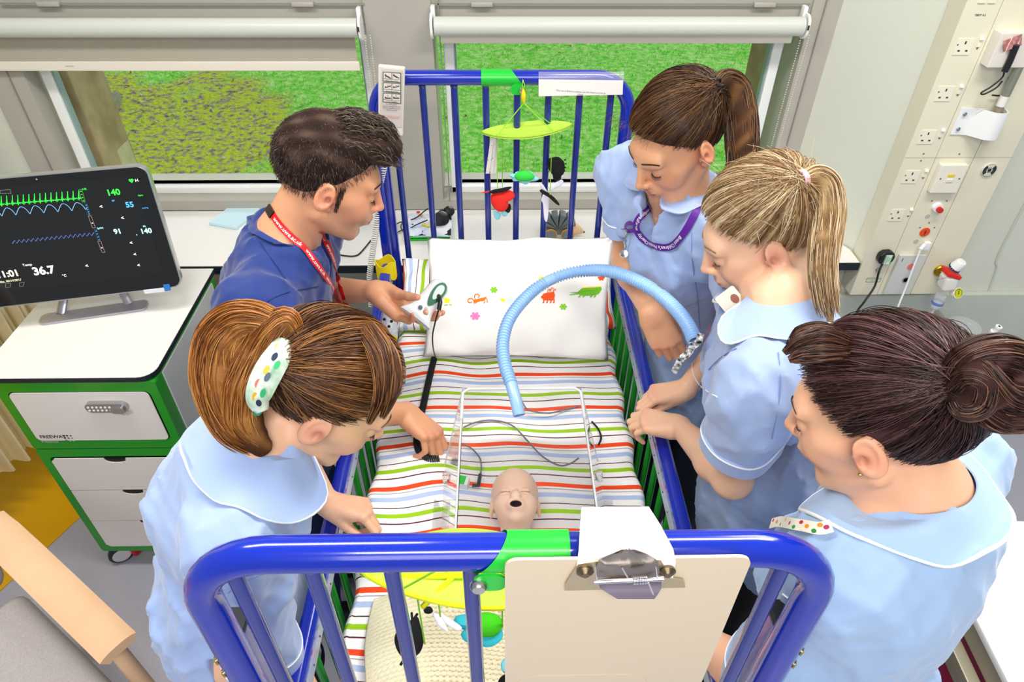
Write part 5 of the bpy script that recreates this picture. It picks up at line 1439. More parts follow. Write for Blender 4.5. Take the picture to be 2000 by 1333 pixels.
for k, (c, th) in enumerate((('2fd33a', .008), ('1f6f2a', .003), ('34dd40', .007), ('1a1c1e', .005))):
    z_ = ZS + (0.004, 0.0095, 0.0145, 0.0205)[k]
    g = G(); g.box((cc_.x + .002 * k, cc_.y - 0.002, z_), (0.155, 0.13, th), 0.003, M=M15); g.build('folded_layer', mat('cloth_' + c, c, 0.85), pc, wn=True)
g = G(); rows = []
for i in range(14):
    rows.append([(cc_.x - .085 + .17 * i / 13, cc_.y - .07 + .15 * j / 9, ZS + 0.028 + 0.006 * math.sin(i * .9) * math.sin(j) - (0.006 if j == 0 or i in (0, 13) else 0)) for j in range(10)])
g.sheet(rows, 0.004); tpo = g.build('printed_top', mat('light_blue_print', 'c9d6f2', 0.85, var=0.9, vscale=22, var2='f6f6fa'), pc)
for u, v, c in ((817, 415, 'e02a28'), (822, 420, 'f0d020'), (828, 439, 'f4e01a'), (836, 441, 'f4e01a')):
    g = G(); e = P(u, v, z=ZS + .034); g.lathe([(0.0, .003), (0.007, 0.0015), (0.008, 0)], e, (0, 0, 1), 12, cap=False); g.build('printed_patch', mat('patch_' + c, c, .8), pc)
bg = thing('black_goggles', 'black plastic eyepiece lying on the folded baby clothes', 'goggles', P(858, 428, z=.92))
for u, v, r_ in ((862, 428, .028), (876, 414, .020)):
    g = G(); e = P(u, v, z=.925); g.lathe([(r_ * .6, -.018), (r_, -.015), (r_ * 1.05, 0), (r_ * .95, .014), (r_ * .5, .018)], e, (.5, -.5, .7), 20); g.build('eyecup', M_BLKP, bg, sharp=50)
rod('bridge', [P(850, 424, z=.93), P(862, 412, z=.935), P(880, 408, z=.93)], .006, M_BLKP, bg)
cable('tangled_cord', [(745, 450), (757, 452), (770, 456), (790, 446), (800, 432), (815, 424), (836, 408), (842, 415)], .0022, M_BLK, ZS + .004, label='black cord rising in an arc onto the black eyepiece', cat='cord', lift=[0, .002, .004, .006, .02, .035, .045, .045])
cable('tangled_cord', [(748, 454), (765, 450), (776, 456), (773, 440), (785, 434), (783, 444), (790, 452), (812, 440), (835, 430)], .0022, M_BLK, ZS + .006, label='black cord lying in small loops left of the folded baby clothes', cat='cord', lift=[0, 0, 0, .006, .01, .006, .004, .035, .04])
# pull-along hedgehog
hg = thing('wheeled_hedgehog_toy', 'grey wooden hedgehog toy on orange-rimmed wheels at the back of the worktop', 'toy', P(1092, 466, z=ZS))
hc_ = P(1090, 440, z=ZS + .05)
prof = [(math.cos(R(a)) * 0.062, max(-0.012, math.sin(R(a)) * 0.05)) for a in range(0, 181, 10)]
for k in range(6):
    w0 = -0.030 + k * 0.0105
    g = G(); a0_, a1_ = R(8 + 28 * k), R(8 + 28 * (k + 1) - 5)
    pts = [(0, -0.006)] + [(math.cos(a) * 0.064, math.sin(a) * 0.052) for a in np.linspace(a0_, a1_, 6)]
    g.prism(pts, frame((hc_.x, hc_.y + .022, hc_.z), (1, 0, 0), (0, 0, 1)), 0.045); o = g.build('spine_segment', mat('slate_grey_wood', '6f7a7c', .5), hg, smooth=False); bv = o.modifiers.new('b', 'BEVEL'); bv.width = .004; bv.segments = 2
g = G(); g.prism([(-.06, -.03), (.055, -.03), (.064, 0), (-.064, 0)], frame((hc_.x, hc_.y + .018, hc_.z), (1, 0, 0), (0, 0, 1)), 0.036); g.build('body', mat('slate_grey_wood'), hg, smooth=False)
g = G(); g.lathe([(.026, 0), (.022, .02), (.008, .045), (.004, .048)], hc_ + Vector((.048, 0, -.012)), (1, 0, -.35), 16); h_ = g.build('snout', mat('pale_wood', 'f0c89a', .5), hg)
g = G(); g.lathe([(.0045, 0), (.003, .004)], hc_ + Vector((.095, 0, -.029)), (1, 0, -.3), 10); g.build('nose', M_BLKP, hg)
for sx_ in (-.028, .034):
    g = G(); e = hc_ + Vector((sx_, -.028, -.026)); g.lathe([(.0, .007), (.019, .006), (.021, 0), (.019, -.006)], e, (0, -1, 0), 24, cap=False); w = g.build('wheel', mat('grey_wheel', '7f8a8b', .5), hg)
    g = G(); n = 24; g.tube([e + Vector((.022 * math.cos(a), .002, .022 * math.sin(a))) for a in np.linspace(0, 2 * math.pi, n, endpoint=False)], .0026, 8, closed=True); g.build('tyre', mat('orange_rim', 'f0a41a', .5), w)
# ================================================================ services panel on the right wall
YP = 1.98
M_PAN = mat('ivory_panel', 'ebe6cd', 0.35, var=0.1, vscale=2); M_WHP = mat('socket_white', 'f0ebd6', 0.35); M_PIN = mat('dark_slot', '3a3226', 0.6)
sp_ = thing('services_panel', 'tall ivory bedhead services panel with sockets on the right wall', 'panel', (1.44, 2.02, 0.745))
def pbox(x0, x1, z0, z1, d, name, m, y=YP, r=0.003, parent=sp_):
    g = G(); g.box(((x0 + x1) / 2, y - d / 2, (z0 + z1) / 2), (x1 - x0, d, z1 - z0), r); return g.build(name, m, parent, wn=True)
ZT_ = 2.3
g = G()
g.add([(1.268, YP, .745), (1.268, YP, ZT_), (1.366, YP, ZT_), (1.366, YP, .745), (1.268, 2.058, .745), (1.268, 2.058, ZT_), (1.366, 2.058, ZT_), (1.366, 2.058, .745)], [(3, 2, 1, 0), (4, 5, 6, 7), (0, 1, 5, 4), (2, 3, 7, 6), (1, 2, 6, 5), (0, 4, 7, 3)])
g.build('socket_column', M_PAN, sp_, smooth=False)
pbox(1.368, 1.488, .745, ZT_, .078, 'centre_column', M_PAN, 2.058, .002); pbox(1.490, 1.609, .745, ZT_, .078, 'right_column', M_PAN, 2.058, .004)
zseam = P(1768, 308, y=YP).z
g = G(); g.box(((1.27 + 1.609) / 2, YP - .0002, zseam), (.339, .0012, .0012)); g.build('seam', mat('seam_shadow', 'bdb8a2', .6), sp_, smooth=False)
def slot(x, z, w, h, name='pin_slot', m=M_PIN, d=.0008, y=YP, parent=sp_): g = G(); g.box((x, y - d / 2 - .0002, z), (w, d, h)); return g.build(name, m, parent, smooth=False)
def screw(x, z, y=YP, r=.0026, parent=sp_): g = G(); g.lathe([(r, 0), (r, .0012), (r * .5, .0014)], (x, y, z), (0, -1, 0), 12); return g.build('screw', mat('dull_screw', '9a9484', .3, metal=.8), parent)
def socket(u, v, plug=False):
    c = P(u, v, y=YP)
    so_ = pbox(c.x - .024, c.x + .024, c.z - .012, c.z + .033, .0022, 'socket', M_WHP, YP, .0008)
    yy = YP - .0022
    for dx, dz, w, h in ((-.011, 0, .0065, .004), (.011, 0, .0065, .004), (0, .022, .004, .008)): g = G(); g.box((c.x + dx, yy - .0003, c.z + dz), (w, .0008, h)); g.build('pin_slot', M_PIN, so_, smooth=False)
    screw(c.x - .020, c.z + .016, yy + .001)
    sw = pbox(c.x + .034, c.x + .046, c.z + .01, c.z + .038, .003, 'switch', M_WHP, YP, .001)
    g = G(); g.box((c.x + .040, YP - .0045, c.z + .033), (.011, .006, .008), .0015, M=Matrix.Rotation(R(-18), 3, 'X')); g.build('rocker', M_UPVC, sw, wn=True)
    screw(c.x + .041, c.z + .006)
    return c
for u, v in ((1878.8, 98.8), (1841.5, 190), (1807.3, 274), (1776.4, 351.4), (1748.5, 425.7)): socket(u, v)
slot(P(1918, 1, y=YP).x, P(1918, 1, y=YP).z, .02, .012, 'outlet_edge', M_WHP, .003); slot(P(1938, 1, y=YP).x, P(1938, 1, y=YP).z, .02, .012, 'outlet_edge', M_WHP, .003)
text('lettering', 'DBOY A.2', frame(P(1915, 29.5, y=YP - .001), (1, 0, 0), (0, 0, 1)), .0068, mat('panel_print', '5f5a48', .6), sp_, bold=.0002)
for u, v in ((1803.7, 300.5), (1798.6, 314), (1873.6, 301), (1820, 392.5), (1849, 392.5), (1797, 444.5), (1825, 444.5), (1814.5, 435)): q = P(u, v, y=YP); screw(q.x, q.z)
# switched unit with yellow flash
a = P(1818, 372, y=YP); b = P(1879, 318, y=YP)
un = pbox(1.382, 1.470, a.z, a.z + .098, .022, 'switch_box', mat('box_ivory', 'f0ecdc', .35), YP, .004)
c = (1.382 + 1.470) / 2
g = G(); g.box((c, YP - .0228, a.z + .062), (.022, .001, .008)); g.build('yellow_label', mat('yellow_label', 'f2cf12', .5), un, smooth=False)
g = G(); g.box((c, YP - .0235, a.z + .046), (.02, .004, .010), .001); g.build('rocker', M_WHP, un, wn=True)
for dx in (-.030, .030): screw(c + dx, a.z + .052, YP - .0222)
# red call button and emergency pull
def disc(u, v, r, prof, name, m, seg=28, parent=sp_, y=YP):
    q = P(u, v, y=y); g = G(); g.lathe([(k * r, h) for k, h in prof], (q.x, y, q.z), (0, -1, 0), seg); return g.build(name, m, parent, sharp=40)
cb1 = disc(1829.5, 404, .017, [(1, 0), (1, .006), (.85, .012), (0, .013)], 'button_bezel', M_UPVC); q = P(1830, 405, y=YP)
g = G(); g.lathe([(.0095, .012), (.0095, .024), (.0085, .026), (0, .0265)], (q.x, YP, q.z), (0, -1, 0), 24, cap=False); g.build('red_button', mat('red_button', 'cf1414', .25, coat=.5), cb1, sharp=40)
disc(1811.5, 423, .0085, [(1, 0), (1, .001), (0, .001)], 'grey_indicator', mat('grey_oval', 'b9bfb4', .4)); disc(1789, 472, .0085, [(1, 0), (1, .001), (0, .001)], 'grey_indicator', mat('grey_oval'))
e1 = disc(1806, 453.5, .017, [(1, 0), (1, .002), (.96, .003), (0, .003)], 'orange_disc', mat('orange_disc', 'e8500c', .4)); q = P(1806, 453.5, y=YP)
g = G(); g.add([(q.x + x, YP - .0045, q.z + z) for x, z in ((0, .011), (.0026, 0), (0, -.011), (-.0026, 0))], [(3, 2, 1, 0)]); g.build('arrow_slot', M_PIN, e1, smooth=False)
# round dial on the right column
q = P(1930.5, 331, y=YP)
dl = disc(1930.5, 331, .0235, [(1, 0), (1, .004), (.9, .006), (0, .006)], 'dial', mat('dial_grey', 'd8d6c8', .35))
for a0_, a1_, c_, r0, r1 in ((-50, 50, '20302c', .0105, .020), (130, 230, '20302c', .0105, .020), (0, 360, '151515', .0, .0055), (0, 360, '151515', .0078, .0090), (0, 360, '4a4a42', .0205, .0212)):
    n = 20; v = []; f = []
    for k in range(n + 1):
        a_ = R(lerp(a0_, a1_, k / n)); v += [(q.x + r0 * math.cos(a_), YP - .0066, q.z + r0 * math.sin(a_)), (q.x + r1 * math.cos(a_), YP - .0066, q.z + r1 * math.sin(a_))]
        if k: f.append((2 * k - 2, 2 * k, 2 * k + 1, 2 * k - 1))
    make('dial_marking', v, f, mat('dial_' + c_, c_, .4), dl, smooth=False)
# bracket with grey lamp pole
br_ = thing('lamp_bracket', 'white wall bracket holding a sloping grey steel lamp pole', 'bracket', P(1905, 240, y=YP))
x0_, x1_ = 1.376, 1.440; zb0, zb1 = P(1880, 262, y=YP).z, P(1905, 210, y=YP).z
g = G(); rows = []
for zz in (zb1, zb0): rows.append([(x, YP - d, zz) for x, d in ((1.378, .004), (1.408, .004), (1.425, .008), (1.442, .026), (1.458, .044), (1.480, .050), (1.497, .044), (1.505, .020), (1.507, .002))])
g.sheet(rows, .003); g.build('bracket_plate', M_UPVC, br_)
for v_ in (221, 250): 
    q = P(1890 if v_ == 221 else 1878, v_, y=YP); g = G(); g.lathe([(.005, 0), (.006, .003), (.003, .005)], (1.393, YP - .007, q.z), (0, -1, 0), 14); g.build('bolt', mat('blue_steel', '9fb4c4', .25, metal=.9), br_)
pA = Vector((1.475, YP - .026, zb1 - .02)); pB = Vector((1.475, YP - .03, 2.3))
g = G(); g.tube([pA, pB], .012, 20); g.build('pole', mat('grey_pole', '9b9f92', .3, metal=.5), br_, sharp=60)
g = G(); g.lathe([(.0128, .035), (.0128, .065)], pA, pB - pA, 20); g.build('pole_label', mat('label_white', 'eae8e0', .5), br_, sharp=60)
g = G(); g.lathe([(.0135, .016), (.0135, .028)], pA, pB - pA, 20); g.build('pole_ferrule', mat('ferrule', 'b5a790', .3, metal=.6), br_, sharp=60)
# glove box with black torch and cable
gb = thing('tissue_box', 'white box with a pink cloth sticking out beside the grey pole', 'box', P(1945, 120, y=YP))
z1_ = P(1950, 56, y=YP).z; z0_ = P(1920, 124, y=YP).z
g = G(); g.box((1.43, YP - .02, (z0_ + z1_) / 2), (.11, .04, z1_ - z0_), .004); g.build('box_body', mat('frosted_white', 'e8e2d8', .3), gb, wn=True)
g = G(); rows = []
for i in range(9): rows.append([P(1960 + 36 * i / 8, 80 - 14 * i / 8 + 22 * s, y=YP - .045 - .008 * math.sin(i * 1.3 + s * 4)) for s in (0, .3, .6, 1)])
g.sheet(rows, .001); g.build('pink_cloth', mat('pink_cloth', 'c98a86', .8), gb)
to = thing('black_torch', 'black torch with a looped black cable hanging beside the grey pole', 'torch', P(1965, 120, y=YP))
rod('torch_body', [P(1985, 88, y=YP - .05), P(1972, 120, y=YP - .05), P(1962, 140, y=YP - .05)], .009, M_BLKP, to, 14)
rod('cable', spline([P(u, v, y=YP - .045) for u, v in ((1962, 138), (1957, 152), (1935, 170), (1917, 181), (1922, 184), (1945, 172), (1958, 158))], 6), .0024, M_BLK, to)
rod('cable', spline([P(u, v, y=YP - .012) for u, v in ((1938, 186), (1955, 186), (1972, 172), (1975, 160), (1970, 152))], 6), .0024, M_BLK, to)
rod('white_lead', spline([P(u, v, y=YP - .02) for u, v in ((1919, 182), (1912, 200), (1909, 212), (1925, 213))], 6), .0010, M_CORD, to)
# black plug with green label in lowest socket
c = P(1726, 497, y=YP); pl_ = thing('black_plug', 'black mains plug with a green test label, its cable running down', 'plug', c)
g = G(); ou = [(-.026, -.012), (-.018, -.024), (.014, -.026), (.026, -.014), (.028, .004), (.022, .018), (.008, .024), (-.014, .022), (-.026, .010)]
g.prism([(x, y) for x, y in ou], frame((c.x, YP - .001, c.z), (1, 0, 0), (0, 0, 1)), .026); o = g.build('plug_body', M_BLKP, pl_, smooth=False); bv = o.modifiers.new('b', 'BEVEL'); bv.width = .005; bv.segments = 3
g = G(); g.box((c.x + .004, YP - .0278, c.z - .004), (.026, .001, .036)); lb = g.build('test_label', mat('pale_label', 'e4f0e6', .5), pl_, smooth=False)
for dx in (-.0115, .0115): g = G(); g.box((c.x + .004 + dx, YP - .0286, c.z - .004), (.003, .0006, .036)); g.build('label_band', mat('label_green', '2f9a5c', .5), lb, smooth=False)
text('lettering', 'PASSED\nTEST', frame((c.x + .004, YP - .029, c.z - .004), (0, 0, 1), (-1, 0, 0)), .0085, mat('label_green'), lb)
rod('cable', spline([Vector((c.x - .001, YP - .016, c.z - .024)), P(1717, 530, y=YP - .03), P(1708, 560, y=YP - .05), P(1688, 590, y=YP - .08), P(1670, 620, y=YP - .12), P(1655, 700, y=YP - .1), P(1640, 900, y=YP - .05)], 8), .0036, M_BLK, pl_)
lx = P(1706, 547, y=YP)
g = G(); 
for dx, dz, w, h in ((0, .0085, .05, .001), (0, -.0085, .05, .001), (-.025, 0, .001, .018), (.025, 0, .001, .018)): g.box((lx.x + dx, YP - .0006, lx.z + dz), (w, .0008, h))
g.build('notice_border', mat('green_line', '5f8a74', .6), sp_, smooth=False)
text('lettering', 'MEDICAL EQUIPMENT\nONLY', frame((lx.x, YP - .001, lx.z), (1, 0, 0), (0, 0, 1)), .0062, mat('pale_green_print', '9fb4a4', .6), sp_)
q = P(1714, 527, y=YP); g = G(); g.lathe([(.009, 0), (.009, .004), (.006, .006), (.0, .006)], (q.x, YP, q.z), (0, -1, 0), 20, cap=False); g.build('key_lock', M_STEEL, sp_)
# nurse call unit with white lead
nc = thing('call_unit', 'slim grey nurse call unit numbered 1 with a white plug-in lead', 'call unit', P(1776, 530, y=YP))
a = P(1760, 571, y=YP); b = P(1790, 495, y=YP)
g = G(); g.box((1.428, YP - .007, (a.z + b.z) / 2), (.094, .014, b.z - a.z), .003); g.build('unit_body', mat('unit_grey', 'd3d5d0', .35), nc, wn=True)
text('lettering', '1', frame((1.395, YP - .0148, b.z - .018), (1, 0, 0), (0, 0, 1)), .018, mat('panel_print', '5f5a48'), nc, bold=.0004)
def disc2(x, z, r, m, name): g = G(); g.lathe([(r, 0), (r, .0015), (0, .0015)], (x, YP - .014, z), (0, -1, 0), 24, cap=False); return g.build(name, m, nc)
q = P(1779, 521, y=YP - .014); disc2(q.x, q.z, .0125, mat('coral_button', 'e8807a', .4), 'call_button'); q = P(1768.5, 547, y=YP - .014); disc2(q.x, q.z, .012, mat('ring_grey', '8f938c', .4), 'cancel_ring'); disc2(q.x, q.z, .008, mat('unit_grey'), 'cancel_button'); 
q = P(1807, 478, y=YP); g = G(); g.box((q.x, YP - .008, q.z), (.022, .016, .03), .003); g.build('lead_socket', M_UPVC, nc, wn=True)
rod('lead_plug', [P(1806, 478, y=YP - .02), P(1797, 488, y=YP - .03)], .0065, M_UPVC, nc, 12)
rod('lead', spline([P(1798, 487, y=YP - .03), P(1783, 525, y=YP - .04), P(1768, 565, y=YP - .05), P(1752, 605, y=YP - .07), P(1735, 660, y=YP - .09), P(1725, 800, y=YP - .08)], 8), .0034, M_UPVC, nc)
# suction regulator with gauge and clear bottle
rg = thing('suction_regulator', 'white and red suction regulator with a yellow gauge on the right wall', 'regulator', P(1853, 545, y=YP))
q = P(1835, 528, y=YP); g = G(); g.lathe([(.021, 0), (.022, .006), (.019, .010), (.006, .012), (.006, .03)], (q.x, YP, q.z), (0, -1, 0), 28); g.build('brass_rose', mat('brass', 'b89a2c', .3, metal=.9), rg, sharp=40)
yr = YP - .055
q = P(1852, 549, y=yr); g = G(); g.box(q, (.05, .05, .062), .012, 3, M=Matrix.Rotation(R(-8), 3, 'Y')); bd = g.build('regulator_body', mat('regulator_white', 'f1efe8', .35), rg, wn=True)
g = G(); q2 = P(1857, 535, y=yr); g.box(q2 + Vector((0, -.001, .004)), (.053, .053, .016), .005, 2, M=Matrix.Rotation(R(18), 3, 'Y')); g.build('red_collar', mat('red_plastic_bright', 'e2201c', .35), rg, wn=True)
kn = P(1869, 520, y=yr); ax = Vector((.28, -.25, .92)); g = G()
v = []; n = 48
for h, rr_ in ((0, .019), (.024, .017), (.03, .014), (.031, .0)):
    for k in range(n): a_ = 2 * math.pi * k / n; r2 = rr_ * (1 + (.05 if k % 4 < 2 else 0)); v.append((r2 * math.cos(a_), r2 * math.sin(a_), h))
qr = Vector((0, 0, 1)).rotation_difference(ax); f = [(i * n + k, i * n + (k + 1) % n, (i + 1) * n + (k + 1) % n, (i + 1) * n + k) for i in range(3) for k in range(n)]
g.add([tuple(kn + qr @ (Vector(p) + Vector((0, 0, -.006)))) for p in v], f); g.build('control_knob', M_UPVC, rg, sharp=40)
for k in range(14):
    a_ = 2 * math.pi * k / 14; g = G(); g.box(kn + qr @ Vector((.0195 * math.cos(a_), .0195 * math.sin(a_), -.010)), (.003, .005, .005), 0, M=qr.to_matrix() @ Matrix.Rotation(a_, 3, 'Z')); g.build('scale_mark', mat('navy_print', '1c3560', .5), rg, smooth=False)
gg = P(1871, 573, y=yr - .02); ax = Vector((.15, -.75, .45)); g = G(); g.lathe([(.017, -.02), (.0195, -.004), (.0195, .002), (.0175, .003), (.0175, 0)], gg, ax, 32, cap=True); g.build('gauge_case', mat('regulator_white'), rg, sharp=40)
g = G(); g.lathe([(.0172, .0022), (.0, .0022)], gg, ax, 32, cap=False); g.build('gauge_face', mat('gauge_yellow', 'c9cf1e', .3), rg)
g = G(); qa = Vector((0, 0, 1)).rotation_difference(ax); g.add([tuple(gg + qa @ Vector((x, y, .003))) for x, y in ((-.002, -.004), (.002, -.004), (.001, .011), (-.001, .011))], [(0, 1, 2, 3)]); g.build('gauge_needle', mat('gauge_ink', '2a2c10', .5), rg, smooth=False)
n = 24; v = []; f = []
for k in range(n + 1):
    a_ = R(lerp(-40, 220, k / n)); v += [tuple(gg + qa @ Vector((.0135 * math.cos(a_), .0135 * math.sin(a_), .0028))), tuple(gg + qa @ Vector((.0148 * math.cos(a_), .0148 * math.sin(a_), .0028)))]
    if k: f.append((2 * k - 2, 2 * k, 2 * k + 1, 2 * k - 1))
make('gauge_scale', v, f, mat('gauge_ink'), rg, smooth=False)
tb = P(1839, 545, y=yr - .026); text('lettering', 'SUCTION', frame(tb, (1, 0, .35), (-.3, 0, 1)), .008, mat('navy_print'), rg)
btl = P(1832, 590, y=yr); M_CLR = mat('clear_plastic', 'f2f6f8', .08, alpha=.35, coat=1.0)
g = G(); g.lathe([(.017, .03), (.0195, .01), (.0195, -.012), (.014, -.028), (.004, -.032), (.004, -.05)], btl, (0, 0, 1), 24); g.build('clear_trap', M_CLR, rg, sharp=50)
g = G(); g.lathe([(.0198, .004), (.0198, -.008)], btl, (0, 0, 1), 24, cap=False); g.build('blue_band', mat('blue_print', '6b86c8', .4), rg)
rod('tube', [btl + Vector((0, 0, -.03)), btl + Vector((-.01, -.01, -.12)), btl + Vector((-.03, -.01, -.25))], .003, M_CLR, rg)
sj = P(1880, 640, y=YP - .02); g = G(); g.lathe([(.03, 0.0), (.045, .004), (.05, .05), (.052, .17), (.056, .175), (.056, .19), (.0, .192)], Vector((sj.x - .04, YP - .07, sj.z - .14)), (0, 0, 1), 32); tag(g.build('suction_jar', mat('clear_jar', 'e9eef0', .1, alpha=.22, coat=1.0)), 'clear plastic suction jar under the regulator behind the dark bun', 'jar')
# blue and white connector bottle further right
cb_ = thing('blue_bottle', 'small bottle with a blue cap and white nozzle at the right edge', 'bottle', P(1920, 690, y=1.5))
q = P(1922, 690, y=1.62); axb = Vector((.12, -.1, 1))
g = G(); g.lathe([(.024, -.10), (.024, -.012), (.02, 0), (.019, .002)], q, axb, 24); g.build('bottle_body', M_CLR, cb_, sharp=50)
g = G(); g.lathe([(.0255, 0), (.0255, .008), (.02, .012), (0, .012)], q, axb, 28); g.build('white_lid', M_UPVC, cb_, sharp=40)
q2 = P(1926, 672, y=1.62); g = G(); g.lathe([(.015, -.012), (.015, .006), (.011, .016), (.009, .03)], q2, axb, 20); g.box(q2 + Vector((0, 0, .018)), (.05, .016, .012), .003, M=Matrix.Rotation(R(-8), 3, 'Y')); g.build('blue_cap', mat('blue_plastic', '2a72d4', .35), cb_, sharp=40)
g = G(); g.lathe([(.010, 0), (.010, .02), (.0125, .022), (.0125, .028), (.008, .03), (.008, .042), (.010, .044), (.010, .05), (0, .05)], P(1932, 660, y=1.62), axb, 20); g.build('nozzle', M_UPVC, cb_, sharp=40)
g = G(); g.lathe([(.0035, 0), (.0035, .0008)], P(1932, 660, y=1.62) + axb.normalized() * .0505, axb, 14); g.build('nozzle_hole', M_BLKP, cb_)
# support rail for the bottle, wall-side trunking line
q = P(1935, 700, y=1.62)
g = G(); g.box((q.x + .08, 1.84, q.z - .13), (.02, .45, .02), .004); g.box((q.x + .04, 1.63, q.z - .13), (.1, .02, .02), .004); g.build('holder_arm', M_STEEL, cb_, wn=True)
tA, tB = P(1983, 433, y=WR - .004), P(1880, 690, y=WR - .004)
rod('wall_cable', spline([Vector((tA.x + .006, WR - .005, 2.3)), Vector((tA.x, WR - .005, tA.z)), P(1945, 530, y=WR - .005), P(1915, 620, y=WR - .005), P(1895, 690, y=WR - .005)], 8), .0028, mat('clear_tube', 'ccd2c6', .3), sp_)
# ================================================================ people
def V3(*a): return Vector(a)
def basis(fwd, up=(0, 0, 1), roll=0.0):
    """columns: person's right, forward, up"""
    f = Vector(fwd).normalized(); r = f.cross(Vector(up)).normalized(); u = r.cross(f)
    M = Matrix((r, f, u)).transposed()
    return Matrix.Rotation(R(roll), 3, f) @ M if roll else M
def ik(a, b, l1, l2, pole):
    a, b = Vector(a), Vector(b); d = b - a; L_ = min(d.length, (l1 + l2) * 0.999); dn = d.normalized()
    x = (l1 * l1 - l2 * l2 + L_ * L_) / (2 * L_); h = math.sqrt(max(0, l1 * l1 - x * x))
    p = Vector(pole); p = (p - dn * p.dot(dn)).normalized()
    return a + dn * x + p * h
def gauss(p, c, s): return np.exp(-((p - np.array(c)) ** 2).sum(1) / (2 * s * s))[:, None]
SKIN = dict(fair='f4c9a6', pale='f8d4b6', tan='e9b48c', rosy='f6c3a4')

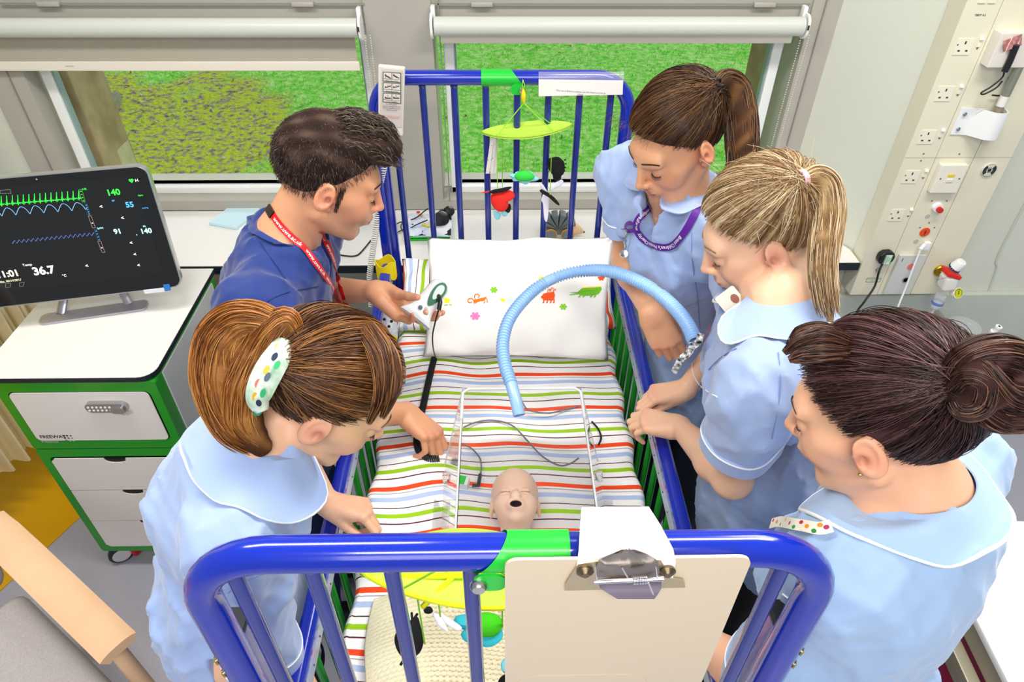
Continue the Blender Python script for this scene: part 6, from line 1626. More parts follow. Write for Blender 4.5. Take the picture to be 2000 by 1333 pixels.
class Head:
    """head in its own frame: x right, y forward, z up; origin between the ears"""
    def __init__(s, H, M, sc=1.0, male=False): s.H = Vector(H); s.M = M; s.sc = sc; s.male = male
    def w(s, p): return s.H + s.M @ (Vector(p) * s.sc)
    def local(s, v): return ((np.asarray(v) - np.array(s.H)) @ np.array(s.M)) / s.sc
    def build(s, g, neck, nr=0.052):
        w, rot, k = s.w, np.array(s.M), s.sc
        E = lambda c, r, kk=0.012, op='add', ro=None: g.ell(w(c), np.array(r) * k, kk * k, op, rot if ro is None else rot @ np.array(ro))
        C = lambda p, q, r1, r2=None, kk=0.008, op='add': g.cap(w(p), w(q), r1 * k, (r1 if r2 is None else r2) * k, kk * k, op)
        m = s.male
        g.cap(w((0, -0.030, -0.055)), neck, nr * 0.95, nr * 1.08, 0.0)
        E((0, -0.016, 0.036), (0.074, 0.096, 0.087), 0.02)
        E((0, 0.028, -0.020), (0.061, 0.068, 0.085), 0.02)
        E((0, 0.034, -0.078), (0.044 if not m else 0.048, 0.048, 0.036), 0.02)
        for x in (-1, 1):
            C((x * 0.052, -0.006, -0.058), (x * 0.026, 0.066, -0.100), 0.014 if not m else 0.017, 0.014, 0.02)
            E((x * 0.037, 0.058, -0.036), (0.025, 0.026, 0.026), 0.02)
            E((x * 0.052, 0.030, -0.015), (0.016, 0.030, 0.016), 0.02)
        E((0, 0.076, -0.103), (0.019, 0.015, 0.014), 0.014)
        E((0, 0.074, 0.024), (0.052, 0.022, 0.022), 0.016)
        for x in (-1, 1):
            E((x * 0.031, 0.101, -0.004), (0.019, 0.017, 0.013), 0.010, 'sub')
            E((x * 0.031, 0.0775, -0.006), (0.0150, 0.0135, 0.0125), 0.003)
            C((x * 0.014, 0.092, 0.015), (x * 0.045, 0.080, 0.017), 0.006, 0.005, 0.010)
        C((0, 0.090, 0.012), (0, 0.112, -0.032), 0.0078, 0.0095, 0.010)
        E((0, 0.114, -0.036), (0.0095, 0.010, 0.0085), 0.006)
        for x in (-1, 1):
            E((x * 0.0105, 0.104, -0.039), (0.0068, 0.0090, 0.0065), 0.005)
            E((x * 0.0055, 0.1125, -0.0455), (0.0030, 0.0045, 0.0022), 0.002, 'sub')
        E((0, 0.088, -0.060), (0.030, 0.016, 0.022), 0.012)
        E((0, 0.1010, -0.0615), (0.0205, 0.0070, 0.0048), 0.004)
        E((0, 0.0985, -0.0715), (0.0180, 0.0078, 0.0060), 0.004)
        C((-0.021, 0.0985, -0.0662), (0.021, 0.0985, -0.0662), 0.0011, 0.0011, 0.003, 'sub'); E((0, 0.108, -0.0662), (0.019, 0.004, 0.0012), 0.002, 'sub')
        for x in (-1, 1):
            # ear: tilted shell with rim, bowl and lobe
            ro = np.array(Matrix.Rotation(R(-12), 3, 'X') @ Matrix.Rotation(R(x * -22), 3, 'Z'))
            E((x * 0.080, -0.012, -0.008), (0.0075, 0.0185, 0.0310), 0.006, 'add', ro)
            E((x * 0.0865, -0.010, -0.004), (0.0060, 0.0125, 0.0225), 0.003, 'sub', ro)
            E((x * 0.0805, -0.007, -0.009), (0.0050, 0.0085, 0.0165), 0.004, 'add', ro)
            E((x * 0.0860, -0.0055, -0.011), (0.0060, 0.0060, 0.0085), 0.003, 'sub', ro)
            E((x * 0.0770, -0.002, -0.030), (0.0060, 0.0085, 0.0090), 0.005)
            E((x * 0.0790, 0.006, -0.012), (0.0040, 0.0045, 0.0060), 0.004)
    def paint(s, v, c, skin, lips='c2605c', blush='ee8f78', stub=None, brow=None):
        p = s.local(v)
        def mix(c, m, col): return c * (1 - m) + np.array(srgb(col)) * m
        for x in (-1, 1):
            c = mix(c, 0.40 * gauss(p, (x * 0.045, 0.065, -0.040), 0.022), blush)
            c = mix(c, 0.35 * gauss(p, (x * 0.081, -0.010, -0.010), 0.020), 'ee7d66')
            c = mix(c, 0.55 * gauss(p, (x * 0.088, -0.0055, -0.010), 0.008), '8a3a24')
            c = mix(c, 0.35 * gauss(p, (x * 0.031, 0.093, -0.004), 0.012), 'b9795e')
        c = mix(c, 0.30 * gauss(p, (0, 0.115, -0.038), 0.014), blush)
        q = ((p[:, 0] / 0.0215) ** 2 + ((p[:, 2] + 0.0664) / 0.0115) ** 2 < 1) & (p[:, 1] > 0.088)
        c[q] = np.array(srgb(lips)) * 0.85 + c[q] * 0.15
        ql = (np.abs(p[:, 2] + 0.0662) < 0.0014) & (np.abs(p[:, 0]) < 0.021) & (p[:, 1] > 0.085); c[ql] = srgb('6e2c28')
        for x in (-1, 1): 
            qn = ((p - np.array((x * 0.0055, 0.112, -0.0455))) ** 2).sum(1) < 0.0030 ** 2; c[qn] = srgb('5a2418')
        if stub:
            m = np.clip((p[:, 1] - (-0.01)) / 0.03, 0, 1) * np.clip((-0.035 - p[:, 2]) / 0.03, 0, 1) * (np.linalg.norm(p, axis=1) < 0.16)
            c = mix(c, (0.35 * m)[:, None], stub)
        return c
    def details(s, root, brow='5a3a24', lash='2a1810', closed=0.5, iris='5a4a3a', thick=0.0019):
        """brows, lashes and lids as thin hair meshes in one part each"""
        w = s.w
        gb, gl = G(), G()
        for x in (-1, 1):
            for i in range(26):
                t = i / 25; bx = x * (0.014 + 0.034 * t); bz = 0.0225 + 0.006 * math.sin(t * 2.4) - 0.004 * t; by = 0.0985 - 0.016 * t ** 1.6
                for r_ in (-1, 0, 1):
                    p = V3(bx, by, bz + r_ * 0.0014 * (1 - .5 * t)); q = p + V3(x * 0.005, -0.002, 0.0018 * (1 - r_))
                    gb.tube([w(p), w((p + q) / 2 + V3(0, .0006, 0)), w(q)], thick * .35, 4)
            pts = []
            for i in range(15):
                t = i / 14; a = R(200 - 220 * t) if False else None
                ex = x * (0.0185 + 0.0265 * t); ez = -0.0085 + 0.0 * t - 0.003 * math.sin(math.pi * t) - 0.0015 * t
                ey = 0.0775 + 0.0138 * math.sqrt(max(0.02, 1 - ((ex - x * 0.031) / 0.0155) ** 2)) * 0.985
                pts.append(V3(ex, ey, ez))
            gl.tube([w(p) for p in pts], 0.0009, 6)
            for i in range(1, 15):
                p = pts[i]; q = p + V3(x * 0.0012 * i / 7, 0.0045, -0.0020 - 0.0002 * i); gl.tube([w(p), w(q)], 0.00035, 4)
        gb.build('eyebrows', mat('hair_' + brow, brow, 0.6), root)['kind'] = 'stuff'; gl.build('eyelashes', mat('hair_' + lash, lash, 0.5), root)['kind'] = 'stuff'

def hand_prims(g, W, M, side, curl, thumb, k=1.0, spread=0.0):
    """W wrist; M columns x = towards little finger*side, y = along the hand, z = back of the hand.
    side +1: thumb at -x (right hand), -1: thumb at +x. curl: four (f1,f2,f3) bends in degrees; thumb: (out, bend, drop)"""
    def w(p): return Vector(W) + M @ (Vector((p[0] * side, p[1], p[2])) * k)
    def C(p, q, r1, r2, kk=0.006, op='add'): g.cap(w(p), w(q), r1 * k, r2 * k, kk)
    tips = []
    C((-0.008, -0.004, 0), (-0.008, 0.016, 0), 0.0185, 0.019, 0.014)
    C((0.009, -0.004, 0), (0.009, 0.016, 0), 0.0175, 0.018, 0.014)
    xs = [-0.0265, -0.0085, 0.0095, 0.0265]; ys = [0.086, 0.090, 0.085, 0.076]; ln = [0.042, 0.046, 0.043, 0.034]; rr = [0.0092, 0.0094, 0.0090, 0.0080]
    for i in range(4):
        C((xs[i] * 0.55, 0.012, 0.0), (xs[i], ys[i], 0.002), 0.0165, 0.0115, 0.010)
    C((-0.016, 0.03, -0.006), (-0.022, 0.062, -0.004), 0.015, 0.011, 0.012); C((0.018, 0.022, -0.006), (0.022, 0.06, -0.004), 0.015, 0.011, 0.012)
    for i in range(4):
        a = 0; p = V3(xs[i], ys[i], 0.0005); dirx = xs[i] * 0.9 * (0.12 + spread)
        seg = [ln[i], ln[i] * 0.60, ln[i] * 0.52]; r = rr[i]
        for j in range(3):
            a += curl[i][j]
            d = V3(dirx / 0.03 * 0.1 * (1 if j == 0 else 0.4) + (spread * xs[i] * 6 if j == 0 else 0), math.cos(R(a)), -math.sin(R(a))).normalized()
            q = p + d * seg[j]
            C(p, q, r * (1, .90, .84)[j], r * (.93, .85, .74)[j], 0.0035)
            p = q
        tips.append((w(p), M @ Vector((0, math.sin(R(a)) , math.cos(R(a)))), M @ Vector((d.x * side, d.y, d.z))))
    out, bend, drop = thumb
    p = V3(-0.018, 0.012, -0.006); d = V3(-math.sin(R(out)), math.cos(R(out)), -math.sin(R(drop))).normalized(); q = p + d * 0.044
    C(p, q, 0.0165, 0.0125, 0.010)
    d2 = V3(-math.sin(R(out - bend)), math.cos(R(out - bend)), -math.sin(R(drop * 1.2))).normalized(); q2 = q + d2 * 0.034; C(q, q2, 0.0115, 0.0102, 0.005)
    d3 = V3(-math.sin(R(out - bend * 1.9)), math.cos(R(out - bend * 1.9)), -math.sin(R(drop * 1.3))).normalized(); q3 = q2 + d3 * 0.026; C(q2, q3, 0.0102, 0.0082, 0.004)
    tips.append((w(q3), M @ Vector((-0.35 * side, 0, 0.93)), M @ Vector((d3.x * side, d3.y, d3.z))))
    return tips

def hairmat(name, base, light, dark, rough=0.33, spec=0.55):
    m = mat('hair_' + name, 'ffffff', rough, attr=True, spec=spec)
    return m
def strand_mesh(name, strands, m, parent, kind='stuff'):
    """strands: list of (points Nx3 ndarray, radius, colour)"""
    V, Fq, Cc, o = [], [], [], 0
    S = 3
    for pts, r, c in strands:
        pts = np.asarray(pts); n = len(pts)
        t = np.gradient(pts, axis=0); t /= np.linalg.norm(t, axis=1, keepdims=True) + 1e-9
        ref = np.array([0.3, 0.2, 0.93]); a = np.cross(t, ref); a /= np.linalg.norm(a, axis=1, keepdims=True) + 1e-9; b = np.cross(t, a)
        rr = r * np.minimum(1, np.minimum(np.arange(n) + 0.6, (n - np.arange(n)) * 0.5))[:, None]
        ring = np.stack([pts + rr * (a * math.cos(2 * math.pi * k / S) + b * math.sin(2 * math.pi * k / S)) for k in range(S)], 1).reshape(-1, 3)
        i = np.arange(n - 1)[:, None] * S; k = np.arange(S)[None, :]; k2 = (k + 1) % S
        f = np.stack([i + k, i + k2, i + S + k2, i + S + k], -1).reshape(-1, 4) + o
        V.append(ring); Fq.append(f); Cc.append(np.repeat(np.asarray(c)[None] if np.ndim(c) == 1 else np.repeat(c, S, 0), n * S if np.ndim(c) == 1 else 1, 0)); o += n * S
    return make(name, np.vstack(V), np.vstack(Fq), m, parent, colors=np.vstack(Cc), kind=kind)
def hcol(base, light, dark, t): 
    b, l, d = (np.array(srgb(x)) for x in (base, light, dark))
    return b + (l - b) * t if t > 0 else b + (d - b) * (-t)
def rnoise(x, y, z=0): return math.sin(x * 12.9 + y * 7.1 + z * 3.3) * 0.5 + math.sin(x * 5.3 - y * 17.7 + z * 9) * 0.3 + math.sin(x * 31 + y * 23 - z * 13) * 0.2
HC, HR = np.array((0, -0.018, 0.040)), np.array((0.083, 0.107, 0.096))
def on_scalp(d, lift=1.0, c=HC, r=HR):
    d = d / np.linalg.norm(d, axis=-1, keepdims=True); return c + d * r * lift
def swept(head, tie, n, base, light, dark, rad=0.0009, seed=1, part=None, c=HC, r=HR, streak=0.8, front=0.0, lifts=(1.0, 1.035), mess=0.012):
    """strands that leave the hairline, lie on the scalp and gather at the tie (unit direction in head frame)"""
    rs = np.random.RandomState(seed); tie = np.array(tie, float); tie /= np.linalg.norm(tie); out = []
    for i in range(n):
        a = rs.uniform(0, 2 * math.pi); # hairline ring: plane z = .81 y + .006
        e1 = np.array((1, 0, 0)); e2 = np.array((0, 0.777, 0.629)); nn = np.array((0, -0.629, 0.777))
        d0 = e1 * math.cos(a) * 0.98 + e2 * math.sin(a) - nn * (0.30 + 0.05 * rs.normal() - 0.12 * max(0, math.sin(a)) + front * max(0, math.sin(a)))
        if rs.rand() < 0.45: d0 = d0 + (tie - d0) * rs.uniform(0.05, 0.75)   # start part-way back
        d0 /= np.linalg.norm(d0)
        m = 16; t = np.linspace(0, 1, m)[:, None]; om = math.acos(max(-.98, min(.9999, float(d0 @ tie)))); w0, w1 = np.sin((1 - t) * om) / math.sin(om), np.sin(t * om) / math.sin(om)
        sw = part(a) if part else 0
        mid = np.cross(d0, tie); mid /= np.linalg.norm(mid) + 1e-6
        d = d0 * w0 + tie * w1 + mid * np.sin(math.pi * t) * (0.10 * rs.normal() * 0.4 + sw)
        lift = rs.uniform(*lifts); s0 = on_scalp(d0, 1.0, c, r)
        if abs(s0[0]) > .05 and np.linalg.norm((s0 - np.array((np.sign(s0[0]) * .088, -.004, -.012))) / np.array((.036, .026, .036))) < 1: continue
        p = on_scalp(d, lift, c, r) + rs.normal(size=3) * 0.0012 * np.sin(math.pi * t) + rs.normal(size=3) * mess * 0.15 * (t ** 2)
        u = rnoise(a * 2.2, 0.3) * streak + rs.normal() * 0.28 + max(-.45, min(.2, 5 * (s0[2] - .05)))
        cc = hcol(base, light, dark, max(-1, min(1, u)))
        out.append((np.array([head.w(q) for q in p]), rad * rs.uniform(.7, 1.3), cc))
    return out
def tail(pts, n, width, base, light, dark, rad=0.0009, seed=2, flat=0.6, streak=0.9, end=0.6):
    """a lock: strands along a centre line (world points), width list per point"""
    rs = np.random.RandomState(seed); cl = spline(pts, 6); fr = frames(cl); m = len(cl)
    wd = np.interp(np.linspace(0, 1, m), np.linspace(0, 1, len(width)), width); out = []
    for i in range(n):
        a = rs.uniform(0, 6.283); q = math.sqrt(rs.rand()); x, y = q * math.cos(a), q * math.sin(a); tw = rs.uniform(-.35, .35); L_ = int(m * rs.uniform(end, 1.0)); L_ = max(L_, 4); ph = rs.uniform(0, 6.28)
        p = []
        for j in range(L_):
            t = j / m; ww = wd[j]; c_, s_ = math.cos(tw * t * 3), math.sin(tw * t * 3)
            xx, yy = x * c_ - y * s_, x * s_ + y * c_
            wob = 0.06 * math.sin(t * 9 + ph)
            p.append(fr[j][0] + fr[j][2] * ((xx + wob) * ww) + fr[j][3] * ((yy + wob) * ww * flat))
        u = rnoise(x * 1.6, y * 1.6) * streak + rs.normal() * 0.3
        out.append((np.array([tuple(k) for k in p]), rad * rs.uniform(.7, 1.3), hcol(base, light, dark, max(-1, min(1, u)))))
    return out
def hair_solid(name, head, root, base, light, dark, locks=(), c=HC, r=HR, plane=True, cut=None, seed=3, tied=None, res=0.004, grow=1.0, groove=0.0016, extra=None, colfn=None):
    """solid hair volume under the strands: scalp cap and thick locks (world points with radii)"""
    pts = [head.w(HC + d * HR * 1.3) for d in np.array([(1, 0, 0), (-1, 0, 0), (0, 1, 0), (0, -1, 0), (0, 0, 1), (0, 0, -1), (.7, .7, .7), (-.7, -.7, -.7), (.7, -.7, .7), (-.7, .7, -.7), (-.7, .7, .7), (.7, -.7, -.7)])]
    for L_ in locks: pts += [Vector(q[0]) + Vector((e,) * 3) for q in L_ for e in (-q[1] - .01, q[1] + .01)]
    a = np.array([tuple(p) for p in pts]); g = SDF(a.min(0) - 0.012, a.max(0) + 0.012, res); rot = np.array(head.M)
    g.ell(head.w(c), np.array(r) * head.sc * grow, 0.0, 'add', rot)
    if plane:
        pp, nn = head.w((0, 0.0, 0.010)), head.M @ Vector((0, 0.629, -0.777)); g.plane(tuple(pp), tuple(nn), 0.012)
    if cut: cut(g)
    for L_ in locks:
        for i in range(len(L_) - 1): g.cap(L_[i][0], L_[i + 1][0], L_[i][1] * .86, L_[i + 1][1] * .86, 0.008)
    if extra: extra(g)
    g.noise(groove * .3, 260, seed, 8)
    v, f = g.mesh()
    p = head.local(v); cc = np.zeros((len(v), 3)); b, l, d = (np.array(srgb(x)) for x in (base, light, dark))
    u = np.sin(p[:, 0] * 190 + 3 * np.sin(p[:, 2] * 40)) * .3 + np.sin(p[:, 2] * 130 + p[:, 1] * 60) * .2
    if colfn is not None: u = u + colfn(p)
    u = np.clip(u, -1, 1)[:, None]; cc = np.where(u > 0, b + (l - b) * u, b + (d - b) * (-u))
    return make(name, v, f, mat('hair_under', 'ffffff', .8, attr=True, spec=.15, bump=.4, bscale=500), root, colors=cc * .85)

def person(spec):
    """builds one standing figure; returns a dict with root, head and surfaces"""
    S = spec; root = thing('person', S['label'], 'person', (S['pelvis'][0], S['pelvis'][1], 0.0))
    hd = Head(S['H'], S['HM'], S.get('hs', 1.0), S.get('male', False)); sc = S.get('bs', 1.0)
    neck, chest, waist, pel = (Vector(S[k]) for k in ('neck', 'chest', 'waist', 'pelvis'))
    Fw = Vector(S['fwd']).normalized(); Rt = Fw.cross(Vector((0, 0, 1))).normalized()
    skin = np.array(srgb(S['skin']))
    # arms
    arms = {}
    for sd in ('R', 'L'):
        sh = Vector(S['sh' + sd]); wr = Vector(S['wr' + sd]); el = Vector(S['el' + sd]) if 'el' + sd in S else ik(sh, wr, S.get('ul', 0.285), S.get('fl', 0.25), S['pole' + sd]); arms[sd] = (sh, el, wr)
    parts = []; nails = []
    # head and neck, fine grid
    ctr = np.array(hd.w((0, 0, -0.01))); nk = np.array(neck)
    lo = np.minimum(ctr - 0.155, nk - 0.10); hi = np.maximum(ctr + 0.155, nk + 0.10); lo[2] = min(lo[2], nk[2] - 0.09)
    g = SDF(lo, hi, 0.0028); hd.build(g, tuple(neck), S.get('nr', 0.045))
    shm = (Vector(S['shR']) + Vector(S['shL'])) / 2
    for sd in ('R', 'L'): g.cap(tuple(neck + (arms[sd][0] - neck) * 0.08), tuple(arms[sd][0]), 0.038, 0.042, 0.05)
    g.cap(tuple(neck), tuple(chest.lerp(neck, .55)), 0.055, 0.075, 0.03)
    v, f = g.mesh(); v = relax(v, f, 1, .4)
    c = np.repeat(skin[None], len(v), 0); c = hd.paint(v, c, skin, S.get('lips', 'c8645e'), S.get('blush', 'f09a84'), S.get('stub')); parts.append((v, f, c))
    for sd in ('R', 'L'):
        sh, el, wr = arms[sd]; Mh = S['hand' + sd]['M']; W = wr
        pts = np.array([tuple(el), tuple(wr), tuple(wr + Mh @ Vector((0, .17, 0))), tuple(wr + Mh @ Vector((0.06, .08, -.06))), tuple(wr + Mh @ Vector((-.07, .08, -.06))), tuple(wr + Mh @ Vector((0, .05, .05))), tuple(el.lerp(sh, .45))])
        g = SDF(pts.min(0) - 0.055, pts.max(0) + 0.055, 0.0024)
        fr = S.get('fr', 1.0)
        g.cap(tuple(sh.lerp(el, .4)), tuple(el), 0.037 * fr, 0.036 * fr, 0); mid = el.lerp(wr, .3)
        g.cap(tuple(el), tuple(mid), 0.036 * fr, 0.0385 * fr, 0.02); g.cap(tuple(mid), tuple(wr), 0.0385 * fr, 0.0235 * fr, 0.02)
        hp_ = S['hand' + sd]; tips = hand_prims(g, W, Mh, 1 if sd == 'R' else -1, hp_['curl'], hp_['thumb'], hp_.get('k', 1.0), hp_.get('spread', 0.0))
        v, f = g.mesh(); v = relax(v, f, 1, .35); c = np.repeat(skin[None], len(v), 0)
        pk = np.array(srgb('f0907c'))
        for tp, nd, fd in tips:
            m = 0.35 * gauss(v, tuple(tp), 0.010); c = c * (1 - m) + pk * m
            nc_ = tp + nd.normalized() * 0.0062 * hp_.get('k', 1) + fd.normalized() * 0.001
            nn_ = np.array(fd.normalized()); rel = v - np.array(nc_); al = rel @ nn_; q = np.linalg.norm(rel - al[:, None] * nn_, axis=1)
            mm = (np.abs(al) < 0.0052) & (q < 0.0042); c[mm] = srgb('fbd3c4')
        for i in range(4):
            kn = Vector(W) + Mh @ (Vector(((-0.0265, -0.0085, 0.0095, 0.0265)[i] * (1 if sd == 'R' else -1), (0.086, .09, .085, .076)[i], 0.010)) * hp_.get('k', 1)); m = 0.28 * gauss(v, tuple(kn), 0.007); c = c * (1 - m) + pk * m
        parts.append((v, f, c))
    # trunk and legs under the clothes
    a = np.array([tuple(pel), tuple(neck), (pel.x, pel.y, 0)]); g = SDF(a.min(0) - .26, a.max(0) + .26, 0.010)
    g.cap(tuple(chest), tuple(waist), 0.080, 0.075, 0); g.cap(tuple(waist), tuple(pel), 0.075, 0.085, .04); 
    ft = []
    for x in (-1, 1):
        hip = pel + Rt * (x * 0.085); kn = Vector(S.get('knee', (hip + Fw * .03)[:])) if False else Vector((hip.x, hip.y, 0.50)) + Fw * 0.02; an = Vector((hip.x, hip.y, 0.07)) - Fw * 0.02
        g.cap(tuple(hip), tuple(kn), .075, .05, .04); g.cap(tuple(kn), tuple(an), .05, .036, .03); ft.append((hip, kn, an))
    v, f = g.mesh(); parts.append((v, f, np.repeat(skin[None], len(v), 0)))
    V, Fq, Cc, o = [], [], [], 0
    for v, f, c in parts: V.append(v); Fq.append(f + o); Cc.append(c); o += len(v)
    body = make('body', np.vstack(V), np.vstack(Fq), mat('skin', 'ffffff', 0.42, attr=True, sss=0.12, bump=0.06, bscale=420), root, colors=np.vstack(Cc))
    # shoes and trousers
    g = SDF((pel.x - .28, pel.y - .28, -0.01), (pel.x + .28, pel.y + .28, pel.z + .16), 0.010)
    for hip, kn, an in ft: g.cap(tuple(hip), tuple(kn), .080, .068, .05); g.cap(tuple(kn), tuple(an + Vector((0, 0, .03))), .072, .06, .03)
    g.plane((pel.x, pel.y, 0.085), (0, 0, -1)); g.plane((pel.x, pel.y, pel.z - .07), (0, 0, 1)); g.noise(.004, 30, 5, aniso=(1.5, 1.5, .4)); v, f = g.mesh()
    make('trousers', v, f, mat('cloth_' + S['trouser'], S['trouser'], 0.8, bump=.2, bscale=120), root)
    for hip, kn, an in ft:
        g = SDF(np.array(an) + (-.18, -.18, -.10), np.array(an) + (.18, .18, .06), 0.006)
        g.cap(tuple(Vector((an.x, an.y, .045)) - Fw * .02), tuple(Vector((an.x, an.y, .035)) + Fw * .13), .040, .034, 0); g.cap(tuple(an + Vector((0, 0, -.01))), tuple(Vector((an.x, an.y, .05))), .042, .042, .03); g.plane((0, 0, 0.004), (0, 0, -1)); v, f = g.mesh(); make('shoe', v, f, mat('shoe_black', '17181b', .4), root)
    # tunic
    col_ = S['tunic']; ts = S.get('ts', 1.0)
    allp = np.array([tuple(x) for x in (neck, chest, waist, pel, arms['R'][0], arms['L'][0], arms['R'][1], arms['L'][1])]); lo = allp.min(0) - .22; hi = allp.max(0) + .20; lo[2] = S.get('hem', .72) - .02
    g = SDF(lo, hi, 0.0062)
    MB_ = basis(Fw); rt = np.array(Matrix((Rt, Fw, Vector((0, 0, 1)))).transposed())
    def tilt(a, b):
        u = (Vector(a) - Vector(b)).normalized(); r = Rt; f_ = u.cross(r).normalized(); r2 = f_.cross(u); return np.array(Matrix((r2, f_, u)).transposed())
    up1 = tilt(neck, waist); sw = (arms['R'][0] - arms['L'][0]).length
    cw = S.get('cw', 0.155) * ts; cd_ = S.get('cd', 0.118) * ts
    g.ell(tuple(chest.lerp(neck, .18)), (cw, cd_, 0.20), 0, 'add', up1)
    g.ell(tuple(waist), (cw * .88, cd_ * .95, 0.17), 0.08, 'add', up1)
    g.ell(tuple(pel), (cw * 1.12, cd_ * 1.15, 0.17), 0.08, 'add', tilt(waist, pel))
    g.ell(tuple(pel + Vector((0, 0, -.13))), (cw * 1.15, cd_ * 1.2, 0.22), 0.06, 'add', rt)
    if not S.get('male'):
        for x in (-1, 1): g.ell(tuple(chest + Rt * (x * .068) + Fw * (cd_ * .72)), (0.062, .058, .066), 0.05, 'add', up1)
    for sd in ('R', 'L'):
        sh, el, wr = arms[sd]; nb = neck.lerp(sh, .35) + Vector((0, 0, .0))
        g.cap(tuple(nb + Vector((0, 0, -.035))), tuple(sh), 0.062, 0.066 * S.get('slw', 1), 0.05)
        g.cap(tuple(chest.lerp(neck, .1)), tuple(sh + Vector((0, 0, -.03))), 0.10, 0.066, 0.05)
    g.cap(tuple(neck + Vector((0, 0, -.03))), tuple(chest), .075, .10, .05)
        # sleeves
    rings = {}
    for sd in ('R', 'L'):
        sh, el, wr = arms[sd]; sl = S.get('sleeve' + sd, S.get('sleeve', .62)); e = sh.lerp(el, sl); d = (el - sh).normalized(); r0, r1 = 0.066 * S.get('slw', 1), 0.064 * S.get('slw', 1)
        g.cap(tuple(sh), tuple(e + d * .004), r0, r1, .03)
        lo_ = np.array(e) - .10 + np.array(d) * .085; hi_ = np.array(e) + .10 + np.array(d) * .085
        # cut the sleeve square
        w = g.win(np.array(e) - .13, np.array(e) + .16, 0)
        sl_, X, Y, Z = w; dd_ = (X - e.x) * d.x + (Y - e.y) * d.y + (Z - e.z) * d.z
        px, py, pz = X - e.x - dd_ * d.x, Y - e.y - dd_ * d.y, Z - e.z - dd_ * d.z; rad = np.sqrt(px ** 2 + py ** 2 + pz ** 2)
        mask = (rad < .088) & (dd_ > -.02) & (dd_ < .14); cur = g.a[sl_]; cur[mask] = np.maximum(cur, dd_)[mask]
        inner = np.maximum(rad - (r1 - .012), -(dd_ + .022)); m2 = (rad < .088) & (dd_ > -.03) & (dd_ < .14); cur[m2] = np.maximum(cur, -inner)[m2]
        g.a[sl_] = cur; rings[sd] = (e, d, r1)
    # neck opening
    nu = (hd.w((0, -0.03, -0.05)) - neck).normalized(); no = S.get('open', 0.055)
    g.cap(tuple(neck - nu * .045 + Fw * S.get('vfwd', .012)), tuple(neck + nu * .16), no * .8, no * 1.5, .012, 'sub')
    if S.get('vneck'): 
        g.cap(tuple(neck + Fw * .05), tuple(chest.lerp(neck, .35) + Fw * (cd_ * 1.02)), .035, .012, .01, 'sub')
    g.plane((0, 0, S.get('hem', .72)), (0, 0, -1))
    g.noise(S.get('fold', .020), 22, S.get('seed', 1), 7, aniso=(1, 1, .5), ridge=True); g.noise(.009, 52, S.get('seed', 1) + 5, 7, aniso=(1, 1, .6), ridge=True)
    for sd in ('R', 'L'):      # trim the hems clean after the folds
        e, d, r1 = rings[sd]; sl_, X, Y, Z = g.win(np.array(e) - .13, np.array(e) + .16, 0)
        dd_ = (X - e.x) * d.x + (Y - e.y) * d.y + (Z - e.z) * d.z; rad = np.sqrt(np.maximum(0, (X - e.x) ** 2 + (Y - e.y) ** 2 + (Z - e.z) ** 2 - dd_ ** 2)); mask = (rad < .095) & (dd_ > -.02) & (dd_ < .14); cur = g.a[sl_]; cur[mask] = np.maximum(cur, dd_ + .012)[mask]; g.a[sl_] = cur
    v, f = g.mesh(); v, f = largest(v, f); v = relax(v, f, 1, .5)
    tm = mat('cloth_' + col_, col_, 0.75, bump=.12, bscale=500, sheen=.3)
    tun = make('tunic', v, f, tm, root)
    bt = BVHTree.FromPolygons([Vector(p) for p in v], f.tolist())
    bb = BVHTree.FromPolygons([Vector(p) for p in np.vstack(V)], np.vstack(Fq).tolist())
    # turned cuffs with white piping
    for sd in ('R', 'L'):
        e, d, r1 = rings[sd]; a1 = d.orthogonal().normalized(); a2 = d.cross(a1); rd_ = []
        for k in range(48):
            an = 2 * math.pi * k / 48; dr_ = a1 * math.cos(an) + a2 * math.sin(an); c0 = e - d * .034; h = bt.ray_cast(c0 + dr_ * .12, -dr_); q = (h[0] - c0).length if h[0] is not None else r1
            rd_.append(q if .5 * r1 < q < 1.35 * r1 else r1)
        rd_ = np.array(rd_)
        for _ in range(6): rd_ = .5 * rd_ + .25 * (np.roll(rd_, 1) + np.roll(rd_, -1))
        P_ = lambda off, ex: [e + d * off + (a1 * math.cos(2 * math.pi * k / 48) + a2 * math.sin(2 * math.pi * k / 48)) * (rd_[k % 48] + ex) for k in range(49)]
        gg = G(); gg.sheet([P_(-.036, -.001), P_(-.034, .0026), P_(-.015, .0034), P_(.002, .003), P_(.004, .0005), P_(.001, -.004), P_(-.02, -.006)]); gg.build('cuff', tm, tun)
        if S.get('piping', True): gg = G(); gg.tube(P_(-.032, .0032)[:-1], .0017, 6, closed=True); gg.build('piping', mat('white_piping', 'f6f6f2', .6), tun)
    return dict(root=root, head=hd, body=body, tunic=tun, bt=bt, bb=bb, arms=arms, Fw=Fw, Rt=Rt, neck=neck, chest=chest, nu=nu, S=S, tm=tm)

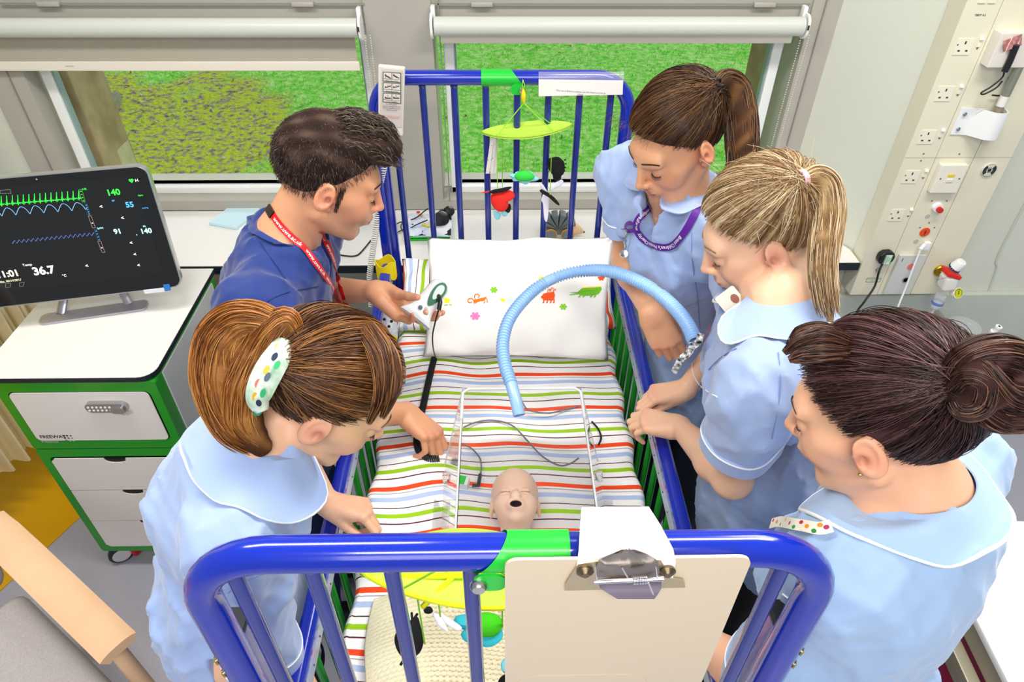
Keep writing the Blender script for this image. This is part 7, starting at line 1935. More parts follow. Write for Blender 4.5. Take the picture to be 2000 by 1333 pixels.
def collar(D, r0, prof, m=None, pipe=True, a0=-160, a1=160, stand=.018, th=.0022, n=70, name='collar', cen=None, pr=.0022):
    """turned-down collar; prof(a) = width at angle a (0 = front, + = person's left)"""
    neck, nu, Fw = D['neck'], D['nu'], D['Fw']; c = Vector(cen) if cen is not None else neck; up = nu.lerp(Vector((0, 0, 1)), .5).normalized()
    f = (Fw - up * Fw.dot(up)).normalized(); l = up.cross(f); rows = []; edge = []
    for i in range(n + 1):
        a = R(lerp(a0, a1, i / n)); d = f * math.cos(a) + l * math.sin(a); w = prof(math.degrees(a)); row = []
        inner = c + d * r0 + up * (.012 + stand * (0.5 - 0.5 * math.cos(a)))
        for j in range(9):
            t = j / 8; q = c + d * (r0 + w * t)
            h = D['bt'].ray_cast(q + up * .20, -up)
            z = h[0] if h[0] is not None else q
            base_ = z + up * (.006 + .004 * math.sin(math.pi * t))
            lift = max(0, 1 - t * 3.2)
            p = base_.lerp(inner + d * (w * t), lift ** 1.5)
            if (p - inner).length > w * 1.9 + .03: p = inner + d * (w * t) - up * (.03 * t)
            if row:
                hh, hp = (p - c).dot(up), (row[-1] - c).dot(up); hn = min(max(hh, hp - 1.15 * w / 8), hp + .002); p = p + up * (hn - hh)
            row.append(p)
        rows.append(row); edge.append(row[-1])
    # even out jumps along the collar
    A = np.array([[tuple(p) for p in r_] for r_ in rows])
    for _ in range(3): A[1:-1] = A[1:-1] * .5 + (A[:-2] + A[2:]) * .25
    g = G(); g.sheet(A.tolist(), th); co = g.build(name, m or D['tm'], D['tunic'])
    if pipe:
        e = [Vector(p) for p in A[0, 3:-1]] + [Vector(p) for p in A[:, -1]] + [Vector(p) for p in A[-1, 3:-1][::-1]]
        rod('piping', e, pr, mat('white_piping', 'f6f6f2', .6), D['tunic'], 6)
    return co
def ribbon(name, pts, nrm, w, m, parent, th=.0008):
    """flat strap: pts with per-point normals"""
    rows = []
    for i, p in enumerate(pts):
        t = (pts[min(i + 1, len(pts) - 1)] - pts[max(0, i - 1)]).normalized(); s_ = t.cross(nrm[i]).normalized() * w / 2
        rows.append([p - s_, p, p + s_])
    g = G(); g.sheet([list(r_) for r_ in rows], th); return g.build(name, m, parent)
def strap_px(D, px, off=.003, n=6):
    pts = []; nr = []
    for u, v in [(q.x, q.y) for q in spline([(a, b, 0) for a, b in px], n)]:
        d = (CAM_ROT @ Vector(((u - 1000) / FPX, (666.5 - v) / FPX, -1.0))).normalized(); best = None
        for B in (D['bt'], D['bb']):
            h = B.ray_cast(CAM_LOC, d)
            if h[0] is not None and (best is None or h[3] < best[3]): best = h
        if best is None: continue
        nn = best[1] if best[1].dot(d) < 0 else -best[1]; pts.append(best[0] + nn * off); nr.append(nn)
    P_ = np.array([tuple(p) for p in pts]); N_ = np.array([tuple(p) for p in nr])
    for _ in range(4): P_[1:-1] = P_[1:-1] * .4 + (P_[:-2] + P_[2:]) * .3; N_[1:-1] = N_[1:-1] * .4 + (N_[:-2] + N_[2:]) * .3
    return [Vector(p) for p in P_], [Vector(p).normalized() for p in N_]
def strap_text(body, pts, nrm, size, m, parent, start=.01, rep=1, gap=.03, flip=False, off=.0012):
    """lettering that follows a strap"""
    L_ = [0]
    for i in range(1, len(pts)): L_.append(L_[-1] + (pts[i] - pts[i - 1]).length)
    c = bpy.data.curves.new('t', 'FONT'); c.body = body; c.size = size; c.align_y = 'CENTER'; c.resolution_u = 2; c.offset = .0002
    t = bpy.data.objects.new('t', c); col.objects.link(t); bpy.context.view_layer.update(); me = bpy.data.meshes.new_from_object(t); bpy.data.objects.remove(t); bpy.data.curves.remove(c)
    vs = [v.co.copy() for v in me.vertices]; fs = [tuple(p.vertices) for p in me.polygons]; bpy.data.meshes.remove(me); wdt = max(v.x for v in vs); s = start
    for _ in range(rep):
        if s + wdt > L_[-1]: break
        V_ = []
        for v in vs:
            x = s + (wdt - v.x if flip else v.x); i = max(0, min(len(L_) - 2, int(np.searchsorted(L_, x)) - 1)); k = (x - L_[i]) / max(1e-6, L_[i + 1] - L_[i]); k = min(max(k, 0), 1)
            p = pts[i].lerp(pts[i + 1], k); nn = nrm[i].lerp(nrm[i + 1], k).normalized(); tt = (pts[i + 1] - pts[i]).normalized(); sd = nn.cross(tt).normalized()
            V_.append(p + sd * (v.y * (-1 if flip else 1)) + nn * off)
        make('lettering', [tuple(p) for p in V_], fs, m, parent, smooth=False); s += wdt + gap
LB = 'a3b9e4'
def HM(fwd, pitch, roll=0):
    f = Vector((math.cos(R(fwd)) * math.cos(R(pitch)), math.sin(R(fwd)) * math.cos(R(pitch)), -math.sin(R(pitch))))
    return basis(f, roll=roll)
def HB(y, z):
    """hand frame from finger direction y and back-of-hand direction z; x = y cross z"""
    y = Vector(y).normalized(); x = y.cross(Vector(z)).normalized(); z = x.cross(y); return Matrix((x, y, z)).transposed()
FLAT = [(12, 18, 10)] * 4
# ---- the man in navy
man = dict(label='man in navy scrubs with red lanyard leaning over the cot holding a white device', male=True, skin='e2a37c', blush='e88d70', stub='a08070', lips='b8665a',
    H=P(643, 346, t=1.40), HM=HM(14, 24), hs=1.03, neck=(-.455, 1.27, 1.425), fwd=(1, .12, 0), shR=(-.485, 1.085, 1.37), shL=(-.455, 1.45, 1.36), chest=(-.515, 1.265, 1.25), waist=(-.565, 1.26, 1.08), pelvis=(-.58, 1.25, .93),
    wrR=P(792, 806, z=.955), wrL=P(736, 570, t=1.73), poleR=(-.3, -.6, -.5), poleL=(-.2, .3, -1), ul=.29, fl=.265, fr=1.08, nr=.057, trouser='1b2c5e', tunic='16327c', ts=1.0, piping=False, open=.062, vneck=True, slw=1.12, sleeve=.75, seed=11, hem=.78, cw=.17, cd=.125,
    handR=dict(M=HB((.75, -.55, -.35), (.3, .2, .9)), curl=[(35, 45, 25), (45, 50, 30), (50, 50, 30), (50, 50, 30)], thumb=(35, 20, 25), k=1.07),
    handL=dict(M=HB((.82, -.38, -.42), (-.5, .4, -.75)), curl=[(12, 25, 20), (16, 35, 30), (22, 45, 35), (25, 45, 35)], thumb=(-14, -8, 40), k=1.07))
# ---- nurse with hair clip, front left
n1 = dict(label='nurse with auburn hair in a pale patterned claw clip, front left of cot', skin='eebb98', H=P(640, 765, t=1.03), HM=HM(8, 42), neck=(-.365, .705, 1.415), fwd=(1, .15, 0), shR=P(462, 1050, t=1.0), shL=(-.42, .87, 1.36), chest=(-.465, .71, 1.23), waist=(-.515, .71, 1.07), pelvis=(-.53, .71, .93), ts=.95,
    sleeveR=.93, elR=P(525, 1300, t=1.22), wrR=P(650, 1420, t=1.26), wrL=P(640, 985, z=1.03), poleR=(-.3, -.5, -.6), poleL=(-.2, .5, -.8), trouser='1b2233', tunic=LB, seed=21,
    handR=dict(M=HB((1, 0, -.4), (0, -.3, 1)), curl=[(25, 35, 20)] * 4, thumb=(30, 15, 15), k=.93),
    handL=dict(M=HB((1, -.15, -.1), (-.1, .35, .9)), curl=[(45, 62, 30), (55, 65, 30), (60, 65, 30), (62, 62, 30)], thumb=(12, 2, 32), k=.95))
n2 = dict(label='brunette nurse with high ponytail and purple lanyard beyond the right rail', skin='e8ac84', blush='ee8f70', lips='cf7468', H=P(1322, 272, t=1.43), HM=HM(207, 30), neck=(.40, 1.385, 1.485), fwd=(-.87, -.5, 0), shR=(.305, 1.515, 1.455), shL=(.485, 1.24, 1.43), chest=(.46, 1.41, 1.29), waist=(.54, 1.43, 1.08), pelvis=(.565, 1.43, .93),
    elR=P(1224, 508, t=1.77), wrR=P(1272, 612, t=1.58), wrL=P(1420, 600, z=1.10), poleR=(-.45, .35, -.6), poleL=(.6, -.3, -.6), trouser='1b2233', tunic=LB, seed=31, vneck=True,
    handR=dict(M=HB((.45, -.30, -.75), (-.1, -.8, .4)), curl=[(10, 30, 20), (16, 38, 20), (20, 42, 20), (26, 42, 20)], thumb=(18, 8, 30), k=1.0),
    handL=dict(M=HB((-.9, .0, -.1), (0, -.3, .9)), curl=[(35, 40, 20)] * 4, thumb=(25, 10, 15), k=.93))
n3 = dict(label='blonde nurse with ponytail and pink hair tie resting both hands on the rail', skin='f0c09e', blush='f5a68c', lips='d8837a', H=P(1487, 452, t=1.22), HM=HM(172, 30), neck=(.495, .96, 1.48), fwd=(-.97, .22, 0), shR=(.50, 1.12, 1.42), shL=(.425, .805, 1.425), chest=(.545, .965, 1.27), waist=(.60, .98, 1.09), pelvis=(.62, .98, .93),
    wrR=P(1338, 762, z=1.045), wrL=P(1328, 835, z=1.045), poleR=(.3, .5, -.7), poleL=(.2, -.5, -.8), trouser='0e0f12', tunic=LB, seed=41, slw=1.05,
    handR=dict(M=HB((-1, -.1, -.12), (-.1, .15, 1)), curl=[(35, 55, 30), (40, 55, 30), (42, 55, 30), (45, 55, 30)], thumb=(8, 0, 18), k=.93),
    handL=dict(M=HB((-.9, .35, -.1), (-.15, -.1, 1)), curl=[(35, 60, 30), (38, 60, 30), (40, 60, 30), (42, 60, 30)], thumb=(15, 5, 30), k=.93))
n4 = dict(label='nurse with dark brown hair in a loose knotted bun, front right with her back turned', skin='ecb592', blush='ee9a80', H=P(1715, 808, t=.865), HM=HM(141, 24), neck=(.545, .55, 1.475), fwd=(-.62, .78, 0), shR=(.68, .665, 1.40), shL=(.465, .495, 1.39), chest=(.56, .54, 1.27), waist=(.555, .51, 1.08), pelvis=(.55, .50, .93),
    wrR=(.78, .80, .93), sleeveL=.95, elL=P(1478, 1335, t=1.15), wrL=P(1345, 1228, t=1.18), poleR=(.6, .3, -.6), poleL=(.2, -.5, -.7), trouser='0e0f12', tunic='a2bee2', seed=51, slw=1.1, ts=1.05, open=.068,
    handR=dict(M=HB((-.8, .5, -.2), (0, 0, 1)), curl=FLAT, thumb=(30, 15, 15), k=.95),
    handL=dict(M=HB((-.9, .3, -.35), (-.3, 0, 1)), curl=FLAT, thumb=(30, 15, 15), k=.95))

DM = person(man); D1 = person(n1); D2 = person(n2); D3 = person(n3); D4 = person(n4)
# ---------------------------------------------------------------- hair, faces and clothing details
def earcut(hd, extra=None):
    def f(g):
        for x in (-1, 1): g.ell(tuple(hd.w((x * .090, -.004, -.014))), (.030, .027, .036), .008, 'sub', np.array(hd.M))
        if extra: extra(g)
    return f
def tdir(hd, w): 
    p = (hd.local(np.array([tuple(w)]))[0] - HC) / HR; return p / np.linalg.norm(p)
def tie_at(hd, u, v, k=1.02):
    """the point of the hair surface seen at (u, v), its direction in the head frame and its distance"""
    d = (CAM_ROT @ Vector(((u - 1000) / FPX, (666.5 - v) / FPX, -1.0))); o = (hd.local(np.array([tuple(CAM_LOC)]))[0] - HC) / HR; q = (hd.local(np.array([tuple(CAM_LOC + d)]))[0] - HC) / HR - o
    A, B, C_ = q @ q, o @ q, o @ o - k * k; D_ = B * B - A * C_; t = (-B - math.sqrt(D_)) / A if D_ > 0 else -B / A
    p = o + q * t; return p / np.linalg.norm(p), t
def shifted(pts, t_new, t_old): return [CAM_LOC + (p - CAM_LOC) * ((t_new) / t_old) for p in pts]
def loose(head, pts_list, n, base, light, dark, rad=.0005, seed=5, w=.006, flat=.7):
    out = []
    for i, p in enumerate(pts_list): out += tail(p, n, [w * .6, w, w * .8, w * .2], base, light, dark, rad, seed + i, flat, end=.7)
    return out
# the man's short hair, longer and wavy on top
h = DM['head']; b_, l_, d_ = '35251f', '6e5a4e', '160e0c'
def mcut(g):
    rot = np.array(h.M)
    g.ell(tuple(h.w((0, .050, .103))), (.058, .070, .030), .02, 'add', rot); g.ell(tuple(h.w((0, .085, .085))), (.052, .032, .026), .015, 'add', rot)
hair = hair_solid('hair', h, DM['root'], b_, l_, d_, cut=earcut(h, mcut), r=HR * np.array((.93, .935, .945)), res=.0034, groove=.0022, seed=4)
st = []; rs = np.random.RandomState(5)
for i in range(7000):       # clipped sides and back
    d0 = rs.normal(size=3); d0 /= np.linalg.norm(d0)
    p0 = on_scalp(d0, 1.0, HC, HR * np.array((.932, .937, .947)))
    if p0[2] < .81 * p0[1] + .004 or (abs(p0[0]) > .06 and np.linalg.norm((p0 - np.array((np.sign(p0[0]) * .090, -.004, -.014))) / np.array((.030, .029, .038))) < 1): continue
    if p0[2] > .098 and p0[1] > .0: continue
    if p0[2] > .07 and rs.rand() < .3: continue
    dn = np.array((0, .25, -.75)) + rs.normal(size=3) * .25; L_ = rs.uniform(.006, .013)
    pts = [p0 - d0 * .001, p0 + dn * L_ * .5 + d0 * .0025, p0 + dn * L_ + d0 * .003]
    st.append((np.array([h.w(q) for q in pts]), .0005, hcol(b_, l_, d_, rs.normal() * .55 + .05)))
for i in range(420):        # sideburns
    sx = rs.choice((-1, 1)); t = rs.rand(); y = .016 + rs.uniform(-.007, .007) * (1 - t * .6); p0 = np.array((sx * (.0735 - .004 * t), y, .020 - .052 * t)); q0 = p0 + np.array((sx * .0012, .002, -.008))
    st.append((np.array([h.w(p0), h.w((p0 + q0) / 2), h.w(q0)]), .00042, hcol(b_, l_, d_, rs.normal() * .4)))
for i in range(1500):       # wavy top swept forward
    x = rs.uniform(-.058, .058); y = rs.uniform(-.075, .078); z = .137 - .9 * (x * x) / .06 - 1.4 * max(0, y - .04) ** 2 / .06 - .8 * max(0, -y) ** 2 / .06
    ph = rs.uniform(0, 6.28); L_ = rs.uniform(.03, .055); sgn = rs.uniform(-.5, .5); pts = []
    for t in np.linspace(0, 1, 8):
        yy = y + L_ * t; zz = min(z + .006 + .010 * math.sin(math.pi * t) , .150) - 4.2 * max(0, yy - .055) ** 2; zz = max(zz, .088)
        pts.append(h.w((x + sgn * L_ * t * .4 + .003 * math.sin(t * 7 + ph), yy, zz + .003 * math.sin(t * 8 + ph) - .004)))
    st.append((np.array(pts), .0007, hcol('3a2a22', '84705e', '160e0c', rnoise(x * 30, y * 12) * .6 + rs.normal() * .35)))
strand_mesh('hair_strands', st, hairmat('m', b_, l_, d_), hair); h.details(DM['root'], brow='2c1c14', lash='20140e', thick=.0034)

# brunette nurse, high ponytail
h = D2['head']; b_, l_, d_ = '4a3020', '8c6238', '22140c'
td, tt_ = tie_at(h, 1393, 172)
pt = [P(1393, 172, t=1.475), P(1412, 158, t=1.49), P(1436, 176, t=1.51), P(1446, 225, t=1.52), P(1450, 280, t=1.53), P(1452, 335, t=1.54), P(1455, 390, t=1.56)]
pt = shifted(pt, tt_, 1.475)
lk = [(p, r) for p, r in zip(pt, (.014, .021, .027, .031, .031, .029, .022))]
hair = hair_solid('hair', h, D2['root'], b_, l_, d_, locks=[lk], cut=earcut(h), grow=.945, groove=.0018, seed=6)
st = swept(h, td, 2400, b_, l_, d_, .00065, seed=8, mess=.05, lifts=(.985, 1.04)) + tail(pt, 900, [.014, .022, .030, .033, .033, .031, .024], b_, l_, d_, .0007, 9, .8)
st += tail([P(1440, 200, t=1.53), P(1462, 260, t=1.55), P(1480, 300, t=1.58), P(1496, 340, t=1.6)], 60, [.004, .010, .012, .012], b_, l_, d_, .0005, 10, .8)
0 and loose(h, [[h.w((-.070, .035, .02)), h.w((-.081, .036, -.01)), h.w((-.080, .026, -.05)), h.w((-.074, .02, -.085))]], 10, b_, l_, d_, rad=.0004, w=.0022)
for i in range(50):
    a = rs.uniform(-1.1, 1.1); p = h.w((math.sin(a) * .070, .060 + .02 * math.cos(a), .098 + rs.uniform(-.01, .02))); q = p + h.M @ V3(rs.normal() * .012, .018 + rs.rand() * .02, .006 * rs.normal()); st.append((np.array([tuple(p), tuple((p + q) / 2 + h.M @ V3(0, 0, .004)), tuple(q)]), .00028, hcol(b_, l_, d_, .2)))
strand_mesh('hair_strands', st, hairmat('n2', b_, l_, d_), hair)
g = G(); ax = (pt[1] - pt[0]).normalized(); a1 = ax.orthogonal().normalized(); a2 = ax.cross(a1); pts = []
for k in range(160):
    a = k / 160 * 2 * math.pi * 2; c_ = a * 9; rr_ = .0165 + .0055 * math.cos(c_); pts.append(pt[0] + ax * (.002 + .0065 * math.sin(c_)) + a1 * math.cos(a) * rr_ + a2 * math.sin(a) * rr_)
g.tube(pts, .0022, 6, closed=True); g.build('hair_bobble', mat('black_bobble', '141216', .3), hair)
h.details(D2['root'], brow='3a2418', lash='1a100a', thick=.0022)

# blonde nurse, ponytail with a pink tie
h = D3['head']; b_, l_, d_ = 'b48f62', 'f4e2bc', '6a4c30'
td, tt_ = tie_at(h, 1556, 352)
pt = [P(1560, 352, t=1.235), P(1590, 342, t=1.24), P(1612, 362, t=1.245), P(1618, 415, t=1.25), P(1612, 470, t=1.25), P(1607, 525, t=1.25), P(1612, 580, t=1.25), P(1622, 625, t=1.26)]
pt = shifted(pt, tt_, 1.235)
lk = [(p, r) for p, r in zip(pt, (.011, .016, .021, .023, .023, .020, .015, .007))]
hair = hair_solid('hair', h, D3['root'], '9a7850', 'd8bb8c', '5c4028', locks=[lk], cut=earcut(h), grow=.945, groove=.002, seed=12)
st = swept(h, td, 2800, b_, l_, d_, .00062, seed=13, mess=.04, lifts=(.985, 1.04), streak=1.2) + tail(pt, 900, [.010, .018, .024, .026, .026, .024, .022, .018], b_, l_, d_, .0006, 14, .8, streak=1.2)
st += tail([P(1608, 500, t=1.25), P(1625, 545, t=1.26), P(1645, 585, t=1.27)], 60, [.012, .012, .010], b_, l_, d_, .0005, 15)
st += tail([P(1606, 520, t=1.24), P(1615, 580, t=1.245), P(1625, 640, t=1.25)], 40, [.008, .007, .004], b_, l_, d_, .0005, 16)
st += tail([P(1575, 344, t=1.24), P(1625, 352, t=1.25), P(1650, 375, t=1.26)], 10, [.003, .006, .006], b_, l_, d_, .0004, 19)
for i in range(90):
    d0 = rs.normal(size=3); d0[2] = abs(d0[2]); p0 = on_scalp(d0, 1.02)
    if p0[2] < .81 * p0[1] + .03: continue
    q = p0 + rs.normal(size=3) * .022 + d0 / np.linalg.norm(d0) * .008; st.append((np.array([h.w(p0), h.w((p0 + q) / 2 + np.array((0, 0, .003))), h.w(q)]), .00028, hcol(b_, l_, d_, .7)))
strand_mesh('hair_strands', st, hairmat('n3', b_, l_, d_), hair)
ax = (pt[1] - pt[0]).normalized(); a1 = ax.orthogonal().normalized(); a2 = ax.cross(a1); g = G()
for o_ in (-.003, 0, .003): g.tube([pt[0] + ax * (.006 + o_) + a1 * math.cos(a) * .0145 + a2 * math.sin(a) * .0145 for a in np.linspace(0, 2 * math.pi, 24, endpoint=False)], .0019, 6, closed=True)
g.build('hair_tie', mat('pink_elastic', 'f3b9c4', .5), hair)
h.details(D3['root'], brow='9a7650', lash='4a3424', thick=.0018)

# auburn nurse with claw clip
h = D1['head']; b_, l_, d_ = '5a3620', 'b07840', '2a180e'; b2, l2, d2 = '98581e', 'd89a50', '56300f'
td, tt_ = tie_at(h, 540, 712)
T1 = [P(552, 668, t=1.0), P(520, 628, t=.985), P(470, 625, t=.985), P(435, 660, t=.99), P(425, 720, t=1.0), P(435, 780, t=1.01), P(462, 835, t=1.02), P(510, 872, t=1.04)]
T2 = [P(585, 660, t=.985), P(562, 622, t=.975), P(535, 640, t=.975), P(505, 690, t=.985), P(480, 750, t=.99), P(475, 810, t=1.0), P(500, 850, t=1.02)]
T1 = shifted(T1, tt_, .985); T2 = shifted(T2, tt_, .975)
lk1 = [(p, r) for p, r in zip(T1, (.018, .022, .026, .030, .031, .030, .026, .018))]; lk2 = [(p, r) for p, r in zip(T2, (.010, .015, .020, .026, .030, .028, .018))]
hair = hair_solid('hair', h, D1['root'], b_, l_, d_, locks=[lk1, lk2], cut=earcut(h), grow=.945, groove=.0022, seed=17, colfn=lambda p: np.clip((-.06 - p[:, 1]) / .06, 0, .8))
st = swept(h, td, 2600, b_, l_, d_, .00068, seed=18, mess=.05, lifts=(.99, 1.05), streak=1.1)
st += tail(T1, 800, [.018, .024, .030, .034, .035, .034, .030, .022], b2, l2, d2, .0007, 19, .85, streak=1.1) + tail(T2, 600, [.010, .017, .023, .029, .033, .031, .022], b2, l2, d2, .0007, 20, .85, streak=1.1)
fr = [[P(735, 650, t=.975), P(762, 700, t=.95), P(768, 760, t=.945), P(742, 828, t=.955)], [P(722, 640, t=.97), P(752, 690, t=.945), P(760, 745, t=.94), P(752, 800, t=.945)], [P(700, 640, t=.965), P(738, 700, t=.935), P(742, 770, t=.94), P(715, 838, t=.96)]]
for i, p in enumerate(fr): st += tail(p, 260, [.012, .017, .013, .004], b_, l_, d_, .00055, 30 + i, .8, end=.75)
strand_mesh('hair_strands', st, hairmat('n1', b_, l_, d_), hair)
h.details(D1['root'], brow='5a3820', lash='2a180e')
clp = [P(556, 664, t=.91), P(546, 690, t=.895), P(528, 720, t=.885), P(512, 752, t=.885), P(504, 780, t=.89), P(512, 802, t=.905)]
cs = spline(clp, 6); rows = []; ups = [0.35, .6, .8, .95, 1.0, .75]
for i, p in enumerate(cs):
    t = i / (len(cs) - 1); w = .017 * math.sin(math.pi * min(.97, max(.08, t * .86 + .1))) ** .5
    tt = (cs[min(i + 1, len(cs) - 1)] - cs[max(i - 1, 0)]).normalized(); vw = (CAM_LOC - p).normalized(); s_ = tt.cross(vw).normalized()
    rows.append([p + s_ * w * k - vw * .008 * k * k for k in np.linspace(-1, 1, 9)])
g = G(); g.sheet(rows, .0025); clip = g.build('claw_clip', mat('clip_print', 'e6eedd', .15, coat=.8, var=.55, vscale=55, var2='3aa06a'), hair)
nrm_c = (CAM_LOC - cs[15]).normalized()
for i, (k, s_, c_) in enumerate(((4, .4, 'f2b01e'), (8, .2, '26344a'), (10, -.3, '2fa866'), (13, .2, 'f2b01e'), (15, -.1, '39506a'), (18, .35, 'e8705a'), (21, -.3, '2fa866'), (23, .3, 'f2b01e'), (26, 0, '26344a'))):
    k = min(k, len(rows) - 1); p = rows[k][4] + (rows[k][8] - rows[k][4]) * s_ + nrm_c * .0045; tt = (cs[min(k + 1, len(cs) - 1)] - cs[k - 1]).normalized(); u_ = tt.cross(nrm_c).normalized()
    n = 10; v = [tuple(p + (tt * math.cos(a) * .0065 + u_ * math.sin(a) * .0035)) for a in np.linspace(0, 2 * math.pi, n, endpoint=False)]; make('printed_bird', v, [tuple(range(n))], mat('clipprint_' + c_, c_, .3), clip, smooth=False)
rod('clip_spring', [P(512, 798, t=.915), P(505, 808, t=.92), P(498, 808, t=.925)], .0035, mat('teal_plastic', '2a9a80', .3), clip, 8); rod('clip_tooth', [P(482, 756, t=.92), P(470, 768, t=.92), P(466, 772, t=.92)], .0016, mat('clear_green_plastic', 'cfe6c4', .2), clip, 6)

# dark haired nurse, loose knotted bun
h = D4['head']; b_, l_, d_ = '3e2622', '80585a', '1c100e'
td, tt_ = tie_at(h, 1868, 745)
bun = [[P(1868, 735, t=.90), P(1895, 700, t=.875), P(1940, 690, t=.87), P(1985, 705, t=.88), P(2010, 750, t=.90), P(1990, 800, t=.90), P(1945, 810, t=.89), P(1905, 790, t=.88)],
       [P(1870, 760, t=.89), P(1900, 735, t=.865), P(1925, 750, t=.86), P(1915, 790, t=.865), P(1885, 800, t=.875), P(1868, 780, t=.885)],
       [P(1890, 715, t=.88), P(1915, 720, t=.86), P(1935, 745, t=.855), P(1955, 770, t=.86), P(1990, 780, t=.87), P(2030, 770, t=.88)]]
bun = [shifted(a, tt_, .90) for a in bun]
rad = [(.016, .018, .020, .020, .021, .022, .018, .012), (.013, .015, .015, .014, .013, .010), (.010, .012, .013, .015, .016, .014)]
hair = hair_solid('hair', h, D4['root'], b_, l_, d_, locks=[[(p, r) for p, r in zip(a, b)] for a, b in zip(bun, rad)], cut=earcut(h), grow=.945, groove=.0018, seed=21)
st = swept(h, td, 3400, b_, l_, d_, .0006, seed=22, mess=.05, lifts=(.985, 1.04), streak=.9)
for i, (a, b) in enumerate(zip(bun, rad)): st += tail(a, 420, [x * 1.12 for x in b], b_, '8a6048', d_, .0006, 40 + i, .9, streak=1.0, end=.8)
fr = [[P(1660, 668, t=.80), P(1610, 655, t=.79), P(1565, 668, t=.80), P(1525, 695, t=.81)], [P(1655, 690, t=.795), P(1610, 690, t=.785), P(1570, 695, t=.795), P(1535, 705, t=.805)], [P(1640, 655, t=.81), P(1600, 645, t=.80), P(1565, 655, t=.81), P(1535, 680, t=.82)]]
for i, p in enumerate(fr): st += tail(p, 240, [.008, .012, .012, .003], b_, '9a6c50', d_, .00055, 50 + i, .55, end=.75)
st += tail([P(1860, 700, t=.88), P(1850, 660, t=.87), P(1820, 620, t=.87), P(1790, 615, t=.88)], 24, [.004, .008, .006, .002], b_, 'a87a50', d_, .0004, 55); st += tail([P(1930, 700, t=.87), P(1960, 675, t=.87), P(2000, 680, t=.88)], 24, [.004, .007, .006], b_, 'a87a50', d_, .0004, 56)
strand_mesh('hair_strands', st, hairmat('n4', b_, l_, d_), hair)
h.details(D4['root'], brow='4a3024', lash='2a1810')
g = G(); g.ell if False else None; g.lathe([(0, -.0028), (.002, -.002), (.0028, 0), (.002, .002), (0, .0028)], h.w((-.0835, .001, -.033)), (1, 0, 0), 10, cap=False); g.build('ear_stud', mat('gold', 'd8b060', .2, metal=1.0), D4['root'])

# ---------------------------------------------------------------- collars, lanyards, badges
def prof(wb, wf, tip=38, s=26):
    def f(a):
        a = abs(a); w = wb + (wf - wb) * math.exp(-((a - tip) / 45) ** 2); e = (a - 16) / 14
        return max(.012, w * (min(1, max(0, e)) ** .5))
    return f
def both(D, r0, wb, wf, **k): 
    return collar(D, r0, prof(wb, wf), a0=18, a1=342, **k)
def collar2(D, r0, wb, wf, **k):
    pf = prof(wb, wf); return collar(D, r0, lambda a: pf(a if a <= 180 else 360 - a), a0=17, a1=343, **k)
collar2(DM, .060, .018, .018, pipe=False, name='neckband'); collar2(D1, .054, .055, .085); collar2(D2, .052, .045, .07, pipe=False); collar2(D3, .052, .052, .078); collar2(D4, .062, .045, .080, pr=.0028)
# white undershirt edge and red lanyard
neck, nu, Fw = DM['neck'], DM['nu'], DM['Fw']
M_RED = mat('red_lanyard', 'd4141e', .5); M_WT = mat('lanyard_print', 'f4f0ee', .6)
up = nu.lerp(Vector((0, 0, 1)), .4).normalized(); f_ = (Fw - up * Fw.dot(up)).normalized(); l_ = up.cross(f_); rows = []
for i in range(60):
    a = 2 * math.pi * i / 59; d = f_ * math.cos(a) + l_ * math.sin(a); rows.append([neck + d * (.059 + .010 * t) + up * (.034 - .028 * t - .022 * max(0, math.cos(a))) + f_ * .006 for t in (0, .33, .66, 1)])
g = G(); g.sheet(rows, .0015); g.build('undershirt', mat('white_jersey', 'f6f4f2', .8), DM['root'])
pts, nr = strap_px(DM, [(518, 384), (530, 412), (548, 440), (572, 466), (600, 494), (622, 525), (644, 556), (664, 588), (680, 612)], .004)
lan = thing('lanyard', 'red lanyard with white lettering round the neck of the man in navy', 'lanyard', pts[-1]); ribbon('strap', pts, nr, .0145, M_RED, lan); strap_text('www.uwe.ac.uk', pts, nr, .012, M_WT, lan, .035, 4, .012, off=.0016)
ribbon('buckle', pts[:4], [n_ for n_ in nr[:4]], .017, M_BLKP, lan, .004)
pts, nr = strap_px(DM, [(628, 452), (640, 478), (650, 510), (660, 545), (672, 580), (682, 610)], .003); 
if len(pts) > 3: ribbon('strap', pts, nr, .0125, M_RED, lan); strap_text('www.uwe.ac.uk', pts, nr, .010, M_WT, lan, .01, 3, .012, off=.0016)
# purple lanyard
M_PUR = mat('purple_lanyard', '5a1a94', .5)
pts, nr = strap_px(D2, [(1272, 402), (1262, 410), (1254, 420), (1243, 440), (1252, 462), (1272, 476), (1296, 483), (1318, 478), (1336, 458), (1348, 438), (1358, 418), (1366, 402)], .004)
lan = thing('lanyard', 'purple lanyard with white lettering round the neck of the brunette nurse', 'lanyard', pts[len(pts) // 2]); ribbon('strap', pts, nr, .0165, M_PUR, lan); strap_text("Bristol Children's Hospital Charity   www.grandappeal.org.uk", pts, nr, .012, M_WT, lan, .012, 1, .02, off=.0016, flip=True)
q, qn = strap_px(D2, [(1244, 438), (1236, 434), (1228, 438), (1226, 446), (1234, 450), (1244, 446)], .006); ribbon('loop', q, qn, .010, M_PUR, lan)
fob = thing('fob_watch', 'silver fob watch pinned on the brunette nurse by the purple lanyard', 'watch', P(1230, 490, t=1.42))
q, qn = strap_px(D2, [(1222, 443), (1228, 447), (1236, 447)], .008); tq_ = q[len(q) // 2].copy(); 
rod('pin_bar', [tq_ + V3(-.012, 0, .003), tq_ + V3(.012, -.002, -.001)], .0018, M_STEEL, fob, 6)
ch = [tq_ + V3(.002 * math.sin(i * 1.3), -.006 - .001 * i, -.0065 * i) for i in range(8)]
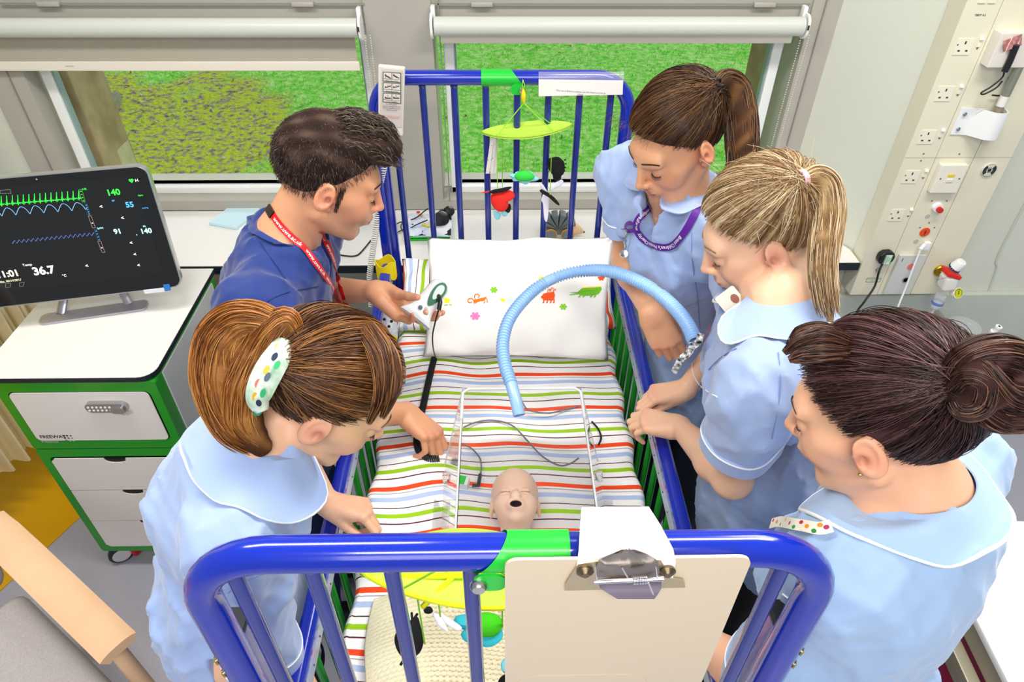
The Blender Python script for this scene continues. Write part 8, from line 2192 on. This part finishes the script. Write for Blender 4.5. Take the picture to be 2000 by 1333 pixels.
rod('chain', ch, .0028, M_STEEL, fob, 6); g = G(); g.lathe([(0, .004), (.009, .003), (.0105, 0), (.009, -.003), (0, -.004)], ch[-1] + V3(0, 0, -.012), (-.3, -.8, .5), 20, cap=False); g.build('watch_case', mat('bright_steel'), fob, sharp=50)
M_SEAM = mat('seam_shadow_blue', '8098cc', .8)
def line_px(D, px, r, m, name, off=.0016):
    p, n_ = strap_px(D, px, off)
    if len(p) > 3: rod(name, p, r, m, D['tunic'], 5)
line_px(D2, [(1352, 455), (1352, 500), (1358, 550), (1364, 600), (1367, 640)], .0013, M_SEAM, 'placket')
M_PIPE = mat('white_piping'); 
line_px(D3, [(1440, 682), (1408, 700), (1372, 740), (1352, 790)], .0011, M_SEAM, 'seam'); line_px(D3, [(1356, 690), (1352, 720), (1362, 748), (1384, 766), (1402, 776)], .0013, M_PIPE, 'pocket_edge')
line_px(D3, [(1520, 690), (1524, 760), (1510, 840), (1500, 900)], .0011, M_SEAM, 'seam')
line_px(D1, [(395, 1225), (420, 1180), (470, 1140), (530, 1112), (600, 1095)], .0012, M_SEAM, 'shoulder_seam'); line_px(D4, [(1530, 1160), (1560, 1182), (1600, 1205)], .0015, M_PIPE, 'shoulder_piping')
line_px(DM, [(492, 612), (520, 590), (560, 572), (620, 560)], .0010, mat('navy_seam', '142c6c', .8), 'sleeve_seam'); line_px(DM, [(488, 420), (505, 470), (540, 520), (555, 545)], .0010, mat('navy_seam'), 'yoke_seam')
# printed logo on the blonde nurse's tunic
def on_body(D, u, v, off=.001):
    d = (CAM_ROT @ Vector(((u - 1000) / FPX, (666.5 - v) / FPX, -1.0))).normalized(); h_ = D['bt'].ray_cast(CAM_LOC, d)
    if h_[0] is None: return None
    n_ = h_[1] if h_[1].dot(d) < 0 else -h_[1]; return h_[0] + n_ * off, n_
for body_, u, v, sz, c_, dr_ in (('UWE', 1386, 654, .017, 'd02a2a', (8, -20)), ('BRISTOL', 1372, 668, .010, '2a2c34', (9, -20))):
    r_ = on_body(D3, u, v, .006); r2 = on_body(D3, u + dr_[0], v + dr_[1], .006)
    if r_ and r2: xd = (r2[0] - r_[0]); text('lettering', body_, frame(r_[0], xd, r_[1].cross(xd)), sz, mat('logo_' + c_, c_, .6), D3['tunic'], bold=.0003)
r_ = on_body(D3, 1378, 662, .005)
if r_:
    n_ = r_[1]; u_ = n_.orthogonal().normalized(); w_ = n_.cross(u_)
    for k in range(6):
        a = k * math.pi / 3; make('logo_ray', [tuple(r_[0] + u_ * math.cos(a) * .002 + w_ * math.sin(a) * .002), tuple(r_[0] + u_ * math.cos(a - .22) * .009 + w_ * math.sin(a - .22) * .009), tuple(r_[0] + u_ * math.cos(a + .22) * .009 + w_ * math.sin(a + .22) * .009)], [(0, 1, 2)], mat('logo_d02a2a', 'd02a2a', .6), D3['tunic'], smooth=False)
# key chain strap and card of the blonde nurse
kc = thing('cow_print_strap', 'white strap with black cow spots hanging from the blonde nurse', 'strap', P(1325, 728, t=1.36))
M_COW = mat('cow_print', 'f4f4f4', .6, var=1.0, vscale=140, var2='101010')
cl = spline([P(1369, 652, t=1.335), P(1364, 668, t=1.33), P(1352, 678, t=1.325), P(1345, 690, t=1.32), P(1332, 700, t=1.325), P(1322, 716, t=1.34), P(1316, 728, t=1.35)], 6)
ribbon('strap', cl, [(CAM_LOC - p).normalized() for p in cl], .013, M_COW, kc, .002)
rod('ring', [cl[12] + V3(.010 * math.cos(a), .002, .010 * math.sin(a)) for a in np.linspace(0, 6.0, 16)], .0012, M_STEEL, kc, 6)
idc = thing('identity_card', 'white identity card tucked under the collar of the blonde nurse', 'card', P(1430, 590, t=1.22))
q = P(1432, 594, t=1.235); vw = (CAM_LOC - q).normalized(); xx = Vector((.75, .4, .35)).normalized(); g = G(); g.prism(rrect(.040, .056, .004), frame(q, xx - vw * xx.dot(vw), vw.cross(xx)), .0012); g.build('card', mat('card_white', 'ece8da', .4), idc, smooth=False)
g = G(); g.prism(circ(.007, 14, .008, .006, .009), frame(q + vw * .0014, xx - vw * xx.dot(vw), vw.cross(xx)), .0004); g.build('photo_patch', mat('photo_brown', '9a5a48', .5), idc, smooth=False)
# floral strap on the fourth nurse
p_, n_ = strap_px(D4, [(1515, 1030), (1540, 1024), (1565, 1032), (1600, 1036), (1628, 1030)], .010)
if len(p_) > 3:
    fs = thing('floral_strap', 'cream strap with small coloured flowers on the nurse at the front right', 'strap', p_[0]); ribbon('strap', p_, n_, .016, mat('cream_strap', 'f6efdc', .7), fs, .0015)
    for i, c_ in zip(range(1, len(p_) - 1, 2), ('c8203a', 'f0942a', '2f8a4a', 'f0942a', 'b0305a', '3aa05a', 'c8203a', 'f0942a', '2f8a4a', 'f0942a', 'b0305a', '3aa05a')):
        n = 8; tt = (p_[i + 1] - p_[i]).normalized(); s_ = tt.cross(n_[i]).normalized(); c0 = p_[i] + n_[i] * .0016 + s_ * (.004 * ((i // 2) % 3 - 1)); make('printed_flower', [tuple(c0 + tt * math.cos(a) * .004 + s_ * math.sin(a) * .003) for a in np.linspace(0, 6.283, n, endpoint=False)], [tuple(range(n))], mat('fl_' + c_, c_, .7), fs, smooth=False)

# ---------------------------------------------------------------- hand-held light in the man's hand
M_DEV = mat('white_gloss_plastic', 'f4f5f7', .2, coat=.5)
dv = thing('handheld_device', 'white handheld medical device with a green edged window held by the man in navy', 'device', P(830, 600, t=1.66))
A_, B_ = P(862, 556, t=1.715), P(806, 628, t=1.675); ax = (B_ - A_).normalized(); vw = (CAM_LOC - A_).normalized(); sd_ = ax.cross(vw).normalized(); up_ = sd_.cross(ax).normalized()
g = G(); rows = []
prf = [(-.006, .010, .008), (0, .021, .019), (.008, .025, .022), (.05, .027, .022), (.075, .028, .021), (.092, .033, .02), (.104, .041, .018), (.112, .045, .012)]
fine_ = [(np.interp(t, [p[0] for p in prf], [p[0] for p in prf]), np.interp(t, [p[0] for p in prf], [p[1] for p in prf]), np.interp(t, [p[0] for p in prf], [p[2] for p in prf])) for t in np.linspace(-.006, .112, 30)]
for x, wx_, hz in fine_: rows.append([A_ + ax * x + sd_ * (wx_ * (abs(math.cos(a)) ** .8) * (1 if math.cos(a) > 0 else -1)) + up_ * (hz * (abs(math.sin(a)) ** .8) * (1 if math.sin(a) > 0 else -1)) for a in np.linspace(0, 2 * math.pi, 33)])
g.sheet(rows); 
g.add([tuple(p) for p in rows[0][:-1]], [tuple(range(32))]); g.add([tuple(p) for p in rows[-1][:-1]], [tuple(reversed(range(32)))]); g.build('casing', M_DEV, dv, sharp=60)
def dvp(x, y, z=0): return A_ + ax * x + sd_ * y + up_ * (.0225 + z)
oval = [(.006 + .022 * (1 - math.cos(a)) , 0.0 + .013 * math.sin(a)) for a in np.linspace(0, 2 * math.pi, 24, endpoint=False)]
wy0 = -.006
def ovl(k, z, name, m, x0=.036, rx=.036, ry=.0155):
    n = 28; v = [tuple(dvp(x0 - rx * k * math.cos(a) , wy0 + ry * k * math.sin(a) * (1 + .25 * math.cos(a)), z)) for a in np.linspace(0, 2 * math.pi, n, endpoint=False)]; v2 = [tuple(Vector(p) - up_ * .004) for p in v]
    return make(name, v + v2, [tuple(range(n))] + [(i, i + n, (i + 1) % n + n, (i + 1) % n) for i in range(n)], m, dv, smooth=False)
ovl(1.0, .001, 'window_rim', mat('dark_green_plastic', '1f6a4a', .25, coat=.5)); ovl(.62, .0022, 'window', mat('pale_green_window', 'dfeee4', .1, coat=1.0), .030, .036, .0155)
g = G(); g.lathe([(.0055, 0), (.0055, .002), (0, .0026)], dvp(.088, .006, -.001), up_, 16, cap=False); g.build('button', mat('grey_blue_button', '4a5a66', .4), dv)
g = G(); g.lathe([(.004, 0), (.004, .001), (0, .0014)], dvp(.080, -.006, -.001), up_, 16, cap=False); g.build('button', mat('silver_button', 'c6c9ca', .3), dv)
jk = P(858, 583, t=1.675)
rod('jack', [A_ + ax * .02 - sd_ * 0 + (jk - (A_ + ax * .02)) * .55, jk, P(860, 590, t=1.665), P(857, 606, t=1.665)], .0055, M_BLKP, dv, 12)
rod('cord', spline([P(857, 604, t=1.665), P(850, 630, t=1.68), P(845, 655, t=1.72), P(846, 680, t=1.78), P(851, 700, z=MZ + .02)], 8), .0019, M_BLK, dv)
cen = spline([P(848, 700, z=MZ + .016), P(842, 725, z=MZ + .014), P(834, 760, z=MZ + .014), P(827, 792, z=MZ + .014), P(818, 830, z=MZ + .014), P(814, 862, z=MZ + .014), P(820, 884, z=MZ + .014), P(838, 896, z=MZ + .014), P(858, 896, z=MZ + .014)], 10)
L_ = [0]
for i in range(1, len(cen)): L_.append(L_[-1] + (cen[i] - cen[i - 1]).length)
fr_ = frames(cen); tot = L_[-1]; coil = []; turns = tot / .0048
for k in range(int(turns * 10)):
    s = k / (turns * 10) * tot; i = max(0, min(len(L_) - 2, int(np.searchsorted(L_, s)) - 1)); t = (s - L_[i]) / max(1e-6, L_[i + 1] - L_[i]); a = k / 10 * 2 * math.pi
    coil.append(fr_[i][0].lerp(fr_[i + 1][0], t) + fr_[i][2] * math.cos(a) * .0078 + fr_[i][3] * math.sin(a) * .0078)
rod('coiled_cord', coil, .0019, M_BLKP, dv, 6)

# ---------------------------------------------------------------- baby head model
H0 = P(1006, 985, z=MZ + .055); 
# x right of picture, y (face) up and slightly towards the window, z towards the crown (far side)
fy = Vector((0, -.10, 1)).normalized(); cz_ = Vector((-1, 0, 0)).cross(fy); HMb = Matrix((Vector((-1, 0, 0)), fy, cz_)).transposed()
dh = Head(H0, HMb, .66); g = SDF(np.array(H0) + (-.085, -.145, -.075), np.array(H0) + (.085, .10, .085), .0016)
rot = np.array(HMb); W_ = dh.w
Eb = lambda c, r, kk=.01, op='add': g.ell(tuple(W_(c)), np.array(r) * .66, kk * .66, op, rot)
Eb((0, -.01, .040), (.082, .098, .090), 0); Eb((0, .030, -.030), (.070, .068, .075), .03); Eb((0, .045, -.080), (.045, .040, .034), .03)
for x in (-1, 1):
    Eb((x * .040, .066, -.045), (.030, .026, .030), .025); Eb((x * .033, .100, -.002), (.022, .014, .012), .012, 'sub'); Eb((x * .033, .083, -.004), (.018, .013, .012), .005)
    g.cap(tuple(W_((x * .018, .0965, -.009))), tuple(W_((x * .046, .0925, -.010))), .0018, .0014, .002, 'sub')
    Eb((x * .082, -.008, -.020), (.008, .018, .030), .008); Eb((x * .088, -.005, -.018), (.006, .011, .018), .004, 'sub'); Eb((x * .006, .1165, -.036), (.0038, .0045, .0030), .002, 'sub')
Eb((0, .100, -.026), (.013, .015, .014), .016); 
for x in (-1, 1): Eb((x * .010, .104, -.033), (.007, .008, .006), .006)
Eb((0, .094, -.062), (.028, .016, .022), .014); Eb((0, .112, -.062), (.0195, .034, .0125), .004, 'sub'); Eb((0, .076, -.098), (.022, .016, .015), .016)
g.cap(tuple(W_((0, -.02, -.06))), tuple(Vector(W_((0, -.02, -.06))) + Vector((0, -.085, -.012))), .031, .036, .02)
v, f = g.mesh(); v = relax(v, f, 1, .3); p = dh.local(v); c = np.repeat(np.array(srgb('fbd3b8'))[None], len(v), 0)
q = ((p[:, 0] / .021) ** 2 + ((p[:, 2] + .062) / .0145) ** 2 < 1) & (p[:, 1] < .1035) & (p[:, 1] > .05); c[q] = srgb('3a1418')
for x in (-1, 1): c[(np.abs(p[:, 2] + .0095 + .10 * (np.abs(p[:, 0]) - .032) ** 2 * 20) < .0016) & (np.abs(p[:, 0] - x * .032) < .0145) & (p[:, 1] > .07)] = srgb('b0785e')
for x in (-1, 1): c[((p - np.array((x * .006, .116, -.036))) ** 2).sum(1) < .0042 ** 2] = srgb('7a2a20')
bd_ = make('baby_head_model', v, f, mat('doll_skin', 'ffffff', .35, attr=True, sss=.15, coat=.2), colors=c); tag(bd_, 'pale pink baby head model lying face up with open mouth in the acrylic box', 'training doll')
# base board of the airway trainer under the neck
